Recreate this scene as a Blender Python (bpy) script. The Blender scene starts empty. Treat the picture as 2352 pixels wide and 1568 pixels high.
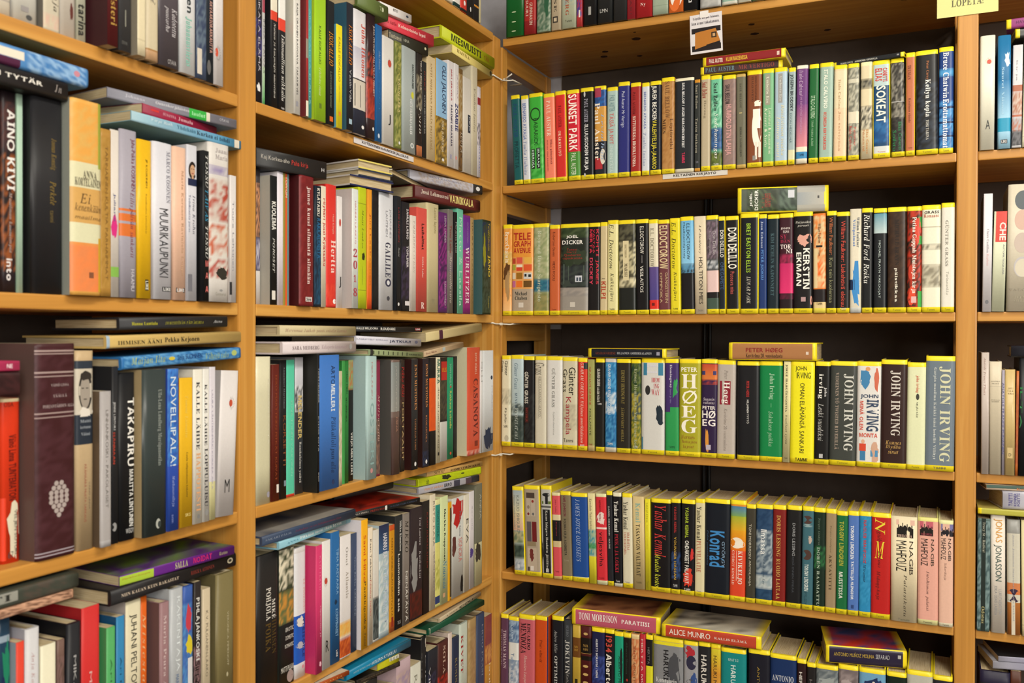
# Second-hand bookshop corner: two pine bookcases meeting at a right angle, filled with books.
import bpy, math, random
import numpy as np
from mathutils import Vector, Matrix

sc = bpy.context.scene
COL = sc.collection

# ------------------------------------------------------------------ camera
CAM = (0.9202, -1.9207, -0.0458)
YAW, PITCH, ROLL, FPX = 0.4339, -0.0069, 0.0023, 2103.12
fw = Vector((-math.sin(YAW) * math.cos(PITCH), math.cos(YAW) * math.cos(PITCH), math.sin(PITCH)))
rt = Vector((math.cos(YAW), math.sin(YAW), 0.0))
up = rt.cross(fw)
rt2 = math.cos(ROLL) * rt + math.sin(ROLL) * up
up2 = -math.sin(ROLL) * rt + math.cos(ROLL) * up
cam = bpy.data.cameras.new('camera')
cam.sensor_width = 36.0
cam.lens = FPX / 2352 * 36.0
cam.clip_start = 0.02
cam.dof.use_dof = True
cam.dof.focus_distance = 2.05
cam.dof.aperture_fstop = 7.5
camo = bpy.data.objects.new('camera', cam)
M = Matrix((rt2, up2, -fw)).transposed().to_4x4()
M.translation = Vector(CAM)
camo.matrix_world = M
COL.objects.link(camo)
sc.camera = camo

# ------------------------------------------------------------------ world, lights, exposure
sc.view_settings.view_transform = 'Standard'
sc.view_settings.look = 'None'
sc.view_settings.exposure = 0.58
sc.view_settings.gamma = 1.0
sc.view_settings.use_curve_mapping = False
w = bpy.data.worlds.new('world')
sc.world = w
w.use_nodes = True
w.node_tree.nodes['Background'].inputs['Color'].default_value = (1.0, 0.93, 0.82, 1)
w.node_tree.nodes['Background'].inputs['Strength'].default_value = 0.05
FLOOR_Z, CEIL_Z = -1.50, 1.32


def area(name, loc, size, energy, color, target):
    l = bpy.data.lights.new(name, 'AREA')
    l.shape = 'RECTANGLE'
    l.size, l.size_y = size
    l.energy = energy
    l.color = color
    o = bpy.data.objects.new(name, l)
    o.location = loc
    d = Vector(target) - Vector(loc)
    o.rotation_euler = d.to_track_quat('-Z', 'Y').to_euler()
    COL.objects.link(o)


# two fluorescent ceiling fittings behind and above the photographer
area('ceiling_lamp', (1.35, -1.25, CEIL_Z - 0.04), (0.35, 1.5), 24.0, (1.0, 0.945, 0.83), (1.35, -1.25, -1))
area('ceiling_lamp', (1.9, -2.9, CEIL_Z - 0.04), (0.5, 1.6), 50.0, (1.0, 0.945, 0.83), (1.0, -1.6, -1))
area('fill_light', (3.2, -3.7, 0.45), (1.6, 1.3), 46.0, (1.0, 0.97, 0.92), (0.3, -0.4, 0.0))  # added frontal fill light; no window is known there


# ------------------------------------------------------------------ materials
def lin(c):
    return tuple(((x / 12.92) if x <= 0.04045 else ((x + 0.055) / 1.055) ** 2.4) for x in c)


def hexc(h):
    h = h.lstrip('#')
    if len(h) == 3:
        h = ''.join(ch * 2 for ch in h)
    return lin(tuple(int(h[i:i + 2], 16) / 255 for i in (0, 2, 4)))


def newmat(name):
    m = bpy.data.materials.new(name)
    m.use_nodes = True
    nt = m.node_tree
    return m, nt, nt.nodes['Principled BSDF']


def color_attr_mat(name, rough, coat=0.0, grain=0.06, spec=0.5):
    m, nt, b = newmat(name)
    a = nt.nodes.new('ShaderNodeVertexColor')
    a.layer_name = 'Col'
    tc = nt.nodes.new('ShaderNodeTexCoord')
    n = nt.nodes.new('ShaderNodeTexNoise')
    n.inputs['Scale'].default_value = 260
    n.inputs['Detail'].default_value = 3
    nt.links.new(tc.outputs['Object'], n.inputs['Vector'])
    mr = nt.nodes.new('ShaderNodeMapRange')
    mr.inputs['To Min'].default_value = 1.0 - grain
    mr.inputs['To Max'].default_value = 1.0 + grain
    nt.links.new(n.outputs['Fac'], mr.inputs['Value'])
    mx = nt.nodes.new('ShaderNodeMix')
    mx.data_type = 'RGBA'
    mx.blend_type = 'MULTIPLY'
    mx.inputs['Factor'].default_value = 1.0
    nt.links.new(a.outputs['Color'], mx.inputs[6])
    nt.links.new(mr.outputs['Result'], mx.inputs[7])
    nt.links.new(mx.outputs[2], b.inputs['Base Color'])
    b.inputs['Roughness'].default_value = rough
    b.inputs['Specular IOR Level'].default_value = spec
    b.inputs['Coat Weight'].default_value = coat
    b.inputs['Coat Roughness'].default_value = 0.15
    return m


MAT_PLASTIC = color_attr_mat('plastic_covered_jacket', 0.36, 0.06, 0.06, 0.35)
MAT_PAPER = color_attr_mat('printed_cover', 0.45, 0.0, 0.06, 0.32)
MAT_INK = color_attr_mat('printed_ink', 0.45, 0.0, 0.03, 0.4)
MAT_PRINT = color_attr_mat('printed_sheet', 0.6, 0.0, 0.03, 0.3)


def page_mat(scale):
    m, nt, b = newmat('page_edges')
    tc = nt.nodes.new('ShaderNodeTexCoord')
    mp = nt.nodes.new('ShaderNodeMapping')
    mp.inputs['Scale'].default_value = scale
    n = nt.nodes.new('ShaderNodeTexNoise')
    n.inputs['Scale'].default_value = 1.0
    n.inputs['Detail'].default_value = 2
    r = nt.nodes.new('ShaderNodeValToRGB')
    r.color_ramp.elements[0].position = 0.3
    r.color_ramp.elements[0].color = (*hexc('#a8946f'), 1)
    r.color_ramp.elements[1].position = 0.7
    r.color_ramp.elements[1].color = (*hexc('#ccbd99'), 1)
    nt.links.new(tc.outputs['Object'], mp.inputs['Vector'])
    nt.links.new(mp.outputs['Vector'], n.inputs['Vector'])
    nt.links.new(n.outputs['Fac'], r.inputs['Fac'])
    nt.links.new(r.outputs['Color'], b.inputs['Base Color'])
    b.inputs['Roughness'].default_value = 0.85
    return m


MAT_PAGE = page_mat((900, 25, 25))
MAT_PAGE_FLAT = page_mat((25, 25, 900))


def wood_mat(name, axis, c0, c1, c2, rough=0.42):
    """Lacquered pine with the grain running along axis 0, 1 or 2."""
    m, nt, b = newmat(name)
    tc = nt.nodes.new('ShaderNodeTexCoord')
    mp = nt.nodes.new('ShaderNodeMapping')
    s = [55.0, 55.0, 55.0]
    s[axis] = 1.6
    mp.inputs['Scale'].default_value = s
    n = nt.nodes.new('ShaderNodeTexNoise')
    n.inputs['Scale'].default_value = 1.0
    n.inputs['Detail'].default_value = 5
    n.inputs['Roughness'].default_value = 0.62
    n.inputs['Distortion'].default_value = 0.6
    mp2 = nt.nodes.new('ShaderNodeMapping')
    s2 = [7.0, 7.0, 7.0]
    s2[axis] = 0.5
    mp2.inputs['Scale'].default_value = s2
    n2 = nt.nodes.new('ShaderNodeTexNoise')
    n2.inputs['Scale'].default_value = 1.0
    n2.inputs['Detail'].default_value = 2
    r = nt.nodes.new('ShaderNodeValToRGB')
    e = r.color_ramp.elements
    e[0].position = 0.28
    e[0].color = (*hexc(c0), 1)
    e[1].position = 0.72
    e[1].color = (*hexc(c2), 1)
    k = e.new(0.5)
    k.color = (*hexc(c1), 1)
    ad = nt.nodes.new('ShaderNodeMath')
    ad.operation = 'MULTIPLY_ADD'
    ad.inputs[1].default_value = 0.62
    sb = nt.nodes.new('ShaderNodeMath')
    sb.operation = 'MULTIPLY'
    sb.inputs[1].default_value = 0.38
    nt.links.new(tc.outputs['Object'], mp.inputs['Vector'])
    nt.links.new(tc.outputs['Object'], mp2.inputs['Vector'])
    nt.links.new(mp.outputs['Vector'], n.inputs['Vector'])
    nt.links.new(mp2.outputs['Vector'], n2.inputs['Vector'])
    nt.links.new(n2.outputs['Fac'], sb.inputs[0])
    nt.links.new(n.outputs['Fac'], ad.inputs[0])
    nt.links.new(sb.outputs[0], ad.inputs[2])
    nt.links.new(ad.outputs[0], r.inputs['Fac'])
    nt.links.new(r.outputs['Color'], b.inputs['Base Color'])
    bp = nt.nodes.new('ShaderNodeBump')
    bp.inputs['Strength'].default_value = 0.06
    bp.inputs['Distance'].default_value = 0.001
    nt.links.new(n.outputs['Fac'], bp.inputs['Height'])
    nt.links.new(bp.outputs['Normal'], b.inputs['Normal'])
    b.inputs['Roughness'].default_value = rough
    b.inputs['Coat Weight'].default_value = 0.1
    b.inputs['Coat Roughness'].default_value = 0.25
    return m


W0, W1, W2 = '#a5702c', '#c2893b', '#dbab5c'
WOOD_X = wood_mat('pine_grain_x', 0, W0, W1, W2)
WOOD_Y = wood_mat('pine_grain_y', 1, W0, W1, W2)
WOOD_Z = wood_mat('pine_grain_z', 2, W0, W1, W2)


def plain(name, h, rough=0.8, noise=0.04, scale=30):
    m, nt, b = newmat(name)
    c = hexc(h)
    tc = nt.nodes.new('ShaderNodeTexCoord')
    n = nt.nodes.new('ShaderNodeTexNoise')
    n.inputs['Scale'].default_value = scale
    n.inputs['Detail'].default_value = 4
    r = nt.nodes.new('ShaderNodeValToRGB')
    r.color_ramp.elements[0].position = 0.3
    r.color_ramp.elements[0].color = (*[max(0, x * (1 - noise * 2)) for x in c], 1)
    r.color_ramp.elements[1].position = 0.7
    r.color_ramp.elements[1].color = (*[min(1, x * (1 + noise * 2)) for x in c], 1)
    nt.links.new(tc.outputs['Object'], n.inputs['Vector'])
    nt.links.new(n.outputs['Fac'], r.inputs['Fac'])
    nt.links.new(r.outputs['Color'], b.inputs['Base Color'])
    b.inputs['Roughness'].default_value = rough
    return m


MAT_WALL = plain('painted_wall', '#b4b4bb', 0.9)
MAT_WALL_FAR = plain('painted_wall_pale', '#dcd2bd', 0.9)
MAT_CEIL = plain('painted_ceiling', '#e2dccd', 0.95)
MAT_FLOOR = plain('linoleum_floor', '#5a5044', 0.5, 0.1, 12)
MAT_BACK_SHADE = plain('dark_back_shade', '#4a3f37', 0.9)  # shade behind the open shelves, put into a dark colour
MAT_KNOT = plain('pine_knot', '#3a1d0c', 0.6, 0.2, 200)
MAT_TIE = plain('white_nylon', '#d8d4c8', 0.35, 0.02, 80)
MAT_CABLE = plain('black_cable_rubber', '#0b0b0c', 0.5, 0.05, 80)


# ------------------------------------------------------------------ helpers
def link(name, me, mat, parent=None):
    o = bpy.data.objects.new(name, me)
    if mat is not None and not me.materials:
        me.materials.append(mat)
    COL.objects.link(o)
    if parent is not None:
        o.parent = parent
    return o


def tag(o, label, cat, group=None):
    o['label'] = label
    o['category'] = cat
    if group:
        o['group'] = group
    return o


def empty(name, loc=(0, 0, 0), rot=(0, 0, 0)):
    o = bpy.data.objects.new(name, None)
    o.empty_display_size = 0.02
    o.location = loc
    o.rotation_euler = rot
    COL.objects.link(o)
    return o


def box_mesh(name, lo, hi, bev=0.0):
    """Box with softened long edges (chamfer bev)."""
    import bmesh
    bm = bmesh.new()
    bmesh.ops.create_cube(bm, size=1.0)
    s = [hi[i] - lo[i] for i in range(3)]
    c = [(hi[i] + lo[i]) / 2 for i in range(3)]
    for v in bm.verts:
        v.co = Vector((v.co[i] * s[i] + c[i] for i in range(3)))
    if bev > 0:
        bmesh.ops.bevel(bm, geom=list(bm.edges), offset=bev, segments=2, profile=0.6, affect='EDGES')
    me = bpy.data.meshes.new(name)
    bm.to_mesh(me)
    bm.free()
    return me


def box(name, lo, hi, mat, parent=None, bev=0.0):
    o = link(name, box_mesh(name, lo, hi, bev), mat, parent)
    return o


def struct(name, lo, hi, mat):
    o = box(name, lo, hi, mat)
    o['kind'] = 'structure'
    return o


# ------------------------------------------------------------------ the room
RX0, RX1, RY0, RY1 = -0.335, 4.2, -4.8, 0.315
struct('floor', (RX0 - .1, RY0 - .1, FLOOR_Z - .1), (RX1 + .1, RY1 + .1, FLOOR_Z), MAT_FLOOR)
struct('ceiling', (RX0 - .1, RY0 - .1, CEIL_Z), (RX1 + .1, RY1 + .1, CEIL_Z + .1), MAT_CEIL)
struct('wall_left', (RX0 - .1, RY0 - .1, FLOOR_Z), (RX0, RY1 + .1, CEIL_Z), MAT_WALL)
struct('wall_back', (RX0, RY1, FLOOR_Z), (RX1 + .1, RY1 + .1, CEIL_Z), MAT_WALL)
struct('wall_right', (RX1, RY0 - .1, FLOOR_Z), (RX1 + .1, RY1, CEIL_Z), MAT_WALL_FAR)
struct('wall_front', (RX0, RY0 - .1, FLOOR_Z), (RX1, RY0, CEIL_Z), MAT_WALL_FAR)

# ------------------------------------------------------------------ bookcases
SH = [0.6439, 0.302, 0.0, -0.303, -0.5977, -0.897, -1.2]
TH = 0.0179
PW = 0.0379                     # thickness of an upright
YR = 0.0086                     # front plane of the right bookcase
LD = 0.27                       # shelf depth
bc = empty('bookcase', (0, 0, FLOOR_Z))
tag(bc, 'two-bay pine bookcase with solid uprights along the left wall', 'bookcase')


def inb(o, root):
    o.parent = root
    o.matrix_parent_inverse = Matrix.Translation(-root.location)
    return o


LX0 = -LD - 0.03
UPR_TOP = SH[0] - 0.004
for y0 in (-PW, -0.88, -1.76):
    inb(box('upright', (LX0, y0, FLOOR_Z + .0005), (0, y0 + PW, UPR_TOP), WOOD_Z, None, 0.003), bc)
for (ya, yb) in ((-0.88 + PW, -PW), (-1.76 + PW, -0.88)):
    for z in SH:
        inb(box('shelf_board', (LX0 + .02, ya + .0003, z - TH), (-0.0008, yb - .0003, z - .0001), WOOD_Y, None, 0.0022), bc)
inb(box('shade_panel', (LX0 - .006, -1.76, FLOOR_Z + .05), (LX0 - .0005, -0.0, SH[0] - .03), MAT_BACK_SHADE), bc)

rb = empty('bookcase', (0, YR, FLOOR_Z))
tag(rb, 'pine bookcase with open ladder frames along the back wall', 'bookcase')
X1, WR = 0.9535, 0.0361
RY = YR + 0.30                  # rear face
PD = 0.030
for x0 in (-WR - .0004, X1, X1 + WR + 0.90):
    x1 = x0 + WR
    for (ya, yb) in ((YR, YR + PD), (RY - PD, RY)):
        inb(box('post', (x0, ya, FLOOR_Z + .0005), (x1, yb, SH[0] - TH - .0004 if x0 < 0.1 else CEIL_Z - .12), WOOD_Z, None, 0.003), rb)
    for z in SH:
        inb(box('rail', (x0 + .006, YR + PD + .0005, z - TH - .042), (x1 - .004, RY - PD - .0005, z - TH - .0004), WOOD_Y, None, 0.002), rb)
for (xa, xb) in ((-.0002, X1), (X1 + WR, X1 + WR + .90)):
    for z in SH:
        xl = xa
        inb(box('shelf_board', (xl + .0003, YR + .0008, z - TH), (xb - .0003, RY - .0150, z - .0001), WOOD_X, None, 0.0022), rb)
inb(box('shade_panel', (-0.33, RY + .0003, FLOOR_Z + .02), (0.0295, RY + .0045, SH[2] - .03), MAT_BACK_SHADE), rb)  # dark sheet standing in for shade in the gap at the corner
inb(box('shade_panel', (0.03, RY + .0003, FLOOR_Z + .02), (X1 + WR + .92, RY + .0045, SH[0] - .002), MAT_BACK_SHADE), rb)  # no real backing: dark sheet in place of the shaded wall
# dark knots in the underside of the top board
rng = random.Random(4)
for (kx, ky, rx) in ((.30, .075, .011), (.19, .17, .009), (.205, .135, .008), (.27, .2, .007), (.555, .085, .007), (.55, .15, .009), (.86, .06, .008), (.7, .19, .007), (.31, .03, .003)):
    n = 14
    vs = [(kx + rx * math.cos(a * 2 * math.pi / n) * rng.uniform(.85, 1.1), YR + ky + rx * .9 * math.sin(a * 2 * math.pi / n) * rng.uniform(.85, 1.1), SH[0] - TH - .0004) for a in range(n)]
    vs2 = [(x, y, z + .0005) for x, y, z in vs]
    fs = [tuple(range(n))[::-1], tuple(range(n, 2 * n))] + [(i, (i + 1) % n, n + (i + 1) % n, n + i) for i in range(n)]
    me = bpy.data.meshes.new('knot')
    me.from_pydata(vs + vs2, [], fs)
    inb(link('knot', me, MAT_KNOT), rb)


# ------------------------------------------------------------------ glyphs
def serif(ch, upper, lower, digit=None):
    o = ord(ch)
    if 65 <= o <= 90:
        return chr(upper + o - 65)
    if 97 <= o <= 122:
        c = lower + o - 97
        return '\u210e' if c == 0x1D455 else chr(c)
    if digit and 48 <= o <= 57:
        return chr(digit + o - 48)
    return ch


STY = {'': lambda c: c,
       'S': lambda c: serif(c, 0x1D400, 0x1D41A, 0x1D7CE),
       'B': lambda c: serif(c, 0x1D5D4, 0x1D5EE) if c in 'MWmwAIKVNXYZ' else c,
       'I': lambda c: serif(c, 0x1D434, 0x1D44E)}
ACC = {'Ä': ('A', 'd'), 'Ö': ('O', 'd'), 'Ü': ('U', 'd'), 'Å': ('A', 'o'), 'Ñ': ('N', 't'), 'É': ('E', 'a'), 'Á': ('A', 'a'), 'Ë': ('E', 'd'),
       'ä': ('a', 'd'), 'ö': ('o', 'd'), 'ü': ('u', 'd'), 'å': ('a', 'o'), 'ñ': ('n', 't'), 'é': ('e', 'a'), 'á': ('a', 'a'), 'ë': ('e', 'd'), 'í': ('i', 'a'), 'ó': ('o', 'a')}

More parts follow.
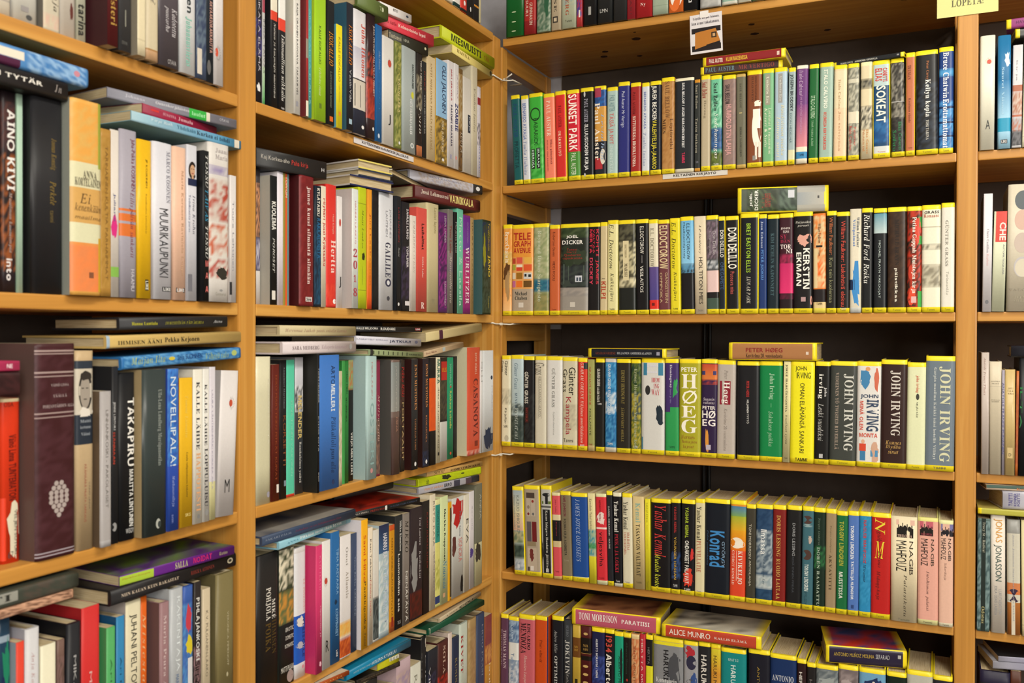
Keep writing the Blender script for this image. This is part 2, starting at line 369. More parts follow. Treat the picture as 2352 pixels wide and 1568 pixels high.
DATA = r'''
0|F|H|0.9916|0.0047|0.3020|0.0247|0.2125|0.136|0.0000|-0.0047|#dcdac8||white spine, black A, red eye burst, first from left, far right bay top shelf|books standing on the far right bay top shelf|x .19 .26 .25 .9 #8c7c74; o .21 .25 .45 .75 #c85040; h .74 .82 .4 .7 #24282c A
0|F|H|1.0217|0.0044|0.3020|0.0213|0.2095|0.134|0.0000|0.0000|#1f6c9c|#1c5078|azure spine with white ogee ornament, second from left, far right bay top shelf|books standing on the far right bay top shelf|g .4 .73 #2474a8 #9cc8e0; b .73 .85 #2c94b8; b .85 1 #98c4dc; q .13 .28 .5 1 #c8dce8; d .28 .7 .3 .5 S#9cc4dc Suuret Viisaat; p .92 .955 .25 .75 #1c242c; h .925 .95 .3 .7 B#ddd LIKE
0|F|P|1.0447|0.0045|0.3020|0.0157|0.1885|0.117|0.0000|-0.0104|#c8c8cc||white spine above brown and grey pattern, third from left, far right bay top shelf|books standing on the far right bay top shelf|b .39 .45 #a86850; n .45 .68 #a87058 #c8b8ac; b .68 .7 #b06850; n .7 .85 #a8a8ac #b07058; n .83 .98 #3c3c40 #6c6c70; d .15 .35 .3 .5 #98989c kirja
0|F|P|1.0618|0.0034|0.3020|0.0161|0.2002|0.118|0.0000|-0.0197|#d8d4b8||ivory plain spine at the frame edge, beside the frame edge, far right bay top shelf|books standing on the far right bay top shelf|b .9 .91 #c8c4a8
1|F|C|1.0497|0.0080|0.5030|0.0172|0.0741|0.100|0.0773|0.0000|#2f302e||black book lying below the purple one, far right bay top shelf|books lying flat on the far right bay top shelf|b 0 .1 #e0d02c; t .2 .4 .3 .6 #3c7c78 TA
1|F|C|1.0348|0.0095|0.5207|0.0181|0.0875|0.100|-0.0739|0.0000|#8c3c74||magenta-purple book lying on top, far right bay top shelf|books lying flat on the far right bay top shelf|t .18 .4 .3 .6 #5c2450 HAVIS; b 0 .09 #e0cc2c
0|F|P|0.9978|0.0046|0.0000|0.0148|0.2200|0.136|0.0000|-0.0087|#d8d4d8|#4c4440|slim white spine with thin grey serif name, first from left, far right bay second shelf|books standing on the far right bay second shelf|d .3 .5 .4 .65 S#a09ca4 Claire Castillon; d .51 .61 .35 .65 I#e0a8a8 Kuplasia; o .9 .935 .3 .7 #6c6c70
0|F|P|1.0131|0.0033|0.0000|0.0213|0.1860|0.115|0.0000|-0.0222|#ccd0b4||pale greenish spine with red head block, second from left, far right bay second shelf|books standing on the far right bay second shelf|p 0 .305 .15 1 #d0463c; d .11 .29 .45 .95 B#ece4d8 CHE; d .33 .63 .75 .88 #7c7c88 AUTOFIKTIOGRAFIA
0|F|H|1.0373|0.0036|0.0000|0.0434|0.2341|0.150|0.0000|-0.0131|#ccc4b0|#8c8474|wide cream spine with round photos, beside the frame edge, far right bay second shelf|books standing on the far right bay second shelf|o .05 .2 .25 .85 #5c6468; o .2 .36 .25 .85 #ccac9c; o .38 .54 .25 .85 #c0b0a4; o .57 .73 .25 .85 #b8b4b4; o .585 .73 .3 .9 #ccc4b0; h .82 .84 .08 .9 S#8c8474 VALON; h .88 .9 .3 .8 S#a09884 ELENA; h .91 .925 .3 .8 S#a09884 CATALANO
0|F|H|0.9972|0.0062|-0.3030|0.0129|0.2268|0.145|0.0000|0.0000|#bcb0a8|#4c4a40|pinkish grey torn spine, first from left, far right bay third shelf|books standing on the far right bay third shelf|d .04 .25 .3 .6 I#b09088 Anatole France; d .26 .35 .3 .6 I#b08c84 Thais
0|F|H|1.0105|0.0057|-0.3030|0.0204|0.2103|0.135|0.0000|0.0000|#cfc4ac||cream spine with two small grey titles, second from left, far right bay third shelf|books standing on the far right bay third shelf|h .17 .18 .15 .85 S#8c8474 ANATOLE; h .19 .2 .2 .8 S#8c8474 FRANCE; b .22 .222 #a89c88; h .335 .345 .15 .85 S#8c8474 PYHÄ JA; h .35 .36 .2 .8 S#8c8474 KAHDEN
0|F|P|1.0313|0.0065|-0.3030|0.0044|0.1947|0.121|0.0000|0.0000|#a09aa8||very slim lavender spine with blue lettering, third from left, far right bay third shelf|books standing on the far right bay third shelf|d .12 .8 .1 .8 #4c5088 ANATOLE FRANCE PUNAINEN
0|F|H|1.0361|0.0061|-0.3030|0.0169|0.1958|0.125|0.0000|0.0000|#c4ac74||yellowed spine with stamped label box, fourth from left, far right bay third shelf|books standing on the far right bay third shelf|h .17 .185 .3 .8 S#9c8458 ISTU; h .195 .21 .25 .8 S#8c7448 VALA; h .22 .235 .3 .85 S#8c7448 KIRJA; p .735 .84 .25 .8 #b09c68; p .74 .835 .28 .77 #c8b07c; h .79 .82 .4 .65 #5c4c30 D
0|F|P|1.0535|0.0061|-0.3030|0.0040|0.1933|0.120|0.0000|-0.0086|#b8642c||very slim orange-brown spine, second from right, far right bay third shelf|books standing on the far right bay third shelf|n .2 .9 #b86430 #9c4c30
0|F|H|1.0579|0.0065|-0.3030|0.0173|0.2179|0.136|0.0000|-0.0086|#17181c||black spine with green letters, beside the frame edge, far right bay third shelf|books standing on the far right bay third shelf|d .25 .6 .1 .3 #2c7c44 ILTA
1|F|H|1.0456|0.0100|-0.0843|0.0216|0.0751|0.100|0.0000|0.0000|#23252e||black book lying on the shelf's books, far right bay third shelf|books lying flat on the far right bay third shelf|t .3 .6 .3 .6 #888 KIRJA
0|F|P|0.9918|0.0065|-0.5977|0.0211|0.2111|0.131|0.0000|-0.0037|#49605c||teal-grey swirl photo spine with black stripe, first from left, far right bay fourth shelf|books standing on the far right bay fourth shelf|n .02 .98 #3c5458 #7c9494; p 0 1 .3 .65 #1c2824; d .03 .3 .35 .6 S#a8a898 Tracy St - Radical; d .78 .93 .35 .6 S#a8a070 Odotus
0|F|H|1.0152|0.0055|-0.5977|0.0240|0.2191|0.137|0.0000|0.0054|#d8d0c4||white spine, tall orange and green name, second from left, far right bay fourth shelf|books standing on the far right bay fourth shelf|d .03 .23 .2 .8 #dca048 JONAS; d .25 .56 .2 .75 #2c4c48 JONASSON; d .6 .85 .2 .45 #8c8c90 JOKA OSASI LASKEA; d .63 .84 .55 .75 #98989c LUKUTAIDOTON
0|F|H|1.0424|0.0058|-0.5977|0.0216|0.2131|0.136|0.0000|0.0085|#c8c4b4||white spine with sunset bowl band over brown, third from left, far right bay fourth shelf|books standing on the far right bay fourth shelf|b 0 .12 #8c8c88; b .72 1 #a86830; b .55 .62 #c87c4c; b .62 .65 #c8703c; o .6 .72 .0 1 #34243c; p .7 1 .32 .6 #d0c8b4; d .13 .88 .4 .55 S#a0a0a8 Jonas Jonasson Satavuotias joka karkasi
0|F|P|1.0666|0.0055|-0.5977|0.0139|0.2135|0.132|0.0000|0.0130|#d0c498||pale straw spine at frame edge, beside the frame edge, far right bay fourth shelf|books standing on the far right bay fourth shelf|b .9 .91 #b8ac84
1|F|C|0.9926|0.0100|-0.3778|0.0113|0.1404|0.100|0.0000|0.0000|#b8a858||flat yellow book lying directly on the spines, far right bay fourth shelf|books lying flat on the far right bay fourth shelf|b 0 1 #b4b048
1|F|H|1.0335|0.0100|-0.3660|0.0338|0.0972|0.100|0.2200|0.0000|#b8b8c4||pale lilac book lying, page ends facing left, far right bay fourth shelf|books lying flat on the far right bay fourth shelf|v .1 .17 .1 .8 B#4c4884 TAITTI; v .19 .24 .1 .8 B#4c4884 KONNER; v .25 .3 .1 .8 B#4c4884 FOETTI
1|F|H|1.0065|0.0100|-0.3317|0.0093|0.1252|0.100|0.1399|0.0000|#c8b4a0||white book lying with dark green foliage shape, far right bay fourth shelf|books lying flat on the far right bay fourth shelf|p 0 .8 0 .6 #24483c; t .4 .8 .4 .8 S#c07040 Kolmas mies
0|F|H|0.9976|0.0043|-0.8970|0.0504|0.2258|0.145|0.0000|0.0000|#1d1832||dark indigo book in the low shade, first from left, far right bay lowest shelf|books standing on the far right bay lowest shelf|b .1 .11 #222
0|F|P|1.0484|0.0033|-0.8970|0.0172|0.2317|0.140|0.0000|0.0000|#4c2414||dim brown spine in the low shade, beside the frame edge, far right bay lowest shelf|books standing on the far right bay lowest shelf|n .1 .9 #4c2414 #5c3018
1|F|P|1.0189|0.0080|-0.6645|0.0140|0.1146|0.100|0.2200|0.0000|#94949c||second thin silver book lying under the first, far right bay lowest shelf|books lying flat on the far right bay lowest shelf|g 0 1 #a0a0ac #8484a4
1|F|P|1.0279|0.0080|-0.6500|0.0099|0.1050|0.100|0.2200|0.0000|#8c8ca4||thin silver book lying, black cover on top, far right bay lowest shelf|books lying flat on the far right bay lowest shelf|top n #17181a #1f2022; g 0 1 #9c9cac #8080a0
0|L|H|-1.2477|-0.0124|0.3020|0.0168|0.2050|0.131|0.0000|0.0000|#b8b0a0||blurred cream-grey spine at the frame edge, first from left, left bay top shelf|books standing on the left bay top shelf|b .9 .91 #9c948c
0|L|H|-1.2290|-0.0118|0.3020|0.0313|0.2050|0.131|0.0000|0.0000|#b4b6b8||pale grey-blue thick spine, second from left, left bay top shelf|books standing on the left bay top shelf|g .2 1 #b0b4b8 #b8b6ac; d .9 .93 .3 .6 #8c8888 l; o .94 .97 .5 .75 #444
0|L|P|-1.1950|-0.0061|0.3020|0.0209|0.2050|0.127|0.0000|0.0000|#bcb4a0|#6c6860|putty spine with black italic lettering, third from left, left bay top shelf|books standing on the left bay top shelf|d .55 .88 .5 .9 I#3c342c hirveäisuja; n .9 .98 #c8a898 #c0b8a0
0|L|H|-1.1711|-0.0099|0.3020|0.0229|0.2050|0.131|0.0000|0.0000|#ccc4b8||white cover spine with small red quill, fourth from left, left bay top shelf|books standing on the left bay top shelf|q .78 .9 .55 .8 #5c2c24
0|L|P|-1.1441|-0.0145|0.3020|0.0133|0.2050|0.127|0.0000|0.0000|#b8b8a4||spine with dense black lettering, fifth from left, left bay top shelf|books standing on the left bay top shelf|d .2 .95 .15 .9 B#2c2c28 musta muutama tarina
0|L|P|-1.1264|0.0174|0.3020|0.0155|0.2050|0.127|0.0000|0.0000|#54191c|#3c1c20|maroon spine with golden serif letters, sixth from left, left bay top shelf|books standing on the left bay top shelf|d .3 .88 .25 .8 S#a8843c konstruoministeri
0|L|H|-1.1055|0.0125|0.3020|0.0200|0.2050|0.131|0.0000|0.0000|#3a3a3c||charcoal spine with small grey dots, seventh from left, left bay top shelf|books standing on the left bay top shelf|o .62 .65 .45 .6 #98988c; p .75 .85 .45 .52 #8c8c80; h .94 .96 .2 .6 #6c6c68 OTAVA
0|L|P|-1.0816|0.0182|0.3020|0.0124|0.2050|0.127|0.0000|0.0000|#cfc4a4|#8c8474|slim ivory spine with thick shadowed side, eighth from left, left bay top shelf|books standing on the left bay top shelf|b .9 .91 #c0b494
0|L|H|-1.0644|0.0142|0.3020|0.0205|0.2050|0.131|0.0000|0.0000|#c0b498||cream and tan spine with brown foot line, sixth from right, left bay top shelf|books standing on the left bay top shelf|b .93 .94 #9c7444; b .94 1 #b89470; d .3 .65 .3 .7 I#8c8474 tuuli
0|L|H|-1.0410|0.0115|0.3020|0.0358|0.2050|0.131|0.0000|0.0000|#4a444a||grey-violet spine with white handwriting, fifth from right, left bay top shelf|books standing on the left bay top shelf|n .2 .55 #5c5860 #3c383c; d .62 .78 .25 .5 I#d0ccd0 puutarha; d .62 .8 .6 .85 I#d0ccd0 Kadotettu; h .95 .98 .4 .8 #b0acac OTAVA
0|L|H|-1.0041|0.0107|0.3020|0.0292|0.2050|0.131|0.0000|0.0000|#ced0d2||white spine with black and aqua vertical title, fourth from right, left bay top shelf|books standing on the left bay top shelf|d .35 .6 .4 .75 B#2c3438 honen; d .63 .95 .3 .7 S#78b8a8 Juhannusvieras
0|L|P|-0.9728|0.0097|0.3020|0.0185|0.2050|0.127|0.0000|0.0000|#3c4860||dark blue-grey photo spine with label at foot, third from right, left bay top shelf|books standing on the left bay top shelf|n .3 .9 #34405c #5c6c7c; p .8 .97 .05 .5 #c4bcb0
0|L|P|-0.9535|0.0082|0.3020|0.0140|0.2050|0.127|0.0000|0.0000|#1f2730||black spine with pinkish slanted capitals, second from right, left bay top shelf|books standing on the left bay top shelf|d .45 .8 .4 .8 B#b88c80 AKVAARIORAKKAUTTA; b .3 .35 #5c8c98; o .85 .95 .1 .6 #5c5c5c
0|L|H|-0.9391|0.0088|0.3020|0.0196|0.2050|0.131|0.0000|0.0000|#cdc8c8||white spine with red eye burst by the upright, last on right, left bay top shelf|books standing on the left bay top shelf|x .72 .85 .05 .7 #5c4c48; o .75 .81 .1 .4 #c04c34
0|L|H|-1.2413|-0.0131|0.0000|0.0174|0.2227|0.143|0.0000|0.0000|#231a1e||dark spine with large white slanted author name, first from left, left bay second shelf|books standing on the left bay second shelf|n .05 .3 #2c2024 #4c2c28; n .3 .9 #1f1a1c #8c4c24; d .09 .49 .3 .85 B#e0dcd8 AINO KIVI; d .5 .8 .4 .65 I#b0a8a8 Maailman kauneimpia; d .83 .94 .25 .65 B#dcd8d8 into
0|L|P|-1.2234|-0.0128|0.0000|0.0068|0.2229|0.139|0.0000|0.0000|#a8c4ac||slim pale green spine, second from left, left bay second shelf|books standing on the left bay second shelf|b 0 1 #a8c4b0
0|L|H|-1.2135|-0.0018|0.0000|0.0412|0.2229|0.145|0.0000|0.0000|#212124|#141416|very thick black spine with thin gold lettering, third from left, left bay second shelf|books standing on the left bay second shelf|d .2 .36 .55 .75 I#8c7434 Joonas Konstig; d .42 .54 .55 .75 I#8c7434 Perkele; d .57 .63 .55 .68 #6c5c34 tammi
0|L|H|-1.1712|0.0102|0.0000|0.0430|0.2293|0.147|0.0000|0.0000|#cf9a4a|#8c9088|broad patchwork spine in orange and cream, fourth from left, left bay second shelf|books standing on the left bay second shelf|n .0 .34 #d89c48 #d0a458; p 0 .34 .85 1 #a0a840; b .32 .45 #cfcba8; h .36 .4 .35 .8 S#4c4438 ANNA; h .4 .44 .1 .95 S#4c4438 KORTELAINEN; b .45 .65 #c89c58; h .48 .53 .25 .6 I#5c4428 Ei; h .53 .57 .1 .95 I#5c4428 kenenkään; h .59 .61 .1 .95 I#5c4428 maailma; b .63 .73 #d0ceac; n .73 .98 #e08048 #d8804c; p .7 .98 .86 1 #d0a430; p .88 .91 .55 .7 #7c4c34
0|L|P|-1.1274|0.0065|0.0000|0.0155|0.2024|0.126|0.0000|0.0000|#a67c38||brown taped spine with faded lettering, fifth from left, left bay second shelf|books standing on the left bay second shelf|n .05 .95 #a07834 #ac8440; d .1 .9 .4 .65 #7c5c2c TARINAINEN KULTIA PARHAIMMAT
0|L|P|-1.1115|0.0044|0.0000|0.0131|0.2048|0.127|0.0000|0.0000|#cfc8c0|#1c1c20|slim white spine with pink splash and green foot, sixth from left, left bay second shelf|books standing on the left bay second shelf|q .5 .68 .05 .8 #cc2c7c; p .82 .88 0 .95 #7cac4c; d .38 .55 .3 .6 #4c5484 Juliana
0|L|H|-1.0977|0.0061|0.0000|0.0262|0.2084|0.133|0.0000|0.0000|#9c98a4|#18181c|lilac grey spine with orange stripes, maroon title, seventh from left, left bay second shelf|books standing on the left bay second shelf|b .47 .485 #cc6c30; b .5 .545 #cc6c30; b .56 .635 #cc6c30; d .05 .36 .55 .85 #7c3848 Juha-Pekka KOSKINEN; d .37 .76 .5 .8 I#7c3040 Eilispäivän sankarit; d .83 .96 .6 .8 #c8c4cc HAAMU
0|L|H|-1.0698|0.0047|0.0000|0.0239|0.2014|0.129|0.0000|0.0000|#dcae1c||sunflower yellow spine with small black capitals, eighth from left, left bay second shelf|books standing on the left bay second shelf|d .12 .3 .5 .65 #5c4c1c JP KOSKINEN; d .34 .59 .5 .62 #8c7020 Kannibaalien keittokirja; p .88 .95 .5 .72 #1c1a14; d .89 .945 .52 .7 B#ddc LIKE
0|L|H|-1.0437|0.0043|0.0000|0.0329|0.2038|0.130|0.0000|0.0000|#ccccd4||white spine with tall black condensed capitals, sixth from right, left bay second shelf|books standing on the left bay second shelf|d .05 .38 .65 .85 S#8c8c98 MARCO KOSONEN; d .42 .86 .3 .75 #26262c MUURIKAUPUNKI; p .92 .95 .45 .92 #1f2024; h .925 .945 .5 .88 B#ddd LIKE
0|L|H|-1.0077|0.0022|0.0000|0.0237|0.2041|0.131|0.0000|0.0000|#dcb49c|#3a1424|peach spine with gold spaced lettering, fifth from right, left bay second shelf|books standing on the left bay second shelf|d .15 .84 .55 .75 S#b89478 Maria Kuronen Ravintola Luppo; p .92 .95 .2 .85 #1f2024; h .925 .945 .25 .8 B#ddd LIKE
0|L|P|-0.9830|0.0018|0.0000|0.0187|0.2109|0.131|0.0000|0.0000|#c8c8d0||white spine with small portrait photo, fourth from right, left bay second shelf|books standing on the left bay second shelf|p .1 .25 .05 1 #c8c8d0; o .105 .22 .15 .9 #241a18; o .125 .2 .3 .78 #c09878; p .15 .154 .4 .5 #2a1c18; p .15 .154 .6 .7 #2a1c18; p .178 .184 .45 .66 #9c4440; p .2 .225 .45 .65 #c09878; p .215 .26 .1 1 #1c2444; d .32 .57 .55 .8 I#4c4c5c Irina Krohn; d .32 .56 .1 .35 #7c84a0 Todellisuutta paras; p .83 .94 .1 .5 #6c6c74
0|L|P|-0.9615|0.0100|0.0000|0.0115|0.2061|0.128|0.0000|0.0000|#17191c|#101012|black spine with white, blue and red letters, third from right, left bay second shelf|books standing on the left bay second shelf|d .03 .25 .35 .75 I#d4d4d0 TOSSU; d .26 .47 .3 .8 I#3c98c0 TAIVAS; d .5 .72 .35 .75 I#d4d4d0 TOSSU; h .73 .77 .35 .8 B#c86864 M; h .81 .85 .35 .8 B#c86864 A; h .9 .94 .35 .8 B#c86864 A
0|L|H|-0.9493|0.0090|0.0000|0.0407|0.2207|0.139|0.0000|0.0000|#ccc8c4||white spine crowded with colourful doodle figures, second from right, left bay second shelf|books standing on the left bay second shelf|n .14 .2 #8478a8 #c8c4c4; n .22 .5 #c8c0b8 #a84434; n .5 .72 #d0ccc4 #b85838; n .72 .86 #ccc8c0 #a84438; q .78 .86 .3 1 #2c2a24; h .03 .06 .3 .9 S#a8a0a0 Jaani; h .07 .1 .3 .9 S#a8a0a0 Maria; h .94 .96 .3 .8 #9c988c Gummerus; o .92 .935 .5 .65 #888
0|L|P|-0.9081|0.0091|0.0000|0.0131|0.1807|0.112|0.0000|0.0000|#d0cccc|#c0b8b4|short slim white spine, last on right, left bay second shelf|books standing on the left bay second shelf|d .2 .75 .35 .6 #8c8c98 Tuure Lehtinen; p .84 .94 0 .3 #1c1c20
1|L|P|-1.0818|0.0070|0.2215|0.0125|0.1988|0.128|0.0000|0.0000|#7cacbc||pale blue book lying lowest of its stack, left bay second shelf|books lying flat on the left bay second shelf|g 0 1 #94b4c0 #3c8cb8; t .16 .34 .2 .6 I#d8e4e8 Virpi Roth; t .38 .55 .2 .6 S#3c6c84 Yhdeksän; t .56 .88 .2 .65 S#2c3c4c Kurkea ei tohdi; p .93 .98 .05 .95 #d0c8b8
1|L|H|-1.3738|0.0070|0.2237|0.0214|0.2000|0.126|0.0000|0.0000|#242224||black book lying with big white capitals, left bay second shelf|books lying flat on the left bay second shelf|t 0.120 0.834 .3 .6 B#dcd8d0 ENSIMMÄINEN TYTÄR; t 0.912 0.956 .3 .7 I#9c9490 Jn
1|L|P|-1.0636|0.0070|0.2345|0.0127|0.1439|0.100|0.0793|0.0000|#8c1638||crimson book lying in a stack, pale title, left bay second shelf|books lying flat on the left bay second shelf|p .1 .2 .3 .5 #c83434; t .25 .42 .3 .6 S#d09cac SUSANNA; t .45 .65 .25 .65 S#d8a8b4 Jumala
1|L|P|-1.1012|-0.0125|0.2477|0.0130|0.2044|0.129|-0.1214|0.0000|#7c7c88||grey book lying with a green label, left bay second shelf|books lying flat on the left bay second shelf|t .12 .26 .25 .6 S#b8b8c4 Johanna; t .34 .6 .2 .6 S#c8c8d0 Onnenkerjäläisten; p .6 .74 .02 .98 #2ca03c; t .62 .73 .3 .7 S#a0dca8 laulut; p .74 .77 .02 .98 #d0c8b8; t .85 .93 .3 .6 #b8b8c0 OTAVA
1|L|H|-1.3459|0.0070|0.2456|0.0231|0.2000|0.126|0.0000|0.0000|#4a80b8||blue marbled book lying with white label, left bay second shelf|books lying flat on the left bay second shelf|n 0.593 0.988 #3c74b0 #8cb0d4; p 0.120 0.581 .2 .6 #dcd4c4; p 0.120 0.558 .62 1 #4c1c3c; o 0.901 0.942 .3 .6 #c08090
0|L|H|-1.2356|-0.0223|-0.3030|0.0228|0.1848|0.118|0.0000|0.0000|#d83a1c||vivid red-orange spine, black title over cream foot, first from left, left bay third shelf|books standing on the left bay third shelf|h .02 .05 .1 .6 #7c1c10 OSA; d .22 .62 .35 .75 B#5c140c Väinö Linna TUNTEMATON; q .62 1 .25 1 #d8d0b8; d .68 .95 .6 .8 #2c2c28 VELJIEN SOTURI; h .93 .97 .3 .6 #444 67; b 0 .02 #d8c8a0; p .6 .98 0 .2 #d83c20
0|L|H|-1.2111|0.0019|-0.3030|0.0525|0.2464|0.158|0.0000|0.0000|#3c1a1e|#5c4844|huge maroon volume with silver cone emblem, second from left, left bay third shelf|books standing on the left bay third shelf|n .02 .98 #3a181c #46242a; b .03 .038 #a08c88; b .045 .05 #a08c88; b .13 .138 #a08c88; b .15 .155 #a08c88; h .185 .2 .35 .8 S#a89898 VÄINÖ LINNA; h .235 .25 .4 .75 S#a89898 TÄÄLLÄ; h .28 .3 .15 .95 S#a89898 POHJANTÄHDEN ALLA; b .32 .327 #a08c88; b .34 .345 #a08c88; c .64 .81 .28 .82 #a89c98; b .965 .97 #a8a0a8; b .98 .985 #a8a0a8
0|L|H|-1.1564|-0.0004|-0.3030|0.0248|0.2375|0.152|0.0000|0.0000|#b8a07c||sand spine with old man portrait photo at top, third from left, left bay third shelf|books standing on the left bay third shelf|b .05 .09 #2c3440; b .09 .33 #c0b8a8; o .1 .3 .12 .9 #2f2b28; o .125 .29 .2 .78 #9a9186; q .1 .15 .15 .85 #2f2b28; p .185 .19 .28 .42 #2f2b28; p .185 .19 .52 .66 #3a3430; p .24 .246 .4 .58 #4a423c; q .28 .33 .1 .95 #d8d2c8; b .32 .47 #242c38; h .345 .36 .2 .8 S#98a0a8 Matti; h .375 .39 .2 .8 S#98a0a8 kertomus; h .41 .425 .25 .75 S#98a0a8 Väinö; d .57 .86 .42 .58 #a05c48 PÄÄMÄÄRÄ MUSTA SARKAUS; d .66 .8 .68 .78 #7c6c58 VÄINÖ LINNA
0|L|H|-1.1299|0.0098|-0.3030|0.0155|0.1883|0.120|0.0000|0.0000|#a09c9c|#5c4c3c|grey slim spine with faint capitals, fourth from left, left bay third shelf|books standing on the left bay third shelf|d .12 .75 .4 .65 #74706c LINNANKOSKI - PAKOLAISET; b .96 1 #b0aeb0
0|L|P|-1.1106|0.0061|-0.3030|0.0094|0.2179|0.135|0.0000|0.0000|#202124||dark charcoal spine with round grey logo, fifth from left, left bay third shelf|books standing on the left bay third shelf|d .2 .36 .1 .5 B#b0b0b0 JENNI LINTURI; d .37 .55 .1 .5 B#a83c2c ISÄNMAAN; o .88 .93 .0 .7 #8c8c8c
0|L|H|-1.0984|0.0039|-0.3030|0.0257|0.2094|0.134|0.0000|0.0000|#16171a||black spine with huge white bold capitals, sixth from left, left bay third shelf|books standing on the left bay third shelf|d .15 .56 .5 .92 B#e8e6e0 TAKAPIRU; d .58 .92 .6 .85 B#d8d8d4 MARITTA LINTUNEN; h .93 .96 .4 .9 #c8c8c8 WSOY
0|L|H|-1.0707|0.0160|-0.3030|0.0392|0.2122|0.139|0.0000|0.0000|#333c3c|#a08c68|wide slate green spine with cream side pages, seventh from left, left bay third shelf|books standing on the left bay third shelf|d .12 .58 .55 .75 S#8c9490 Ulla-Lena Lundberg Marsipansotilas; o .9 .96 .5 .7 #a8aca4; o .915 .955 .58 .72 #333c3c
0|L|P|-1.0281|0.0136|-0.3030|0.0188|0.2122|0.132|0.0000|0.0000|#2c4ca8||blue spine with white capitals and pale diagonal, sixth from right, left bay third shelf|books standing on the left bay third shelf|n .0 .6 #3c7cc8 #3054a8; d .05 .6 .2 .7 #d0e0ec NOVELLIPALA!; d .66 .85 .3 .6 I#9cace0 Matkanovelleja; d .9 .95 .3 .5 #8090d0 avain
0|L|P|-1.0054|0.0112|-0.3030|0.0236|0.1994|0.124|0.0000|0.0000|#d8aa20|#b05c1c|golden yellow spine with small black script, fifth from right, left bay third shelf|books standing on the left bay third shelf|d .12 .4 .4 .6 I#e0c860 Tommi Liimatta; d .5 .8 .45 .6 S#5c4818 Laulu tulipunaisesta kukasta; h .91 .93 .4 .8 #e8d888 SKS
0|L|P|-0.9793|0.0097|-0.3030|0.0173|0.2097|0.130|0.0000|0.0000|#d8d4c8||white spine with black and peach serif capitals, fourth from right, left bay third shelf|books standing on the left bay third shelf|d .08 .52 .3 .75 S#2c2c34 KALLE LÄHDE; d .54 .92 .3 .75 S#d8a070 HAPPOTESTI; o .94 .97 .4 .7 #777
0|L|P|-0.9616|0.0103|-0.3030|0.0117|0.2099|0.130|0.0000|0.0000|#d4d2cc||white narrower spine, black serif capitals throughout, third from right, left bay third shelf|books standing on the left bay third shelf|d .1 .5 .2 .7 S#2c2c34 KALLE LÄHDE; d .52 .9 .2 .7 S#2c2c34 LOPPULUISU; o .92 .96 .3 .8 #888
0|L|P|-0.9475|0.0086|-0.3030|0.0114|0.2122|0.136|0.0000|0.0000|#c8c4cc||lilac white slim spine with faint lettering, second from right, left bay third shelf|books standing on the left bay third shelf|d .15 .8 .3 .6 #a8a4b8 LAURA LÄHTEENMÄKI KORKEA AIKA; b .75 1 #d0cc98
0|L|P|-0.9357|0.0096|-0.3030|0.0347|0.2054|0.127|0.0000|-0.0500|#d4d0d0|#a8a4a4|white spine with black M and red eye burst, last on right, left bay third shelf|books standing on the left bay third shelf|x .17 .28 .45 .85 #6c5c54; o .2 .25 .5 .7 #c05038; h .75 .84 .4 .68 #1c1c1c M
1|L|H|-1.4373|0.0100|-0.1137|0.0272|0.2000|0.126|0.0000|0.0000|#2a1416||thick dark maroon book lying under the pink one, left bay third shelf|books lying flat on the left bay third shelf|n 0.120 0.998 #2a1416 #3a1c1e
1|L|H|-1.0997|0.0100|-0.0900|0.0160|0.2136|0.135|0.0000|0.0469|#2c6ca8||blue mottled book lying below the straw one, left bay third shelf|books lying flat on the left bay third shelf|n .02 .98 #2868a4 #5c98c8; t .07 .33 .1 .85 I#a8b868 Maijan Ilta; o .36 .41 .3 .6 #c8b83c; t .43 .64 .2 .75 #1c3c74 Seija SUOMINEN; t .67 .88 .25 .8 I#98b074 Vihreä talo; o .91 .96 .2 .7 #a8b86c
1|L|P|-1.4380|0.0100|-0.0860|0.0110|0.2000|0.126|0.0000|0.0000|#cc3c6c||pink book lying at the frame edge, white letters, left bay third shelf|books lying flat on the left bay third shelf|t 0.922 0.956 .3 .7 B#e8c8d0 NE
1|L|H|-1.1221|0.0100|-0.0634|0.0157|0.2360|0.149|0.0000|0.0277|#cdb06c||straw yellow book lying, black serif title, left bay third shelf|books lying flat on the left bay third shelf|t .07 .37 .35 .75 S#2c2418 IHMISEN ÄÄNI; t .39 .65 .3 .8 S#2c2418 Pekka Kejonen; b 0 .02 #94a8b8
1|L|H|-1.1030|0.0100|-0.0407|0.0156|0.1892|0.119|0.0000|0.0297|#27272a||black book lying on top, yellow title, left bay third shelf|books lying flat on the left bay third shelf|t .1 .32 .4 .65 S#b8b424 Hannu Luntiala; t .39 .75 .35 .65 I#a8a42c IHMISSYÖJÄN PÄIVÄKIRJA; t .85 .94 .35 .6 I#c0c0c0 Atena
0|L|H|-1.2473|-0.0108|-0.5977|0.0134|0.2437|0.142|0.0000|0.0000|#1f3c54||blue and green striped glossy spine, first from left, left bay lowest shelf|books standing on the left bay lowest shelf|q .1 .6 .05 .95 #1c7c5c; q .25 .55 .0 .8 #18244c; b .1 .13 #8c9cac
0|L|P|-1.2327|-0.0028|-0.5977|0.0098|0.2095|0.130|0.0000|0.0000|#c83c28|#8c98a4|red-orange short spine, second from left, left bay lowest shelf|books standing on the left bay lowest shelf|b 0 1 #cc3c28
0|L|H|-1.2216|-0.0015|-0.5977|0.0170|0.2207|0.141|0.0000|0.0000|#c0c0c4|#a0a0ac|grey-white spine with faint pink script, third from left, left bay lowest shelf|books standing on the left bay lowest shelf|d .12 .4 .3 .6 I#c09c9c Anja Kauranen
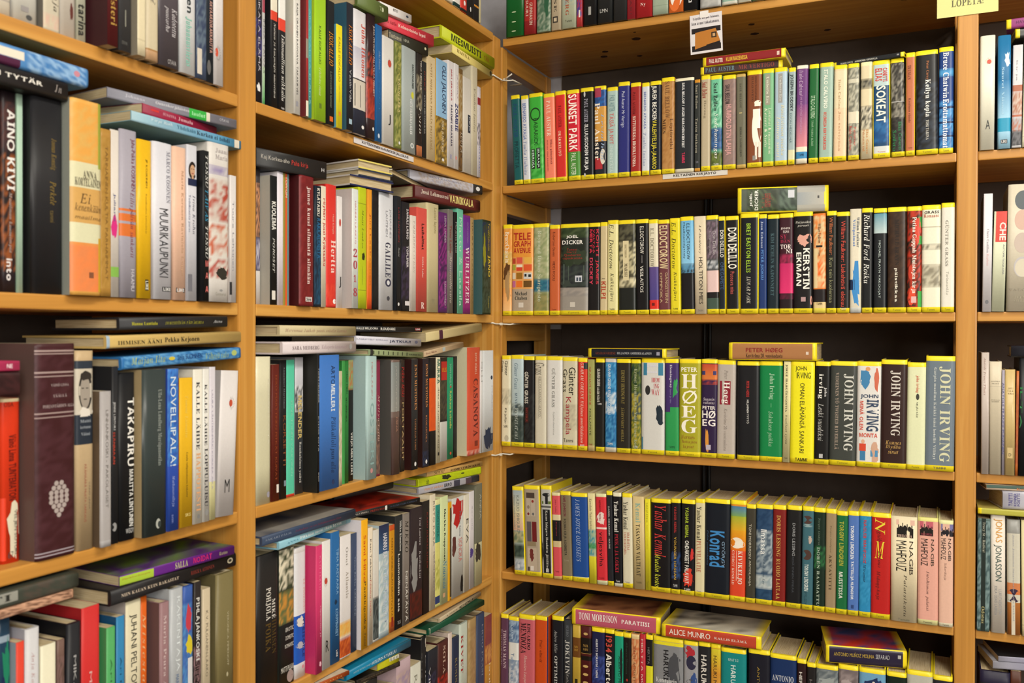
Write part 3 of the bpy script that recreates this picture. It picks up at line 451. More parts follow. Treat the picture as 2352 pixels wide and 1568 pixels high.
0|L|P|-1.2028|-0.0020|-0.5977|0.0196|0.1963|0.122|0.0000|0.0000|#d4d0b8||ivory spine with a dark blot, fourth from left, left bay lowest shelf|books standing on the left bay lowest shelf|o .48 .56 .35 .75 #3c3830
0|L|P|-1.1807|-0.0027|-0.5977|0.0098|0.1965|0.122|0.0000|0.0000|#6c544c||brown mottled slim spine, fifth from left, left bay lowest shelf|books standing on the left bay lowest shelf|n .1 .9 #7c605c #54443c
0|L|H|-1.1690|0.0002|-0.5977|0.0186|0.2116|0.135|0.0000|0.0000|#1c1d22|#141519|black spine with white spaced capitals, pages on top, sixth from left, left bay lowest shelf|books standing on the left bay lowest shelf|d .18 .8 .4 .6 #a8a8a8 MIKA PESSOLA
0|L|P|-1.1472|-0.0027|-0.5977|0.0254|0.2242|0.139|0.0000|0.0000|#c02c2c|#9c2024|bright red thick spine with white spaced capitals, seventh from left, left bay lowest shelf|books standing on the left bay lowest shelf|d .35 .95 .4 .55 #d8b0ac MIKA PESSOLA
0|L|P|-1.1182|0.0054|-0.5977|0.0129|0.1936|0.120|0.0000|0.0000|#4c9c5c|#3c8450|green short spine with dark lettering, eighth from left, left bay lowest shelf|books standing on the left bay lowest shelf|d .2 .8 .4 .6 #2c5c38 Ari Peltonen
0|L|P|-1.1013|0.0030|-0.5977|0.0124|0.2020|0.125|0.0000|0.0000|#2c78a8|#1c4c74|blue spine with dark lettering, ninth from left, left bay lowest shelf|books standing on the left bay lowest shelf|d .25 .7 .4 .6 #1c3c58 Ari Peltonen
0|L|P|-1.0850|0.0010|-0.5977|0.0239|0.2159|0.134|0.0000|0.0000|#ccc4a8|#a8a09c|cream spine with jagged black title, eighth from right, left bay lowest shelf|books standing on the left bay lowest shelf|d .08 .85 .2 .7 #24241f JUHANI PELTONEN KUOPUS
0|L|P|-1.0575|-0.0026|-0.5977|0.0094|0.2153|0.133|0.0000|0.0000|#cc5c18||orange slim spine with cream handwriting, seventh from right, left bay lowest shelf|books standing on the left bay lowest shelf|d .1 .8 .2 .7 I#e0b07c Mistesta sinne
0|L|H|-1.0428|0.0159|-0.5977|0.0150|0.2052|0.131|0.0000|0.0000|#8c6c70|#5c4444|dusty rose spine with white serif lettering, sixth from right, left bay lowest shelf|books standing on the left bay lowest shelf|d .08 .95 .3 .6 S#c8b4b4 Maria Peura Antaumuksella
0|L|H|-1.0248|0.0155|-0.5977|0.0218|0.2179|0.139|0.0000|0.0000|#a4a8ac||silver-grey spine with white title and blue scribble, fifth from right, left bay lowest shelf|books standing on the left bay lowest shelf|d .05 .5 .35 .7 #d4dce0 RAKENTAJA; d .52 .75 .35 .6 #4c6c94 MARKO TERONEN; q .75 .95 .1 .9 #3c5c94
0|L|H|-0.9992|0.0123|-0.5977|0.0173|0.2149|0.138|0.0000|0.0000|#34549c||blue spine with colourful comic shapes, fourth from right, left bay lowest shelf|books standing on the left bay lowest shelf|n .1 .9 #3c5ca4 #4c84b8; q .1 .3 .2 .8 #c03c4c; q .3 .45 .1 .9 #d0c030; p .45 .9 .4 .9 #d4d4d8
0|L|P|-0.9769|0.0090|-0.5977|0.0130|0.2151|0.133|0.0000|0.0000|#241f20||black spine with white jagged capitals, third from right, left bay lowest shelf|books standing on the left bay lowest shelf|n .4 .98 #2c2424 #8c6c70; d .1 .5 .1 .7 B#d4d4d0 PIHLAJANKOSKI; d .5 .9 .1 .8 #1c1718 SIITÄ ENOT
0|L|P|-0.9622|0.0101|-0.5977|0.0148|0.2023|0.125|0.0000|0.0000|#bcae94||sand slim spine with thin grey capitals, second from right, left bay lowest shelf|books standing on the left bay lowest shelf|d .15 .6 .35 .65 #7c7464 K.V. PULGANEN-LAAKO
0|L|H|-0.9437|0.0188|-0.5977|0.0341|0.2181|0.145|0.0000|0.0000|#726844|#5c5438|drab olive thick spine beside the upright, last on right, left bay lowest shelf|books standing on the left bay lowest shelf|d .25 .6 .55 .65 #b0a888 VERONICA PIMENOFF; o .64 .67 .52 .62 #b0a888
1|L|H|-1.1143|0.0080|-0.3788|0.0199|0.2197|0.138|0.0000|0.0000|#1c1a1c||black book lying under the purple one, left bay lowest shelf|books lying flat on the left bay lowest shelf|t .07 .5 .4 .6 S#c8b8a4 NIIN KAUAN KUIN RAKASTAT; t .6 .8 .35 .6 S#7c3028 RIIKKA AITONEN; o .92 .97 .25 .65 #b0a890; o .93 .96 .35 .55 #2c2824
1|L|P|-1.0972|0.0034|-0.3584|0.0128|0.1907|0.120|-0.0661|0.0000|#5c1f7c||purple book lying with lime corner label, left bay lowest shelf|books lying flat on the left bay lowest shelf|p 0 .27 .1 .98 #a4c03c; t .02 .24 .3 .5 #b07c2c Markku Karpio; t .45 .56 .15 .8 S#c0c08c SALLA; t .61 .78 .15 .75 B#c02470 NOIDAT; t .85 .93 .3 .65 I#c0b88c Karisto; top n #4c1c6c #6c8c2c
1|L|P|-1.3680|0.0080|-0.3532|0.0102|0.2000|0.126|0.0000|0.0000|#b88c70||skin-toned photo book lying beneath the grey-green one, left bay lowest shelf|books lying flat on the left bay lowest shelf|n 0.120 0.991 #c89c80 #6c4c3c; t 0.120 0.613 .4 .7 #7c5c4c tarina
1|L|H|-1.3606|0.0080|-0.3425|0.0176|0.2000|0.126|0.0000|0.0000|#3c4038||dark grey-green book lying under the shelf, left bay lowest shelf|books lying flat on the left bay lowest shelf|p 0.120 0.608 .1 .7 #8c8c84; t 0.120 0.569 .2 .6 S#2c2c28 MATTI; n 0.633 0.927 #3c4038 #4c443c
0|M|H|-0.2639|0.0026|0.6439|0.0289|0.2050|0.131|0.0000|0.0000|#dcd8cc||cream white spine near the shelf end, first from left, middle bay top shelf|books standing on the middle bay top shelf|b .98 1 #c8c4b8
0|M|H|-0.2313|0.0020|0.6439|0.0303|0.2050|0.131|0.0000|0.0000|#e0ddd8||white spine with dark foot, second from left, middle bay top shelf|books standing on the middle bay top shelf|b .96 1 #1c3a38
0|M|H|-0.1997|0.0018|0.6439|0.0294|0.2050|0.131|0.0000|0.0000|#c83a30||red spine with white foot mark, third from left, middle bay top shelf|books standing on the middle bay top shelf|b .97 1 #222; o .88 .93 .4 .7 #eee; p .78 .8 .2 .5 #222
0|M|P|-0.1683|0.0015|0.6439|0.0263|0.2050|0.127|0.0000|0.0000|#2a2a2c||black spine with white foot mark, fourth from left, middle bay top shelf|books standing on the middle bay top shelf|o .9 .95 .4 .6 #ddd
0|M|P|-0.1409|0.0014|0.6439|0.0275|0.2050|0.127|0.0000|0.0000|#2c2c30||black spine with orange foot lettering, second from right, middle bay top shelf|books standing on the middle bay top shelf|p .84 .86 .1 .9 #c88830
0|M|P|-0.1130|0.0024|0.6439|0.0063|0.2050|0.127|0.0000|0.0000|#d0c8a0||very slim ivory spine at shelf end, last on right, middle bay top shelf|books standing on the middle bay top shelf|b 0 1 #d4cca8
0|M|P|-0.8258|-0.0140|0.3020|0.0138|0.2050|0.127|0.0000|0.0000|#1d1b22||black spine with violet glow and white triangle, first from left, middle bay second shelf|books standing on the middle bay second shelf|n .35 .65 #1c1a20 #3a3470; d .2 .75 .3 .7 #b8b4bc SIKALA ELÄMÄ; q .82 .9 .1 .7 #ddd
0|M|P|-0.8115|-0.0139|0.3020|0.0055|0.2050|0.127|0.0000|0.0000|#b8b8b8||very slim grey spine with green foot, second from left, middle bay second shelf|books standing on the middle bay second shelf|b .1 .3 #a04858; g .7 1 #b8c8b0 #3f9a50; d .35 .75 .3 .7 #222 INGA TAIVAS
0|M|P|-0.8006|-0.0065|0.3020|0.0154|0.2050|0.127|0.0000|0.0000|#17181c||slim black spine with cream head and red band, third from left, middle bay second shelf|books standing on the middle bay second shelf|b 0 .27 #d8d2c0; b .27 .34 #d0402c; d .36 .92 .3 .65 I#e0dcd4 Nainen ja kaupungin naurettava
0|M|P|-0.7824|-0.0066|0.3020|0.0168|0.2050|0.127|0.0000|0.0000|#17181d||black spine, white head, red band, white script, fourth from left, middle bay second shelf|books standing on the middle bay second shelf|b 0 .3 #dddcd8; b .3 .39 #d4402e; d .42 .92 .35 .8 I#e8e6e0 Isänmaallisen seikkailu; h .97 .985 #ddd TAMMI
0|M|P|-0.7580|0.0029|0.3020|0.0169|0.2050|0.127|0.0000|0.0000|#d8d6d0|#bcb8ac|white spine with slim spaced capitals, fifth from left, middle bay second shelf|books standing on the middle bay second shelf|d .15 .85 .3 .6 #3c3c40 RAIJA ORANEN RAIVOAVA TAKAKIRVES; p .9 .94 .3 .65 #8c8c94
0|M|P|-0.7352|0.0097|0.3020|0.0056|0.2050|0.127|0.0000|0.0000|#a03030|#6a2a2c|slim red spine with photo patch, sixth from left, middle bay second shelf|books standing on the middle bay second shelf|p .4 .55 0 1 #8c8878; p .88 1 0 1 #d8d4c0
0|M|P|-0.7279|0.0067|0.3020|0.0107|0.2050|0.127|0.0000|0.0000|#4aa0a0||slim turquoise spine, seventh from left, middle bay second shelf|books standing on the middle bay second shelf|d .15 .9 .3 .65 #8cd0cc AIKA VALOA ELÄMÄ
0|M|P|-0.7122|0.0084|0.3020|0.0306|0.2050|0.127|0.0000|0.0000|#9cc828|#a8c030|lime green spine with black thin capitals, eighth from left, middle bay second shelf|books standing on the middle bay second shelf|d .25 .55 .35 .55 #4c6420 KALLE ISOKALLIO; d .58 .8 .35 .55 I#d8e4a0 Tehtäväsi elämä; p .86 .9 .4 .6 #5c7424
0|M|P|-0.6757|0.0068|0.3020|0.0199|0.2050|0.127|0.0000|0.0000|#1d1f22||black spine with slanted orange capitals, ninth from left, middle bay second shelf|books standing on the middle bay second shelf|d .25 .52 .2 .75 I#e0922c ISOKALLIO; d .57 .86 .35 .6 #7c8474 Lottovoiton lunnaat; p .93 .97 .3 .75 #d06420
0|M|P|-0.6501|0.0065|0.3020|0.0171|0.1730|0.107|0.0000|0.0000|#e8d824|#5a9cb4|short bright yellow spine, tenth from left, middle bay second shelf|books standing on the middle bay second shelf|d .12 .55 .3 .6 #9c8c2c KALLE ISOKALLIO; d .57 .75 .35 .6 I#a8982c Vapaa viikonloppu; p .84 .88 .35 .7 #d08428
0|M|P|-0.6301|0.0134|0.3020|0.0192|0.2152|0.133|0.0000|0.0000|#22242e|#2f5468|navy-black spine with slanted orange capitals, eleventh from left, middle bay second shelf|books standing on the middle bay second shelf|d .17 .48 .25 .75 I#e0842c ISOKALLIO; d .52 .78 .35 .65 #b0b0b4 Vasili-Villa; p .91 .95 .3 .75 #9ab4c4
0|M|H|-0.6058|0.0099|0.3020|0.0398|0.2139|0.137|0.0000|0.0000|#d4d2d8||glossy white jacket, red author name, navy foot, twelfth from left, middle bay second shelf|books standing on the middle bay second shelf|b .16 .3 #d8d6dc; g .3 .55 #b8b8c8 #dcd8dc; b .555 .565 #3a3438; b .565 .8 #c8c0b4; p .6 .78 .1 .15 #444; p .6 .78 .5 .54 #444; b .8 1 #242838; d .1 .53 .55 .9 S#c8584c Juha Itkonen; o .92 .95 .6 .8 #ddd
0|M|H|-0.5603|0.0080|0.3020|0.0256|0.2197|0.138|0.0000|0.0000|#2e1c20||black spine with red sunset clouds, thirteenth from left, middle bay second shelf|books standing on the middle bay second shelf|n .3 .5 #3a2024 #a03828; n .5 .85 #7c2c28 #b04030; b .84 1 #2c1c20; d .08 .65 .6 .85 #c8c0bc JUHA ITKONEN PALATKAA PERHEET; o .9 .93 .6 .8 #ddd
0|M|P|-0.5322|0.0071|0.3020|0.0203|0.2091|0.130|0.0000|0.0000|#22609c||plain medium blue spine, fourteenth from left, middle bay second shelf|books standing on the middle bay second shelf|d .22 .38 .4 .65 I#9cb8d8 Juha Itkonen; d .4 .72 .4 .6 #2c70a8 KOHTI; o .93 .97 .3 .6 #c0d0e0
0|M|P|-0.5080|0.0053|0.3020|0.0387|0.1971|0.122|0.0000|0.0000|#dad8d4||white spine with tiny red burst and letter, thirteenth from right, middle bay second shelf|books standing on the middle bay second shelf|o .2 .27 .45 .75 #c04838; x .18 .29 .35 .85 #7c6c6c; h .71 .81 .5 .7 #26262a J
0|M|P|-0.4677|0.0072|0.3020|0.0229|0.1984|0.125|0.0000|0.0000|#6c7438||moss green painted spine, twelfth from right, middle bay second shelf|books standing on the middle bay second shelf|n .02 .98 #5c6830 #9c9c58; d .1 .32 .4 .65 S#a8a458 RAITA; d .34 .66 .3 .7 #d8c88c VALON JUHLA; o .93 .96 .5 .75 #ddd
0|M|H|-0.4406|0.0060|0.3020|0.0518|0.1984|0.140|0.0000|0.0000|#a2acac||silver grey spine with yellow triangle, eleventh from right, middle bay second shelf|books standing on the middle bay second shelf|d .14 .37 .65 .78 B#3a4444 KARRI PAKARINEN; q .4 .48 .6 .85 #c8c840; d .48 .82 .5 .68 B#e0e4e4 VASTA VALASKALA LAULAA; o .9 .95 .55 .8 #d8dcdc; o .91 .94 .6 .75 #8c9898
0|M|P|-0.3884|0.0064|0.3020|0.0206|0.1984|0.131|0.0000|0.0000|#2a2624||black photo spine with pale face at foot, tenth from right, middle bay second shelf|books standing on the middle bay second shelf|n .2 .55 #2c2822 #8c8470; b .6 .9 #1d1614; b .9 1 #b87048; d .06 .35 .6 .8 #e0dcd4 TERO NEVALA; d .52 .78 .3 .7 I#e4e0d8 Tyttö
0|M|P|-0.3654|0.0055|0.3020|0.0160|0.1884|0.117|0.0000|0.0000|#26282a||slim dark grey spine, ninth from right, middle bay second shelf|books standing on the middle bay second shelf|d .1 .3 .3 .6 #8c3c34 MYRSKY; d .35 .75 .3 .6 #9c9c9c KUTOI KERTOMUKSIA
0|M|P|-0.3489|0.0055|0.3020|0.0343|0.2054|0.127|0.0000|0.0000|#d4c098|#c8b488|cream spine with slim gold capitals, eighth from right, middle bay second shelf|books standing on the middle bay second shelf|d .06 .9 .4 .65 S#9c8050 ANTTI MIELONEN PIMEÄN PEITTÄMÄ
0|M|P|-0.3095|0.0046|0.3020|0.0461|0.2104|0.130|0.0000|0.0000|#8ab4d8|#d8a838|sky blue over golden grass photo spine, seventh from right, middle bay second shelf|books standing on the middle bay second shelf|b .55 1 #7c6430; n .55 .98 #5c4c28 #b09040; d .04 .5 .4 .85 #2c3c5c OLLI JALONEN; d .58 .88 .4 .65 #d8d0b8 POIKA JA PAPUKAIJA; o .94 .97 .5 .7 #ddd
0|M|P|-0.2630|0.0054|0.3020|0.0263|0.2187|0.136|0.0000|0.0000|#dcd9dc||white spine with red author and navy title, sixth from right, middle bay second shelf|books standing on the middle bay second shelf|d .07 .37 .45 .7 B#b0303c JARI JÄRVELÄ; d .41 .8 .45 .7 B#24264a PAREMPI MAAILMA; p .88 .92 .4 .6 #8c8cac
0|M|P|-0.2363|0.0052|0.3020|0.0217|0.2197|0.136|0.0000|0.0000|#dcdadc||white spine with blue block title, fifth from right, middle bay second shelf|books standing on the middle bay second shelf|d .1 .33 .5 .75 #b8a8b4 J.P. KOTILA; d .38 .64 .2 .8 B#2a3470 ZOMBIE; p .88 .91 .3 .6 #d08c88
0|M|P|-0.2142|0.0051|0.3020|0.0178|0.2146|0.133|0.0000|0.0000|#6c5430||slim brown photo spine, fourth from right, middle bay second shelf|books standing on the middle bay second shelf|n .05 .6 #8c6c34 #b0a080; n .6 .98 #3c2c1c #7c5c34; d .62 .82 .4 .8 I#e4dccc LUUTA
0|M|P|-0.1928|0.0040|0.3020|0.0387|0.2035|0.126|0.0000|0.0000|#d4d0c8||short off-white spine with black label, third from right, middle bay second shelf|books standing on the middle bay second shelf|p .38 .57 .55 .85 #2c3444; d .4 .55 .62 .8 #b8bcc4 KIRJA
0|M|H|-0.1537|0.0043|0.3020|0.0292|0.2367|0.158|0.0000|0.0000|#c8c0a8|#c4bdaa|worn ivory spine, second from right, middle bay second shelf|books standing on the middle bay second shelf|d .2 .6 .3 .6 I#9c9480 Vanhat laulut
0|M|P|-0.1241|0.0042|0.3020|0.0130|0.1982|0.123|0.0000|0.0000|#c8c4cc||slim pale lilac spine beside the upright, last on right, middle bay second shelf|books standing on the middle bay second shelf|b .12 .2 #8c2c34; n .4 .65 #3c3840 #c8c0c8; d .65 .95 .3 .7 #7c7cac ALKULAULU
1|M|P|-0.4683|-0.0066|0.5012|0.0220|0.1148|0.100|-0.1600|0.0000|#2c2d24||dark olive book lying flat with pale title, middle bay second shelf|books lying flat on the middle bay second shelf|t .0 .3 .25 .65 S#b8b098 Tuntanssi; t .36 .5 .3 .55 #a8a898 NIINA; o .9 .95 .3 .55 #c8c4a0
1|M|P|-0.5043|-0.0104|0.5237|0.0227|0.1660|0.105|-0.1600|0.0000|#cc3848||coral pink book lying flat, white title, middle bay second shelf|books lying flat on the middle bay second shelf|t .1 .33 .3 .6 S#8c2430 Antti Autio; t .36 .84 .3 .65 S#ecd4c8 Kulmastoista lapsi
1|M|H|-0.5969|0.0118|0.5225|0.0278|0.0917|0.100|-0.0420|0.0000|#5c6c38||olive green book lying slanted on top, middle bay second shelf|books lying flat on the middle bay second shelf|t .7 .8 .3 .6 #a8b484 Tä; o .78 .84 .3 .6 #c8ccb0
1|M|P|-0.2489|0.0080|0.5395|0.0171|0.2083|0.143|0.0456|0.0000|#d8c878||pale straw book lying under the yellow-green one, middle bay second shelf|books lying flat on the middle bay second shelf|t .1 .4 .2 .6 S#a08c48 HANNA; o .92 .98 .2 .8 #3a3420
1|M|P|-0.5043|-0.0029|0.5469|0.0160|0.0884|0.100|-0.1600|0.0000|#d8d4d4||white book lying highest under the shelf, middle bay second shelf|books lying flat on the middle bay second shelf|t .4 .55 .2 .5 #333 eno; o .82 .9 .3 .6 #2c3444
1|M|H|-0.2933|0.0080|0.5572|0.0265|0.2440|0.154|0.0000|0.0000|#bac41e||yellow-green book lying at a slant, black capitals, middle bay second shelf|books lying flat on the middle bay second shelf|t .16 .72 .25 .8 B#242a20 MIESMUISTI; t .78 .88 .3 .75 B#8c5c1c TÄÄ
0|M|P|-0.8152|-0.0224|0.0000|0.0085|0.2071|0.133|0.0000|0.0000|#3a3436||slim collage photo spine, first from left, middle bay third shelf|books standing on the middle bay third shelf|n .1 .5 #c08860 #3a2c2c; n .5 .75 #4c4468 #b8b4c0; b .75 1 #d0ccc8
0|M|P|-0.8046|-0.0045|0.0000|0.0163|0.1981|0.123|0.0000|0.0000|#16181a|#a8a49a|black spine with bold white slanted title, second from left, middle bay third shelf|books standing on the middle bay third shelf|d .2 .42 .15 .75 B#e4e4e0 KUOLEMA; d .48 .75 .3 .6 I#d8d8d4 POROSET; p .89 .96 .2 .7 #d8d4cc
0|M|P|-0.7850|-0.0067|0.0000|0.0139|0.2071|0.136|0.0000|0.0000|#dcd8e0||slim white spine, third from left, middle bay third shelf|books standing on the middle bay third shelf|b 0 1 #dcd6e0
0|M|P|-0.7691|-0.0088|0.0000|0.0156|0.2071|0.137|0.0000|0.0000|#8c8038||slim spine with olive, orange and teal stripes, fourth from left, middle bay third shelf|books standing on the middle bay third shelf|p 0 1 0 .3 #8c8034; p 0 1 .3 .62 #d4582c; p 0 1 .62 .85 #4a8c8c; p 0 1 .85 1 #b83c58; d .02 .18 .35 .6 #f0dcc8 TOIVON
0|M|H|-0.7474|0.0081|0.0000|0.0357|0.2071|0.137|0.0000|0.0000|#6e1c20|#3c0f12|deep red spine with lowercase white title, fifth from left, middle bay third shelf|books standing on the middle bay third shelf|n .02 .98 #6a1a1e #7a2426; d .08 .83 .4 .7 S#e4d0cc janne kuusi silmästä silmään; p .93 .965 .35 .8 #e8e0dc; d .935 .96 .4 .75 B#222 LIKE
0|M|P|-0.7068|0.0051|0.0000|0.0176|0.1965|0.122|0.0000|0.0000|#182430||blue-black spine with white bold title, sixth from left, middle bay third shelf|books standing on the middle bay third shelf|n .3 .98 #16283c #204a68; d .02 .25 .3 .8 B#e0dcd0 KYLÄTASKU; d .27 .6 .3 .8 #2c6c9c RAKKAUDESTA
0|M|P|-0.6863|0.0025|0.0000|0.0132|0.1991|0.123|0.0000|0.0000|#dcd2bc||cream slim spine with bold red title, seventh from left, middle bay third shelf|books standing on the middle bay third shelf|d .1 .66 .25 .8 B#b83430 röyhäri Jussi Kylätasku
0|M|H|-0.6667|-0.0010|0.0000|0.0283|0.2056|0.132|0.0000|0.0000|#d0332c||bright red spine with white serif title, eighth from left, middle bay third shelf|books standing on the middle bay third shelf|d .24 .4 .5 .7 #e8a898 Heidi Köngäs; d .45 .72 .4 .85 S#f0d0c8 Hertta; o .93 .97 .6 .9 #eee; n .8 .98 #cc3028 #d84434
0|M|P|-0.6306|-0.0054|0.0000|0.0144|0.1904|0.118|0.0000|0.0000|#dcd8d8||slim white spine with black J and red burst, ninth from left, middle bay third shelf|books standing on the middle bay third shelf|o .2 .27 .3 .7 #b84840; h .72 .82 .3 .7 #222 J
0|M|P|-0.6102|0.0108|0.0000|0.0184|0.2051|0.127|0.0000|0.0000|#d6dcda|#b8b0ae|white spine with stacked red digits, tenth from left, middle bay third shelf|books standing on the middle bay third shelf|d .1 .46 .4 .6 #d08c90 HANNU LAAKSO; h .5 .57 .15 .75 S#a83848 2; h .6 .67 .15 .75 S#a83848 0; h .72 .78 .2 .6 S#a83848 1; h .83 .9 .15 .75 S#a83848 8
0|M|P|-0.5883|0.0088|0.0000|0.0243|0.2112|0.131|0.0000|0.0000|#b4c020||acid green spine with brush mark, eleventh from left, middle bay third shelf|books standing on the middle bay third shelf|b .13 .135 #7c8420; b .845 .85 #7c8420; d .18 .5 .4 .6 I#6c7420 Matti Laakso; q .52 .6 .3 .8 #2a2c14; d .65 .8 .4 .55 I#8c9430 valmiita
0|M|P|-0.5581|0.0073|0.0000|0.0136|0.2116|0.131|0.0000|0.0000|#e0962c||slim orange spine with red foot, twelfth from left, middle bay third shelf|books standing on the middle bay third shelf|g .6 1 #dc8c24 #d84420; d .2 .8 .35 .7 #b85420 Juri Laaksonen
0|M|P|-0.5417|0.0061|0.0000|0.0214|0.2117|0.131|0.0000|0.0000|#16161a||plain black spine, thirteenth from left, middle bay third shelf|books standing on the middle bay third shelf|n .1 .9 #141418 #1c1c20
0|M|H|-0.5150|0.0032|0.0000|0.0501|0.2139|0.139|0.0000|0.0000|#d2d4da||broad white spine with serif title and eye, fourteenth from left, middle bay third shelf|books standing on the middle bay third shelf|d .13 .38 .65 .8 #9898a0 JOHANNES; d .15 .37 .42 .56 #9898a0 LAHTINEN; d .42 .72 .4 .75 S#34344c GAILILE; o .73 .8 .4 .8 #34344c; o .745 .785 .5 .7 #d2d4da; o .88 .92 .5 .7 #44444c
0|M|P|-0.4628|0.0070|0.0000|0.0163|0.2133|0.132|0.0000|0.0000|#1d2026||slim blue-black spine with red letters, twelfth from right, middle bay third shelf|books standing on the middle bay third shelf|d .1 .4 .35 .6 #8c2c34 LASSI LAITINEN; d .45 .53 .35 .6 #c8c8c8 Acaty; o .93 .96 .3 .65 #ddd
0|M|P|-0.4397|0.0046|0.0000|0.0285|0.2060|0.128|0.0000|0.0000|#1f1e24||black spine with violet mottling, eleventh from right, middle bay third shelf|books standing on the middle bay third shelf|n .4 .9 #1f1e24 #3a3048; d .06 .34 .55 .8 B#d4d0d4 SAMULI LAIHO; d .4 .6 .55 .8 B#d4d0d4 TOPLINER; p .91 .95 .4 .95 #d8d4d8
0|M|P|-0.4096|0.0057|0.0000|0.0211|0.1837|0.114|0.0000|0.0000|#dcd4cc||short cream slim spine, tenth from right, middle bay third shelf|books standing on the middle bay third shelf|d .05 .6 .45 .75 I#b8a8a0 YMMÄRRYS SYDÄN
0|M|P|-0.3849|0.0043|0.0000|0.0402|0.2028|0.126|0.0000|0.0000|#d4554c||coral red spine with black script and white R, ninth from right, middle bay third shelf|books standing on the middle bay third shelf|d .15 .4 .45 .7 B#3c1c1c Lasihelmet; d .47 .67 .5 .65 S#f0c8c0 Sirkka Laine; h .91 .97 .4 .7 S#f0dcd4 R
0|M|H|-0.3430|0.0033|0.0000|0.0491|0.2173|0.139|0.0000|0.0000|#c8bc94||thick ivory spine, plain, eighth from right, middle bay third shelf|books standing on the middle bay third shelf|d .03 .27 .5 .75 S#a89c74 Laulut lapsen; p .88 .92 .4 .6 #8c8468
0|M|P|-0.2935|0.0033|0.0000|0.0336|0.2048|0.127|0.0000|0.0000|#5c2468||purple spine with spaced white letters, seventh from right, middle bay third shelf|books standing on the middle bay third shelf|n .1 .95 #3c1c4c #8c2c80; d .03 .3 .6 .8 #c8b8cc LEENA LANDER; d .68 .93 .6 .8 #c8b8cc TULKOON MYRSKY
0|M|P|-0.2538|0.0013|0.0000|0.0226|0.2152|0.133|0.0000|0.0000|#77706c||slim grey-brown spine with red author, sixth from right, middle bay third shelf|books standing on the middle bay third shelf|g .4 .6 #8c8480 #6c6470; d .15 .42 .3 .7 #8c3c38 Timo Laine; d .45 .9 .3 .7 I#d0c8c0 Musterosilla virta
0|M|P|-0.2277|0.0014|0.0000|0.0144|0.2129|0.132|0.0000|0.0000|#17171a||very slim black spine, fifth from right, middle bay third shelf|books standing on the middle bay third shelf|d .1 .4 .3 .7 #c8c8c8 Marjatta Lassi
0|M|P|-0.2130|0.0009|0.0000|0.0277|0.2219|0.138|0.0000|0.0000|#6fc0a4||mint spine with thin white capitals, fourth from right, middle bay third shelf|books standing on the middle bay third shelf|d .08 .93 .3 .75 #b8e0d0 Mattu & Lassila
0|M|P|-0.1827|-0.0010|0.0000|0.0350|0.2126|0.132|0.0000|0.0000|#7c2c80||violet to magenta spine with white title, third from right, middle bay third shelf|books standing on the middle bay third shelf|g .02 .35 #6c2c8c #6c3c98; g .35 .7 #8c2c80 #c03468; g .7 1 #b82c60 #7c2474; d .07 .28 .5 .65 #a888c0 OUTO LEHTINEN; d .32 .9 .3 .75 S#ecdce8 WURLITZER
0|M|P|-0.1472|-0.0009|0.0000|0.0142|0.2103|0.130|0.0000|0.0000|#a88c5c||slim tan spine, second from right, middle bay third shelf|books standing on the middle bay third shelf|d .05 .9 .3 .6 #7c6440 HAURAAT LASIT VANHA
0|M|P|-0.1231|0.0163|0.0000|0.0416|0.2084|0.129|0.0000|0.0000|#27301f|#3a5a5c|multicoloured zigzag painted spine, gold title, last on right, middle bay third shelf|books standing on the middle bay third shelf|n .02 .5 #1c2c4c #3a4420; q .1 .55 .02 .35 #8c8c20; n .5 .98 #24301c #3c4c3c; d .03 .32 .6 .8 #b8a448 Torvald Lehtonen; d .37 .6 .55 .85 B#dcc03c JANO; d .8 .93 .6 .75 #a89840 Tandon
1|M|P|-0.8312|-0.0091|0.2079|0.0282|0.1451|0.100|-0.1600|0.0000|#232324||black book lying flat with grey and red lettering, middle bay third shelf|books lying flat on the middle bay third shelf|t .06 .45 .3 .6 #b4b0a8 Kaj Korkea-aho; t .48 .72 .3 .65 #b83830 Paha kirja; t .92 .96 .4 .6 #ccc H
1|M|F|-0.5966|-0.0040|0.2147|0.0186|0.1133|0.100|-0.1600|0.0000|#1d2550||deep blue book lying, page edges outward, middle bay third shelf|books lying flat on the middle bay third shelf|b 0 1 #c8c4c0
1|M|H|-0.3722|-0.0071|0.2229|0.0265|0.2450|0.154|-0.0783|0.0000|#571d1c||maroon book lying, cream and yellow title, middle bay third shelf|books lying flat on the middle bay third shelf|t .08 .48 .25 .6 S#dcd0c4 Jussi Lehmusvesi; t .5 .88 .15 .75 B#e4d888 VAINIKKALA; b .92 1 #4a1816
1|M|F|-0.4757|0.0060|0.2498|0.0116|0.2450|0.154|0.2200|0.0000|#1c1c1c||black book lying slanted, page edges outward, middle bay third shelf|books lying flat on the middle bay third shelf|b 0 1 #d0cab4
1|M|F|-0.5760|-0.0003|0.2339|0.0129|0.0895|0.100|-0.1600|0.0000|#2a3448||dark navy book lying, page edges outward, middle bay third shelf|books lying flat on the middle bay third shelf|b 0 1 #d0ccc4
1|M|H|-0.3626|-0.0251|0.2619|0.0207|0.2450|0.154|-0.1600|0.0000|#b8b8c4||pale marbled book lying, black round-label end, middle bay third shelf|books lying flat on the middle bay third shelf|n .1 .85 #b8b8c4 #a89c94; b .86 1 #2c2c30; o .9 .96 .25 .7 #d8d8d8; t .25 .68 .2 .4 S#8888a0 SEINÄ KAUNIIMPIA; t .28 .6 .5 .75 I#9c9cb4 KARKULAIVA
1|M|F|-0.5767|0.0001|0.2472|0.0155|0.0870|0.100|-0.1600|0.0000|#d8c96c||pale yellow covered book lying, page edges outward, middle bay third shelf|books lying flat on the middle bay third shelf|b 0 1 #d8d4d0
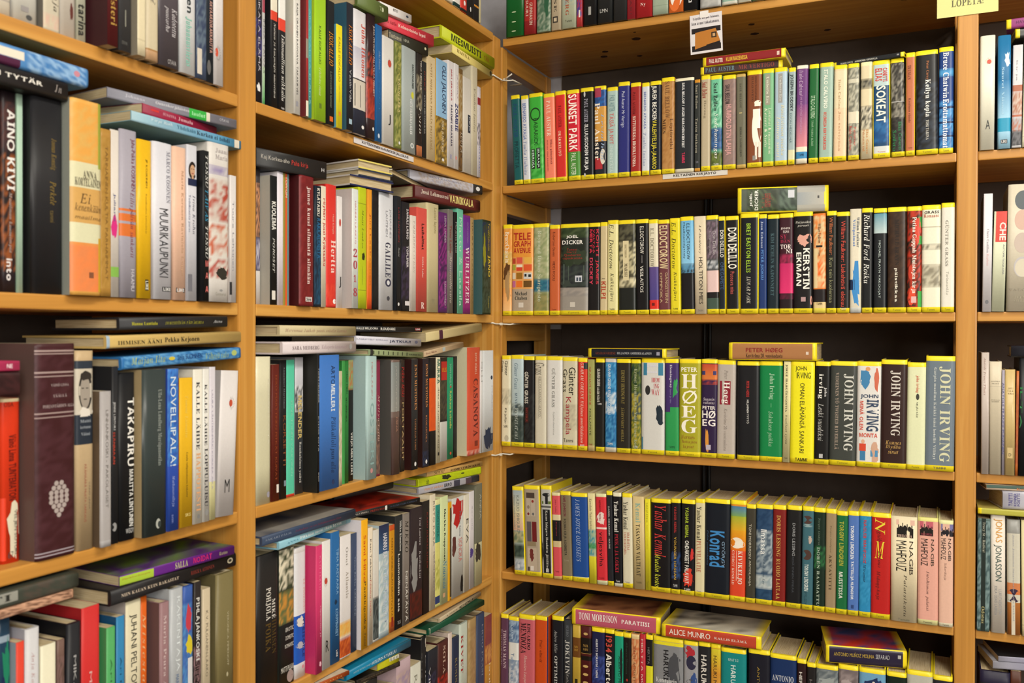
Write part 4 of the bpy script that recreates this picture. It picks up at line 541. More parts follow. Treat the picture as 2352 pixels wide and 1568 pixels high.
0|M|H|-0.8382|-0.0038|-0.3030|0.0353|0.2237|0.143|0.0000|0.0000|#cfcaaa||thick cream spine with small round logo, first from left, middle bay fourth shelf|books standing on the middle bay fourth shelf|g 0 1 #d4d0b4 #c4c0a0; o .92 .96 .7 .9 #9c98a8; d .15 .6 .75 .85 #dcd8c4 ELÄMÄN VALTA
0|M|P|-0.8001|-0.0049|-0.3030|0.0176|0.2113|0.131|0.0000|0.0000|#5c2018||rust brown spine with orange lettering, second from left, middle bay fourth shelf|books standing on the middle bay fourth shelf|d .08 .85 .4 .7 #8c4020 EERO MARTTINEN PITKÄT KUIVAT; p .88 .94 .6 .9 #e0d8d0
0|M|P|-0.7794|-0.0067|-0.3030|0.0165|0.2177|0.135|0.0000|0.0000|#1c1c1e||black spine with brown vertical title, third from left, middle bay fourth shelf|books standing on the middle bay fourth shelf|d .05 .35 .5 .7 S#6c7074 Annamari Marttinen; d .4 .76 .45 .85 #7c4828 KORSETTI; p .87 .91 .6 .9 #7c8c98
0|M|P|-0.7594|-0.0094|-0.3030|0.0198|0.2172|0.135|0.0000|0.0000|#54bc9c||mint turquoise spine with dark foot, fourth from left, middle bay fourth shelf|books standing on the middle bay fourth shelf|b .98 1 #c83c30; d .3 .85 .5 .7 #88d0b8 ELINA TOINEN VALKOINEN
0|M|P|-0.7322|-0.0138|-0.3030|0.0204|0.2205|0.137|0.0000|0.0000|#8a8a8c||grey photo spine with gold and white title, fifth from left, middle bay fourth shelf|books standing on the middle bay fourth shelf|b 0 .25 #c0c0c8; n .2 .4 #d0d0d4 #3c3c40; b .4 1 #3c4044; d .28 .6 .3 .75 B#d0b870 MELENDER; d .62 .92 .4 .7 S#d0ccc4 Ranskalainen ystävä
0|M|P|-0.7060|0.0098|-0.3030|0.0056|0.2257|0.139|0.0000|0.0000|#17181a|#23221f|slim black spine with spaced white title, sixth from left, middle bay fourth shelf|books standing on the middle bay fourth shelf|d .1 .35 .3 .7 #c8c8c4 TOMMI MELENDER; d .45 .7 .3 .7 #c8c8c4 KYLMÄ SOTA; d .85 .92 .3 .7 #c8c8c4 WSOY
0|M|P|-0.6932|0.0052|-0.3030|0.0540|0.2237|0.139|0.0000|0.0000|#3f74c0||wide cornflower blue spine with black script, seventh from left, middle bay fourth shelf|books standing on the middle bay fourth shelf|d .08 .22 .55 .75 #1c2c4c ARTO; d .22 .42 .55 .75 B#d8e4f0 MELLERI; d .46 .88 .5 .8 I#1c2c50 Pääkallolipun alla; o .93 .97 .6 .75 #24345c
0|M|P|-0.6316|-0.0002|-0.3030|0.0083|0.1953|0.121|0.0000|0.0000|#b8b090||slim ragged cream spine, eighth from left, middle bay fourth shelf|books standing on the middle bay fourth shelf|n .1 .9 #a8a080 #d0c8b0
0|M|P|-0.6144|-0.0066|-0.3030|0.0195|0.2127|0.132|0.0000|0.0000|#2c7838||green spine with dark lettering, ninth from left, middle bay fourth shelf|books standing on the middle bay fourth shelf|p 0 1 0 .35 #3c9048; d .08 .27 .55 .75 #142c18 VEIJO MERI; d .3 .5 .5 .7 #142c18 VETURINPOIKA
0|M|P|-0.5849|-0.0136|-0.3030|0.0140|0.2131|0.132|0.0000|0.0000|#1a1a1a||slim black spine, ornate colourful head, tenth from left, middle bay fourth shelf|books standing on the middle bay fourth shelf|n 0 .25 #b06838 #7c9c6c; d .6 .95 .3 .75 B#d0ccc4 VEIJO MERI LEIRI
0|M|H|-0.5601|0.0079|-0.3030|0.0329|0.2198|0.141|0.0000|0.0000|#a6c0c0|#9fb8b8|thick pale aqua spine with thin red capitals, eleventh from left, middle bay fourth shelf|books standing on the middle bay fourth shelf|d .05 .35 .4 .55 #b88c90 MERILÄINEN; d .38 .88 .3 .65 #88a8a8 OSTERI; o .91 .95 .3 .55 #c08888
0|M|P|-0.5165|-0.0012|-0.3030|0.0123|0.2114|0.133|0.0000|0.0000|#7c2c44||slim wine red spine with script, twelfth from left, middle bay fourth shelf|books standing on the middle bay fourth shelf|n .5 .98 #4c3c3c #8c6c5c; d .3 .7 .2 .8 I#c8a8a0 Myllyn tyttö
0|M|H|-0.4925|0.0180|-0.3030|0.0270|0.2112|0.135|0.0000|0.0000|#6c5a54|#4a4845|grey-brown spine with black and white photo cover, thirteenth from left, middle bay fourth shelf|books standing on the middle bay fourth shelf|g .02 .45 #7c8484 #8c8c88; b .5 1 #5c4844; d .05 .45 .3 .55 #aaa8a4 JARI MÄKINEN; d .5 .63 .4 .65 #a87c68 MINÄ
0|M|P|-0.4515|0.0099|-0.3030|0.0146|0.2103|0.130|0.0000|0.0000|#2a2420||slim dark spine with red script, eleventh from right, middle bay fourth shelf|books standing on the middle bay fourth shelf|n .1 .9 #241c1a #4c342c; d .06 .33 .2 .8 I#c02c2c Pekka Mäki; d .38 .9 .3 .7 #b8a070 PORTAALIT
0|M|P|-0.4234|0.0173|-0.3030|0.0230|0.2114|0.132|0.0000|0.0000|#26272a|#2e1412|black spine with orange display lettering, tenth from right, middle bay fourth shelf|books standing on the middle bay fourth shelf|d .05 .46 .4 .75 S#c88850 ENNI MUSTONEN; d .54 .82 .4 .65 S#a87048 TAITEILIJAN VAIMO; o .93 .97 .4 .7 #ddd
0|M|P|-0.3856|0.0196|-0.3030|0.0230|0.2114|0.132|0.0000|0.0000|#25222a|#2e1814|black spine with orange display lettering and bluish foot, ninth from right, middle bay fourth shelf|books standing on the middle bay fourth shelf|n .85 .98 #2c3450 #1c1c24; d .05 .45 .4 .75 S#c88850 ENNI MUSTONEN; d .52 .77 .4 .65 S#a87048 RUOKARUOKA; o .93 .97 .4 .7 #ddd
0|M|P|-0.3576|0.0181|-0.3030|0.0256|0.2125|0.133|0.0000|0.0000|#171718||black spine with bright orange block, eighth from right, middle bay fourth shelf|books standing on the middle bay fourth shelf|b .19 .68 #d8571c; n .2 .67 #d8571c #d0501c
0|M|P|-0.3215|0.0121|-0.3030|0.0177|0.2125|0.135|0.0000|0.0000|#d4ceb4||slim cream spine with green and black title, seventh from right, middle bay fourth shelf|books standing on the middle bay fourth shelf|d .02 .25 .2 .8 B#2c6c5c MURRA; d .28 .86 .3 .7 I#4c4838 Aina oli syntynyt kotia; p .9 .93 .4 .7 #222
0|M|P|-0.2976|0.0087|-0.3030|0.0297|0.2116|0.131|0.0000|0.0000|#1f1c1a||black and red photo spine, white foot, sixth from right, middle bay fourth shelf|books standing on the middle bay fourth shelf|p .04 .22 .1 .9 #b02820; n .22 .6 #4c4834 #2c2c24; b .62 1 #c8c8c4; h .1 .14 .2 .8 #d0a020 UUS
0|M|P|-0.2616|0.0046|-0.3030|0.0268|0.2108|0.131|0.0000|0.0000|#1f8c64||emerald green spine, yellow and white letters, fifth from right, middle bay fourth shelf|books standing on the middle bay fourth shelf|d .06 .28 .35 .65 #90c8ac TOMMI MÄKELÄ; o .28 .3 .4 .65 #c03830; d .33 .7 .35 .65 #c8d060 Rakkaus kolmelle; o .93 .96 .4 .65 #d05030
0|M|P|-0.2308|0.0024|-0.3030|0.0165|0.2125|0.135|0.0000|0.0000|#17181a||slim plain black spine, fourth from right, middle bay fourth shelf|books standing on the middle bay fourth shelf|n .2 .8 #16161a #1e1e20
0|M|H|-0.1985|0.0207|-0.3030|0.0584|0.2308|0.148|0.0000|0.0000|#c24c34|#c8c2a4|brick red spine with tall black serif title, third from right, middle bay fourth shelf|books standing on the middle bay fourth shelf|d .05 .25 .5 .7 S#e8c0a8 HANNU MÄKELÄ; d .29 .83 .4 .75 S#5c1c18 CASANOVA; p .87 .92 .5 .75 #7c2c20; n .95 1 #d8a090 #b84030
0|M|P|-0.1397|0.0201|-0.3030|0.0100|0.2222|0.138|0.0000|0.0000|#d8d8d8||very slim white spine, second from right, middle bay fourth shelf|books standing on the middle bay fourth shelf|d .1 .3 .3 .7 #888 OLLI
0|M|P|-0.1282|0.0208|-0.3030|0.0509|0.2231|0.138|0.0000|0.0000|#d4d8dc||white spine with inky black figure, last on right, middle bay fourth shelf|books standing on the middle bay fourth shelf|o .25 .29 .7 .9 #2c3444; q .72 .98 .05 .95 #24304a; d .35 .6 .8 .9 #b8b0b4 MÄKI
1|M|P|-0.3652|0.0100|-0.0897|0.0113|0.1656|0.123|0.0000|0.1097|#b8a080||thin brown book lying tilted beneath the cardboard one, middle bay fourth shelf|books lying flat on the middle bay fourth shelf|t .05 .3 .3 .6 #8c5c4c Eeva Nikula; p .45 .52 .1 .8 #a8b4b4
1|M|H|-0.5539|0.0100|-0.0824|0.0112|0.1839|0.116|0.0000|-0.0457|#9cac80||light green book lying flat with black strokes, middle bay fourth shelf|books lying flat on the middle bay fourth shelf|t .05 .68 .2 .75 #3c4430 l l l l l l l l; t .72 .96 .4 .65 B#3c4430 RAUMAN OLU; b 0 .05 #2c2c28
1|M|H|-0.7935|0.0100|-0.0765|0.0198|0.1955|0.123|0.0000|0.0000|#cfc4c6||pale pink-white book lying flat, middle bay fourth shelf|books lying flat on the middle bay fourth shelf|t .12 .47 .35 .65 S#86787c SARA MEDBERG; t .5 .86 .3 .7 I#b09aa4 Kultaportin kaunottaret; o .9 .94 .2 .7 #999
1|M|P|-0.3580|0.0100|-0.0597|0.0183|0.2450|0.154|0.0000|0.0894|#c8b888||cardboard-coloured book lying tilted upward, middle bay fourth shelf|books lying flat on the middle bay fourth shelf|b .22 .28 #4a2438
1|M|H|-0.5969|0.0100|-0.0622|0.0150|0.2198|0.144|0.0000|-0.0291|#c9c8d4||white book lying flat with navy capitals, middle bay fourth shelf|books lying flat on the middle bay fourth shelf|t .0 .45 .25 .45 #9090a8 KÄSIRIITTEET SOSIAALI; t .48 .82 .3 .7 B#2c3450 JATKUU!; o .89 .94 .25 .65 #5c5c70
1|M|H|-0.8004|0.0100|-0.0481|0.0169|0.2023|0.127|0.0000|0.0000|#c0b38c||worn tan book lying with ragged page ends, middle bay fourth shelf|books lying flat on the middle bay fourth shelf|t .06 .86 .3 .7 I#a07c6c Merenmaa: Jaakob painii enkelin kanssa
1|M|P|-0.5969|0.0100|-0.0403|0.0098|0.2234|0.143|0.0000|0.0000|#1b1c1f||black book lying flat with white capitals, middle bay fourth shelf|books lying flat on the middle bay fourth shelf|t .0 .3 .2 .7 B#e4e2dc KALLE MILJOONA; t .34 .56 .2 .7 B#e4e2dc ROUDARI; p .88 .97 .2 .7 #7c1c24; t .89 .96 .3 .6 B#ddd LIKE
0|M|H|-0.8314|-0.0056|-0.5977|0.0487|0.2166|0.139|0.0000|0.0000|#1f1d1d||thick black spine with white serif capitals, first from left, middle bay fifth shelf|books standing on the middle bay fifth shelf|d .24 .47 .35 .6 S#d8d4cc POHJOLA; d .33 .47 .65 .85 S#d8d4cc MIKÉ; d .49 .69 .35 .6 S#5c4820 POIKA; d .48 .72 .65 .85 S#4c3c1c IHMISEN
0|M|P|-0.7802|-0.0066|-0.5977|0.0361|0.2148|0.133|0.0000|0.0000|#262a24||spine with garden flowers photo on black, second from left, middle bay fifth shelf|books standing on the middle bay fifth shelf|n 0 .3 #3a4430 #e0d8c0; n .3 .55 #5c6840 #c88c3c; b .55 1 #1c1f1f; h .58 .61 .4 .95 #d8d4cc EROTIC; h .64 .67 .4 .95 #d8d4cc DOMESTIC; h .7 .73 .35 .95 #d8d4cc ROMANTIC; h .86 .9 .1 .95 #d8d4cc MATTI PULKKI; o .9 .99 .5 .95 #a08c88
0|M|H|-0.7414|-0.0071|-0.5977|0.0287|0.2099|0.134|0.0000|0.0000|#d8d8dc||white spine with bright blue lower half, third from left, middle bay fifth shelf|books standing on the middle bay fifth shelf|b .52 .89 #1f56b4; q .52 .62 .02 .8 #d8d4cc; q .72 .78 .1 .9 #b0b0bc; d .25 .5 .7 .85 S#d8a8a0 E.P. POTKONEN; d .55 .85 .65 .9 B#1a3474 YLEISÖLLE; o .91 .94 .6 .8 #c88c94; b 0 .04 #c8c4c4
0|M|P|-0.7093|0.0100|-0.5977|0.0166|0.2088|0.129|0.0000|0.0000|#c8386a|#c03062|hot pink spine with dark board, fourth from left, middle bay fifth shelf|books standing on the middle bay fifth shelf|d .08 .35 .5 .7 S#e87ca0 KATI TERVO; d .47 .72 .55 .75 #e8b0c4 Yöperhosten yö; q .9 .95 .5 .9 #e8b0c0
0|M|P|-0.6896|0.0077|-0.5977|0.0227|0.2120|0.131|0.0000|0.0000|#d6d4d2||white spine with red burst and big black R, fifth from left, middle bay fifth shelf|books standing on the middle bay fifth shelf|x .27 .37 .1 .7 #6c4c4c; o .29 .34 .25 .6 #c04838; h .78 .87 .4 .75 #1c1c1c R
0|M|P|-0.6637|0.0059|-0.5977|0.0246|0.2209|0.139|0.0000|0.0000|#23609a||medium blue spine with tall pale capitals, sixth from left, middle bay fifth shelf|books standing on the middle bay fifth shelf|d .13 .48 .6 .85 #88b4d8 TIINA RAEVAARA; q .5 .56 .4 .8 #16304c; d .59 .8 .5 .8 #88b4d8 KORPPINAISET; p .9 .96 .55 .8 #1c2c4c; d .905 .955 .58 .76 B#ddd LIKE
0|M|P|-0.6353|0.0044|-0.5977|0.0319|0.2092|0.130|0.0000|0.0000|#d4d0d0|#1c2440|white spine over flaming orange savanna, seventh from left, middle bay fifth shelf|books standing on the middle bay fifth shelf|n .7 .83 #dcb868 #e0a048; n .83 .99 #a03c1c #d0682c; d .1 .25 .5 .7 S#a8a4a0 Onni; d .3 .52 .5 .75 S#a8a098 Atlantis
0|M|P|-0.5979|0.0018|-0.5977|0.0158|0.2063|0.128|0.0000|0.0000|#33405c||slate blue slim spine, eighth from left, middle bay fifth shelf|books standing on the middle bay fifth shelf|d .2 .45 .5 .7 S#8c98ac Tuomo Ruikka; d .47 .7 .5 .7 S#a0acbc Lohdutuskirja
0|M|P|-0.5807|0.0104|-0.5977|0.0203|0.2272|0.138|0.0000|0.0000|#e0a41c|#dcd8e0|golden yellow spine with orange and black title, ninth from left, middle bay fifth shelf|books standing on the middle bay fifth shelf|d .12 .48 .3 .65 #cc4c1c Sami Hilvo; d .48 .85 .3 .65 #3c2c14 Pankkipoika; d .88 .98 .4 .65 I#222 Tammi
0|M|P|-0.5550|0.0080|-0.5977|0.0138|0.2090|0.130|0.0000|0.0000|#d8ccb8||slim cream spine with black photo strip, tenth from left, middle bay fifth shelf|books standing on the middle bay fifth shelf|d .1 .45 .3 .6 #3c3834 Kaari Toikkanen; d .45 .75 .3 .6 #c8786c Niinku hetki
0|M|P|-0.5375|0.0068|-0.5977|0.0177|0.2013|0.125|0.0000|0.0000|#c8c4bc||slim grey photo spine with dark lower half, eleventh from left, middle bay fifth shelf|books standing on the middle bay fifth shelf|n .6 .98 #2c3436 #5c6464
0|M|P|-0.5194|0.0072|-0.5977|0.0335|0.2059|0.128|0.0000|0.0000|#a9bcc4||icy blue spine with large white capitals, twelfth from left, middle bay fifth shelf|books standing on the middle bay fifth shelf|g 0 .25 #1c2040 #3c5c84; n .3 .95 #a0b8c0 #d0d8d8; d .08 .3 .35 .75 B#dcdce4 HANNU RA; d .34 .88 .35 .75 B#b8c8d8 UTTILA TERMIITIT
0|M|P|-0.4807|0.0051|-0.5977|0.0169|0.1990|0.123|0.0000|0.0000|#c88c20||slim ochre spine with small black capitals, thirteenth from left, middle bay fifth shelf|books standing on the middle bay fifth shelf|b 0 .05 #b84c20; b .9 1 #b85c24; d .12 .85 .3 .6 #5c3c10 KREETA ONKELI SELÄN KIROTTU ILTA; p .86 .95 .3 .7 #8c2c1c
0|M|P|-0.4634|0.0056|-0.5977|0.0269|0.2130|0.132|0.0000|0.0000|#242628||black spine with white typewriter title, twelfth from right, middle bay fifth shelf|books standing on the middle bay fifth shelf|d .05 .32 .55 .8 S#d0d0cc Mikko Rimminen; d .34 .85 .35 .6 B#dcdcd8 Luonnollisin asia; h .93 .96 #999 TEOS
0|M|P|-0.4359|0.0058|-0.5977|0.0245|0.2118|0.131|0.0000|0.0000|#7a726c||taupe grey spine with handwritten black and white, eleventh from right, middle bay fifth shelf|books standing on the middle bay fifth shelf|d .06 .35 .3 .75 I#2c2824 MIKKO; d .52 .97 .35 .75 #dcd8d0 NENÄPÄIVÄ
0|M|P|-0.4073|0.0052|-0.5977|0.0452|0.2169|0.134|0.0000|0.0000|#2a2024||black spine with grey arc and rust foot, tenth from right, middle bay fifth shelf|books standing on the middle bay fifth shelf|q .3 .75 .0 .6 #8c8c8c; n .75 .98 #5c2018 #3c1c18; d .1 .35 .7 .85 I#c8c4c4 Toni Laurinen; d .4 .65 .7 .85 I#c8c4c4 Kuiskaukset
0|M|P|-0.3617|0.0051|-0.5977|0.0276|0.2233|0.138|0.0000|0.0000|#1d1816||black spine with dim red lettering, ninth from right, middle bay fifth shelf|books standing on the middle bay fifth shelf|d .1 .6 .55 .75 S#7c2420 KARO HÄMÄLÄINEN
0|M|P|-0.3313|0.0042|-0.5977|0.0228|0.2316|0.139|0.0000|0.0000|#d2c8b0||ivory spine with thin grey capitals, eighth from right, middle bay fifth shelf|books standing on the middle bay fifth shelf|d .06 .45 .5 .8 #8c8474 RISTO RASA; d .5 .93 .5 .8 #8c8474 MIKROMIEHEN JOKI
0|M|P|-0.3079|0.0039|-0.5977|0.0188|0.2184|0.135|0.0000|0.0000|#d8d47c||pale yellow spine with squiggles and navy foot, seventh from right, middle bay fifth shelf|books standing on the middle bay fifth shelf|b 0 .05 #d0d098; b .05 .4 #2c8c80; n .55 .85 #d8d480 #a8a848; b .9 .97 #2c3c6c; d .1 .35 .3 .7 #1c5c54 VUOTOSA
0|M|P|-0.2887|0.0046|-0.5977|0.0318|0.2206|0.137|0.0000|0.0000|#c6d2a0||pale lime spine, black name and blue script, sixth from right, middle bay fifth shelf|books standing on the middle bay fifth shelf|d .12 .6 .35 .65 B#2c3428 Markku Ropponen; d .6 .86 .3 .75 I#2474a4 Nouveau; p .9 .94 .3 .6 #c8a078
0|M|P|-0.2565|0.0040|-0.5977|0.0161|0.2045|0.127|0.0000|0.0000|#d09820||slim yellow spine with black edge, fifth from right, middle bay fifth shelf|books standing on the middle bay fifth shelf|b .06 .97 #3a3024; p 0 1 0 .5 #d8a020
0|M|P|-0.2399|0.0043|-0.5977|0.0524|0.2095|0.130|0.0000|0.0000|#c8cac6||grey-white spine with red curved head, fourth from right, middle bay fifth shelf|books standing on the middle bay fifth shelf|q 0 .35 0 .95 #b82020; q .35 .6 0 .35 #5c302c; q .8 .98 .7 1 #1a1a1c; d .15 .4 .6 .75 #6c7078 Pirkko Saisio; d .42 .66 .55 .85 #c8746c SIGNORA
0|M|P|-0.1872|0.0048|-0.5977|0.0247|0.2089|0.130|0.0000|0.0000|#d2ccbc||ivory spine with dark drawn lettering, third from right, middle bay fifth shelf|books standing on the middle bay fifth shelf|d .25 .5 .4 .8 #4c4844 EVA
0|M|P|-0.1596|0.0038|-0.5977|0.0221|0.2118|0.131|0.0000|0.0000|#d0ccd0||white spine with violet patch, second from right, middle bay fifth shelf|books standing on the middle bay fifth shelf|q .58 .7 0 .8 #4c3c84; d .15 .4 .4 .6 #a8a4b0 Sarpila
0|M|P|-0.1353|0.0046|-0.5977|0.0360|0.2229|0.138|0.0000|0.0000|#6c6c5c||grey-green photo spine with cream lower half, last on right, middle bay fifth shelf|books standing on the middle bay fifth shelf|b .58 1 #c8c49c; q .56 .8 .05 .9 #3a342c; d .1 .35 .6 .8 #b8b8a8 ANNA
1|M|H|-0.7989|0.0080|-0.3760|0.0125|0.2219|0.140|0.0945|0.0000|#88b8c8||pale turquoise book lying at a slant, middle bay fifth shelf|books lying flat on the middle bay fifth shelf|t .1 .24 .4 .65 S#5c98b0 ANNA; t .26 .84 .25 .75 S#e8ecec Pitkään meni ihan hyvin; p .92 .93 .05 .95 #5c90a4
1|M|P|-0.5738|-0.0135|-0.3697|0.0100|0.1854|0.117|-0.1600|0.0000|#1a1818||black book lying with red flaming cover, middle bay fifth shelf|books lying flat on the middle bay fifth shelf|t .02 .22 .3 .6 #b8b0a8 SALLA SIMUKKA; t .25 .45 .3 .65 #9c2c24 MUSTA KUU; p .46 .49 .1 .9 #d8d4d0; t .54 .95 .3 .6 #3c4c64 KAUNIS KUIN KANGAS; top n #c8341c #2c1414
1|M|H|-0.3406|-0.0168|-0.3653|0.0143|0.2062|0.130|-0.1600|0.0000|#9a98a0||grey book lying with orange title and dark blocks, middle bay fifth shelf|books lying flat on the middle bay fifth shelf|t .08 .38 .25 .6 B#c89470 TERO MÄKI; t .4 .52 .2 .7 B#2c2c34 ERRO; p .56 .66 .05 .95 #3c3c4c; p .76 .86 .05 .95 #4c3c44; b .86 1 #2c2c38
1|M|H|-0.8382|0.0080|-0.3630|0.0150|0.2450|0.154|0.0057|0.0000|#31405a||slate-blue book lying at a slant, worn edges, middle bay fifth shelf|books lying flat on the middle bay fifth shelf|t .03 .28 .3 .55 S#7c889c SAKARI PÄLSI; t .32 .82 .3 .6 I#7c3048 Juhuhuu ja on lohduttoman iloa; top n #9c9890 #33405a
1|M|H|-0.5498|-0.0697|-0.3470|0.0216|0.1610|0.101|-0.1600|0.0000|#232425||black book lying, mostly in shadow under the shelf, middle bay fifth shelf|books lying flat on the middle bay fifth shelf|t .1 .4 .3 .6 #4c3c34 HANNA
1|M|H|-0.3406|-0.0183|-0.3505|0.0166|0.2154|0.136|-0.1600|0.0000|#b4c412||neon yellow-green book lying flat with black ink specks, middle bay fifth shelf|books lying flat on the middle bay fifth shelf|n .02 .98 #b4c412 #a8b81c; q .34 .5 .1 .9 #2c3018; q .66 .72 .2 .5 #4c5420; t .12 .16 .2 .8 #4c5420 ab
1|M|P|-0.3117|-0.0147|-0.3334|0.0100|0.1924|0.121|-0.1600|0.0000|#c09a5c||honey brown book lying on top, black capitals, middle bay fifth shelf|books lying flat on the middle bay fifth shelf|t .12 .3 .2 .8 I#3c2c18 SOSSU; t .4 .95 .25 .8 B#3c2c18 ASSEMBLY KYRÖN HURSTI
0|M|H|-0.8276|0.0032|-0.8970|0.0458|0.2750|0.165|0.0000|0.0000|#5a4a3c||brown spine mostly under the frame edge, first from left, middle bay lowest shelf|books standing on the middle bay lowest shelf|
0|M|H|-0.7797|0.0026|-0.8970|0.0501|0.2750|0.165|0.0000|0.0000|#6a6658||grey spine mostly under the frame edge, second from left, middle bay lowest shelf|books standing on the middle bay lowest shelf|
0|M|H|-0.7285|0.0028|-0.8970|0.0686|0.2715|0.165|0.0000|0.0000|#3a3a40||dark grey spine mostly under the frame edge, third from left, middle bay lowest shelf|books standing on the middle bay lowest shelf|
0|M|H|-0.6584|0.0028|-0.8970|0.0748|0.2424|0.155|0.0000|0.0000|#7a6a54||tan spine mostly under the frame edge, fourth from left, middle bay lowest shelf|books standing on the middle bay lowest shelf|
0|M|P|-0.5823|0.0031|-0.8970|0.0638|0.2327|0.135|0.0000|0.0000|#22201f||black spine mostly under the frame edge, fifth from left, middle bay lowest shelf|books standing on the middle bay lowest shelf|
0|M|P|-0.5154|0.0022|-0.8970|0.0592|0.1977|0.123|0.0000|0.0000|#8a8478||pale spine mostly under the frame edge, sixth from left, middle bay lowest shelf|books standing on the middle bay lowest shelf|
0|M|P|-0.4542|0.0034|-0.8970|0.0512|0.2344|0.145|0.0000|0.0000|#b8a0a8||mauve marbled spine, seventh from left, middle bay lowest shelf|books standing on the middle bay lowest shelf|n .1 .9 #c0a8a0 #a08ca8
0|M|P|-0.4026|0.0036|-0.8970|0.0383|0.2105|0.131|0.0000|0.0000|#c8c8bc||pale grey spine with faint lettering, eighth from left, middle bay lowest shelf|books standing on the middle bay lowest shelf|d .1 .5 .3 .6 #98988c RITVA
0|M|P|-0.3639|0.0034|-0.8970|0.0040|0.2505|0.150|0.0000|0.0000|#17171a||slim black spine, ninth from left, middle bay lowest shelf|books standing on the middle bay lowest shelf|d .1 .5 .3 .7 #888 SUSAN
0|M|H|-0.3595|0.0017|-0.8970|0.0198|0.2530|0.152|0.0000|0.0000|#18191b||black spine with torn white corner, tenth from left, middle bay lowest shelf|books standing on the middle bay lowest shelf|d .15 .6 .7 .8 #b8b8b8 KIRJA; q .0 .1 .6 1 #d8d0c0
0|M|P|-0.3393|0.0054|-0.8970|0.0393|0.2206|0.137|0.0000|0.0000|#22242c||dark navy photo spine, eighth from right, middle bay lowest shelf|books standing on the middle bay lowest shelf|n .2 .8 #1c1f28 #34344c; d .15 .6 .05 .2 #c8c8c8 VIERAS
0|M|H|-0.2976|0.0053|-0.8970|0.0436|0.2227|0.143|0.0000|0.0000|#4a2420||dark red-brown spine with pale capitals, seventh from right, middle bay lowest shelf|books standing on the middle bay lowest shelf|n .3 .9 #3a1c1a #a83024; d .04 .3 .4 .65 S#b89c8c SOLA
0|M|H|-0.2528|0.0047|-0.8970|0.0142|0.2309|0.148|0.0000|0.0000|#c4b4a8||slim cream spine with a red edge, sixth from right, middle bay lowest shelf|books standing on the middle bay lowest shelf|b 0 1 #c8b8b0
0|M|H|-0.2337|0.0033|-0.8970|0.0315|0.2134|0.137|0.0000|0.0000|#232c44||dark blue spine with gilded title, fifth from right, middle bay lowest shelf|books standing on the middle bay lowest shelf|d .2 .6 .3 .6 S#7c7450 KUNINGAS
0|M|H|-0.2018|0.0040|-0.8970|0.0358|0.2341|0.150|0.0000|0.0000|#b8c0b4||pale mint white spine, fourth from right, middle bay lowest shelf|books standing on the middle bay lowest shelf|d .1 .45 .1 .35 S#a03030 KIVET
0|M|H|-0.1635|0.0067|-0.8970|0.0337|0.2338|0.150|0.0000|0.0000|#a08458||tan leather spine, third from right, middle bay lowest shelf|books standing on the middle bay lowest shelf|n .1 .9 #9c8054 #ac9064
0|M|H|-0.1264|0.0063|-0.8970|0.0376|0.2326|0.149|0.0000|0.0000|#34405c||blue-grey spine over wine foot, second from right, middle bay lowest shelf|books standing on the middle bay lowest shelf|b .72 1 #7c2c44; d .1 .6 .55 .75 S#7c8498 ERNO PAASI
0|M|P|-0.0842|0.0059|-0.8970|0.0323|0.2187|0.136|0.0000|0.0000|#9c5c38||brown and ochre spine next to the upright, last on right, middle bay lowest shelf|books standing on the middle bay lowest shelf|b 0 .3 #7c3c3c; n .3 .5 #a05c34 #c8904c; b .5 1 #c89034; d .5 .85 .5 .7 #e0d0b0 laulut
1|M|H|-0.5763|-0.0023|-0.6635|0.0094|0.1151|0.100|-0.1600|0.0000|#231f1c||dark ragged book lying by the mauve spine, middle bay lowest shelf|books lying flat on the middle bay lowest shelf|n .02 .98 #1c1917 #3a332c; t .1 .6 .3 .6 #6a5c44 muistoja
1|M|P|-0.5240|0.0067|-0.6536|0.0139|0.0582|0.100|-0.1600|0.0000|#b8b41c||yellow-green book lying with a pale label, middle bay lowest shelf|books lying flat on the middle bay lowest shelf|p .55 1 .0 .45 #c8c8b8; t .6 .95 .05 .4 #4c4c3c E E E
1|M|H|-0.3424|0.0073|-0.6432|0.0124|0.2310|0.146|-0.0377|0.0000|#154a34||bottle green book lying tilted, middle bay lowest shelf|books lying flat on the middle bay lowest shelf|p .02 .03 0 1 #c8c8b0
1|M|H|-0.6212|0.0074|-0.6392|0.0156|0.1976|0.124|-0.0433|0.0000|#1379a0||teal-blue book lying tilted with white capitals, middle bay lowest shelf|books lying flat on the middle bay lowest shelf|t .1 .36 .35 .55 #9cc4d4 ROPE KOKKONEN; t .37 .75 .3 .65 #dce8ec HITLERIN KYLKILUU
1|M|H|-0.2974|0.0080|-0.6303|0.0090|0.2086|0.131|0.0547|0.0000|#b4a488||beige book lying tilted with black letters, middle bay lowest shelf|books lying flat on the middle bay lowest shelf|t .15 .4 .3 .6 S#8c7c64 LIISA; t .45 .78 .2 .7 #2c2824 IDOLI
1|M|H|-0.7074|0.0027|-0.6247|0.0076|0.0834|0.100|-0.1600|0.0000|#a0481c||rust orange book lying at the frame bottom, middle bay lowest shelf|books lying flat on the middle bay lowest shelf|t .3 .8 .3 .6 S#c88c4c VALTA; top n #c8c0b0 #b8b0a0
0|R|H|0.0107|0.0059|0.6439|0.0446|0.2050|0.131|0.0000|0.0000|#17622c||green book with tiny gold ornaments, first from left, right bay top shelf|books standing on the right bay top shelf|o .72 .735 .35 .6 #b8c8a0; o .83 .845 .35 .6 #b8c8a0; o .935 .95 .35 .6 #b8c8a0; q .5 .52 .3 .6 #b8c8a0
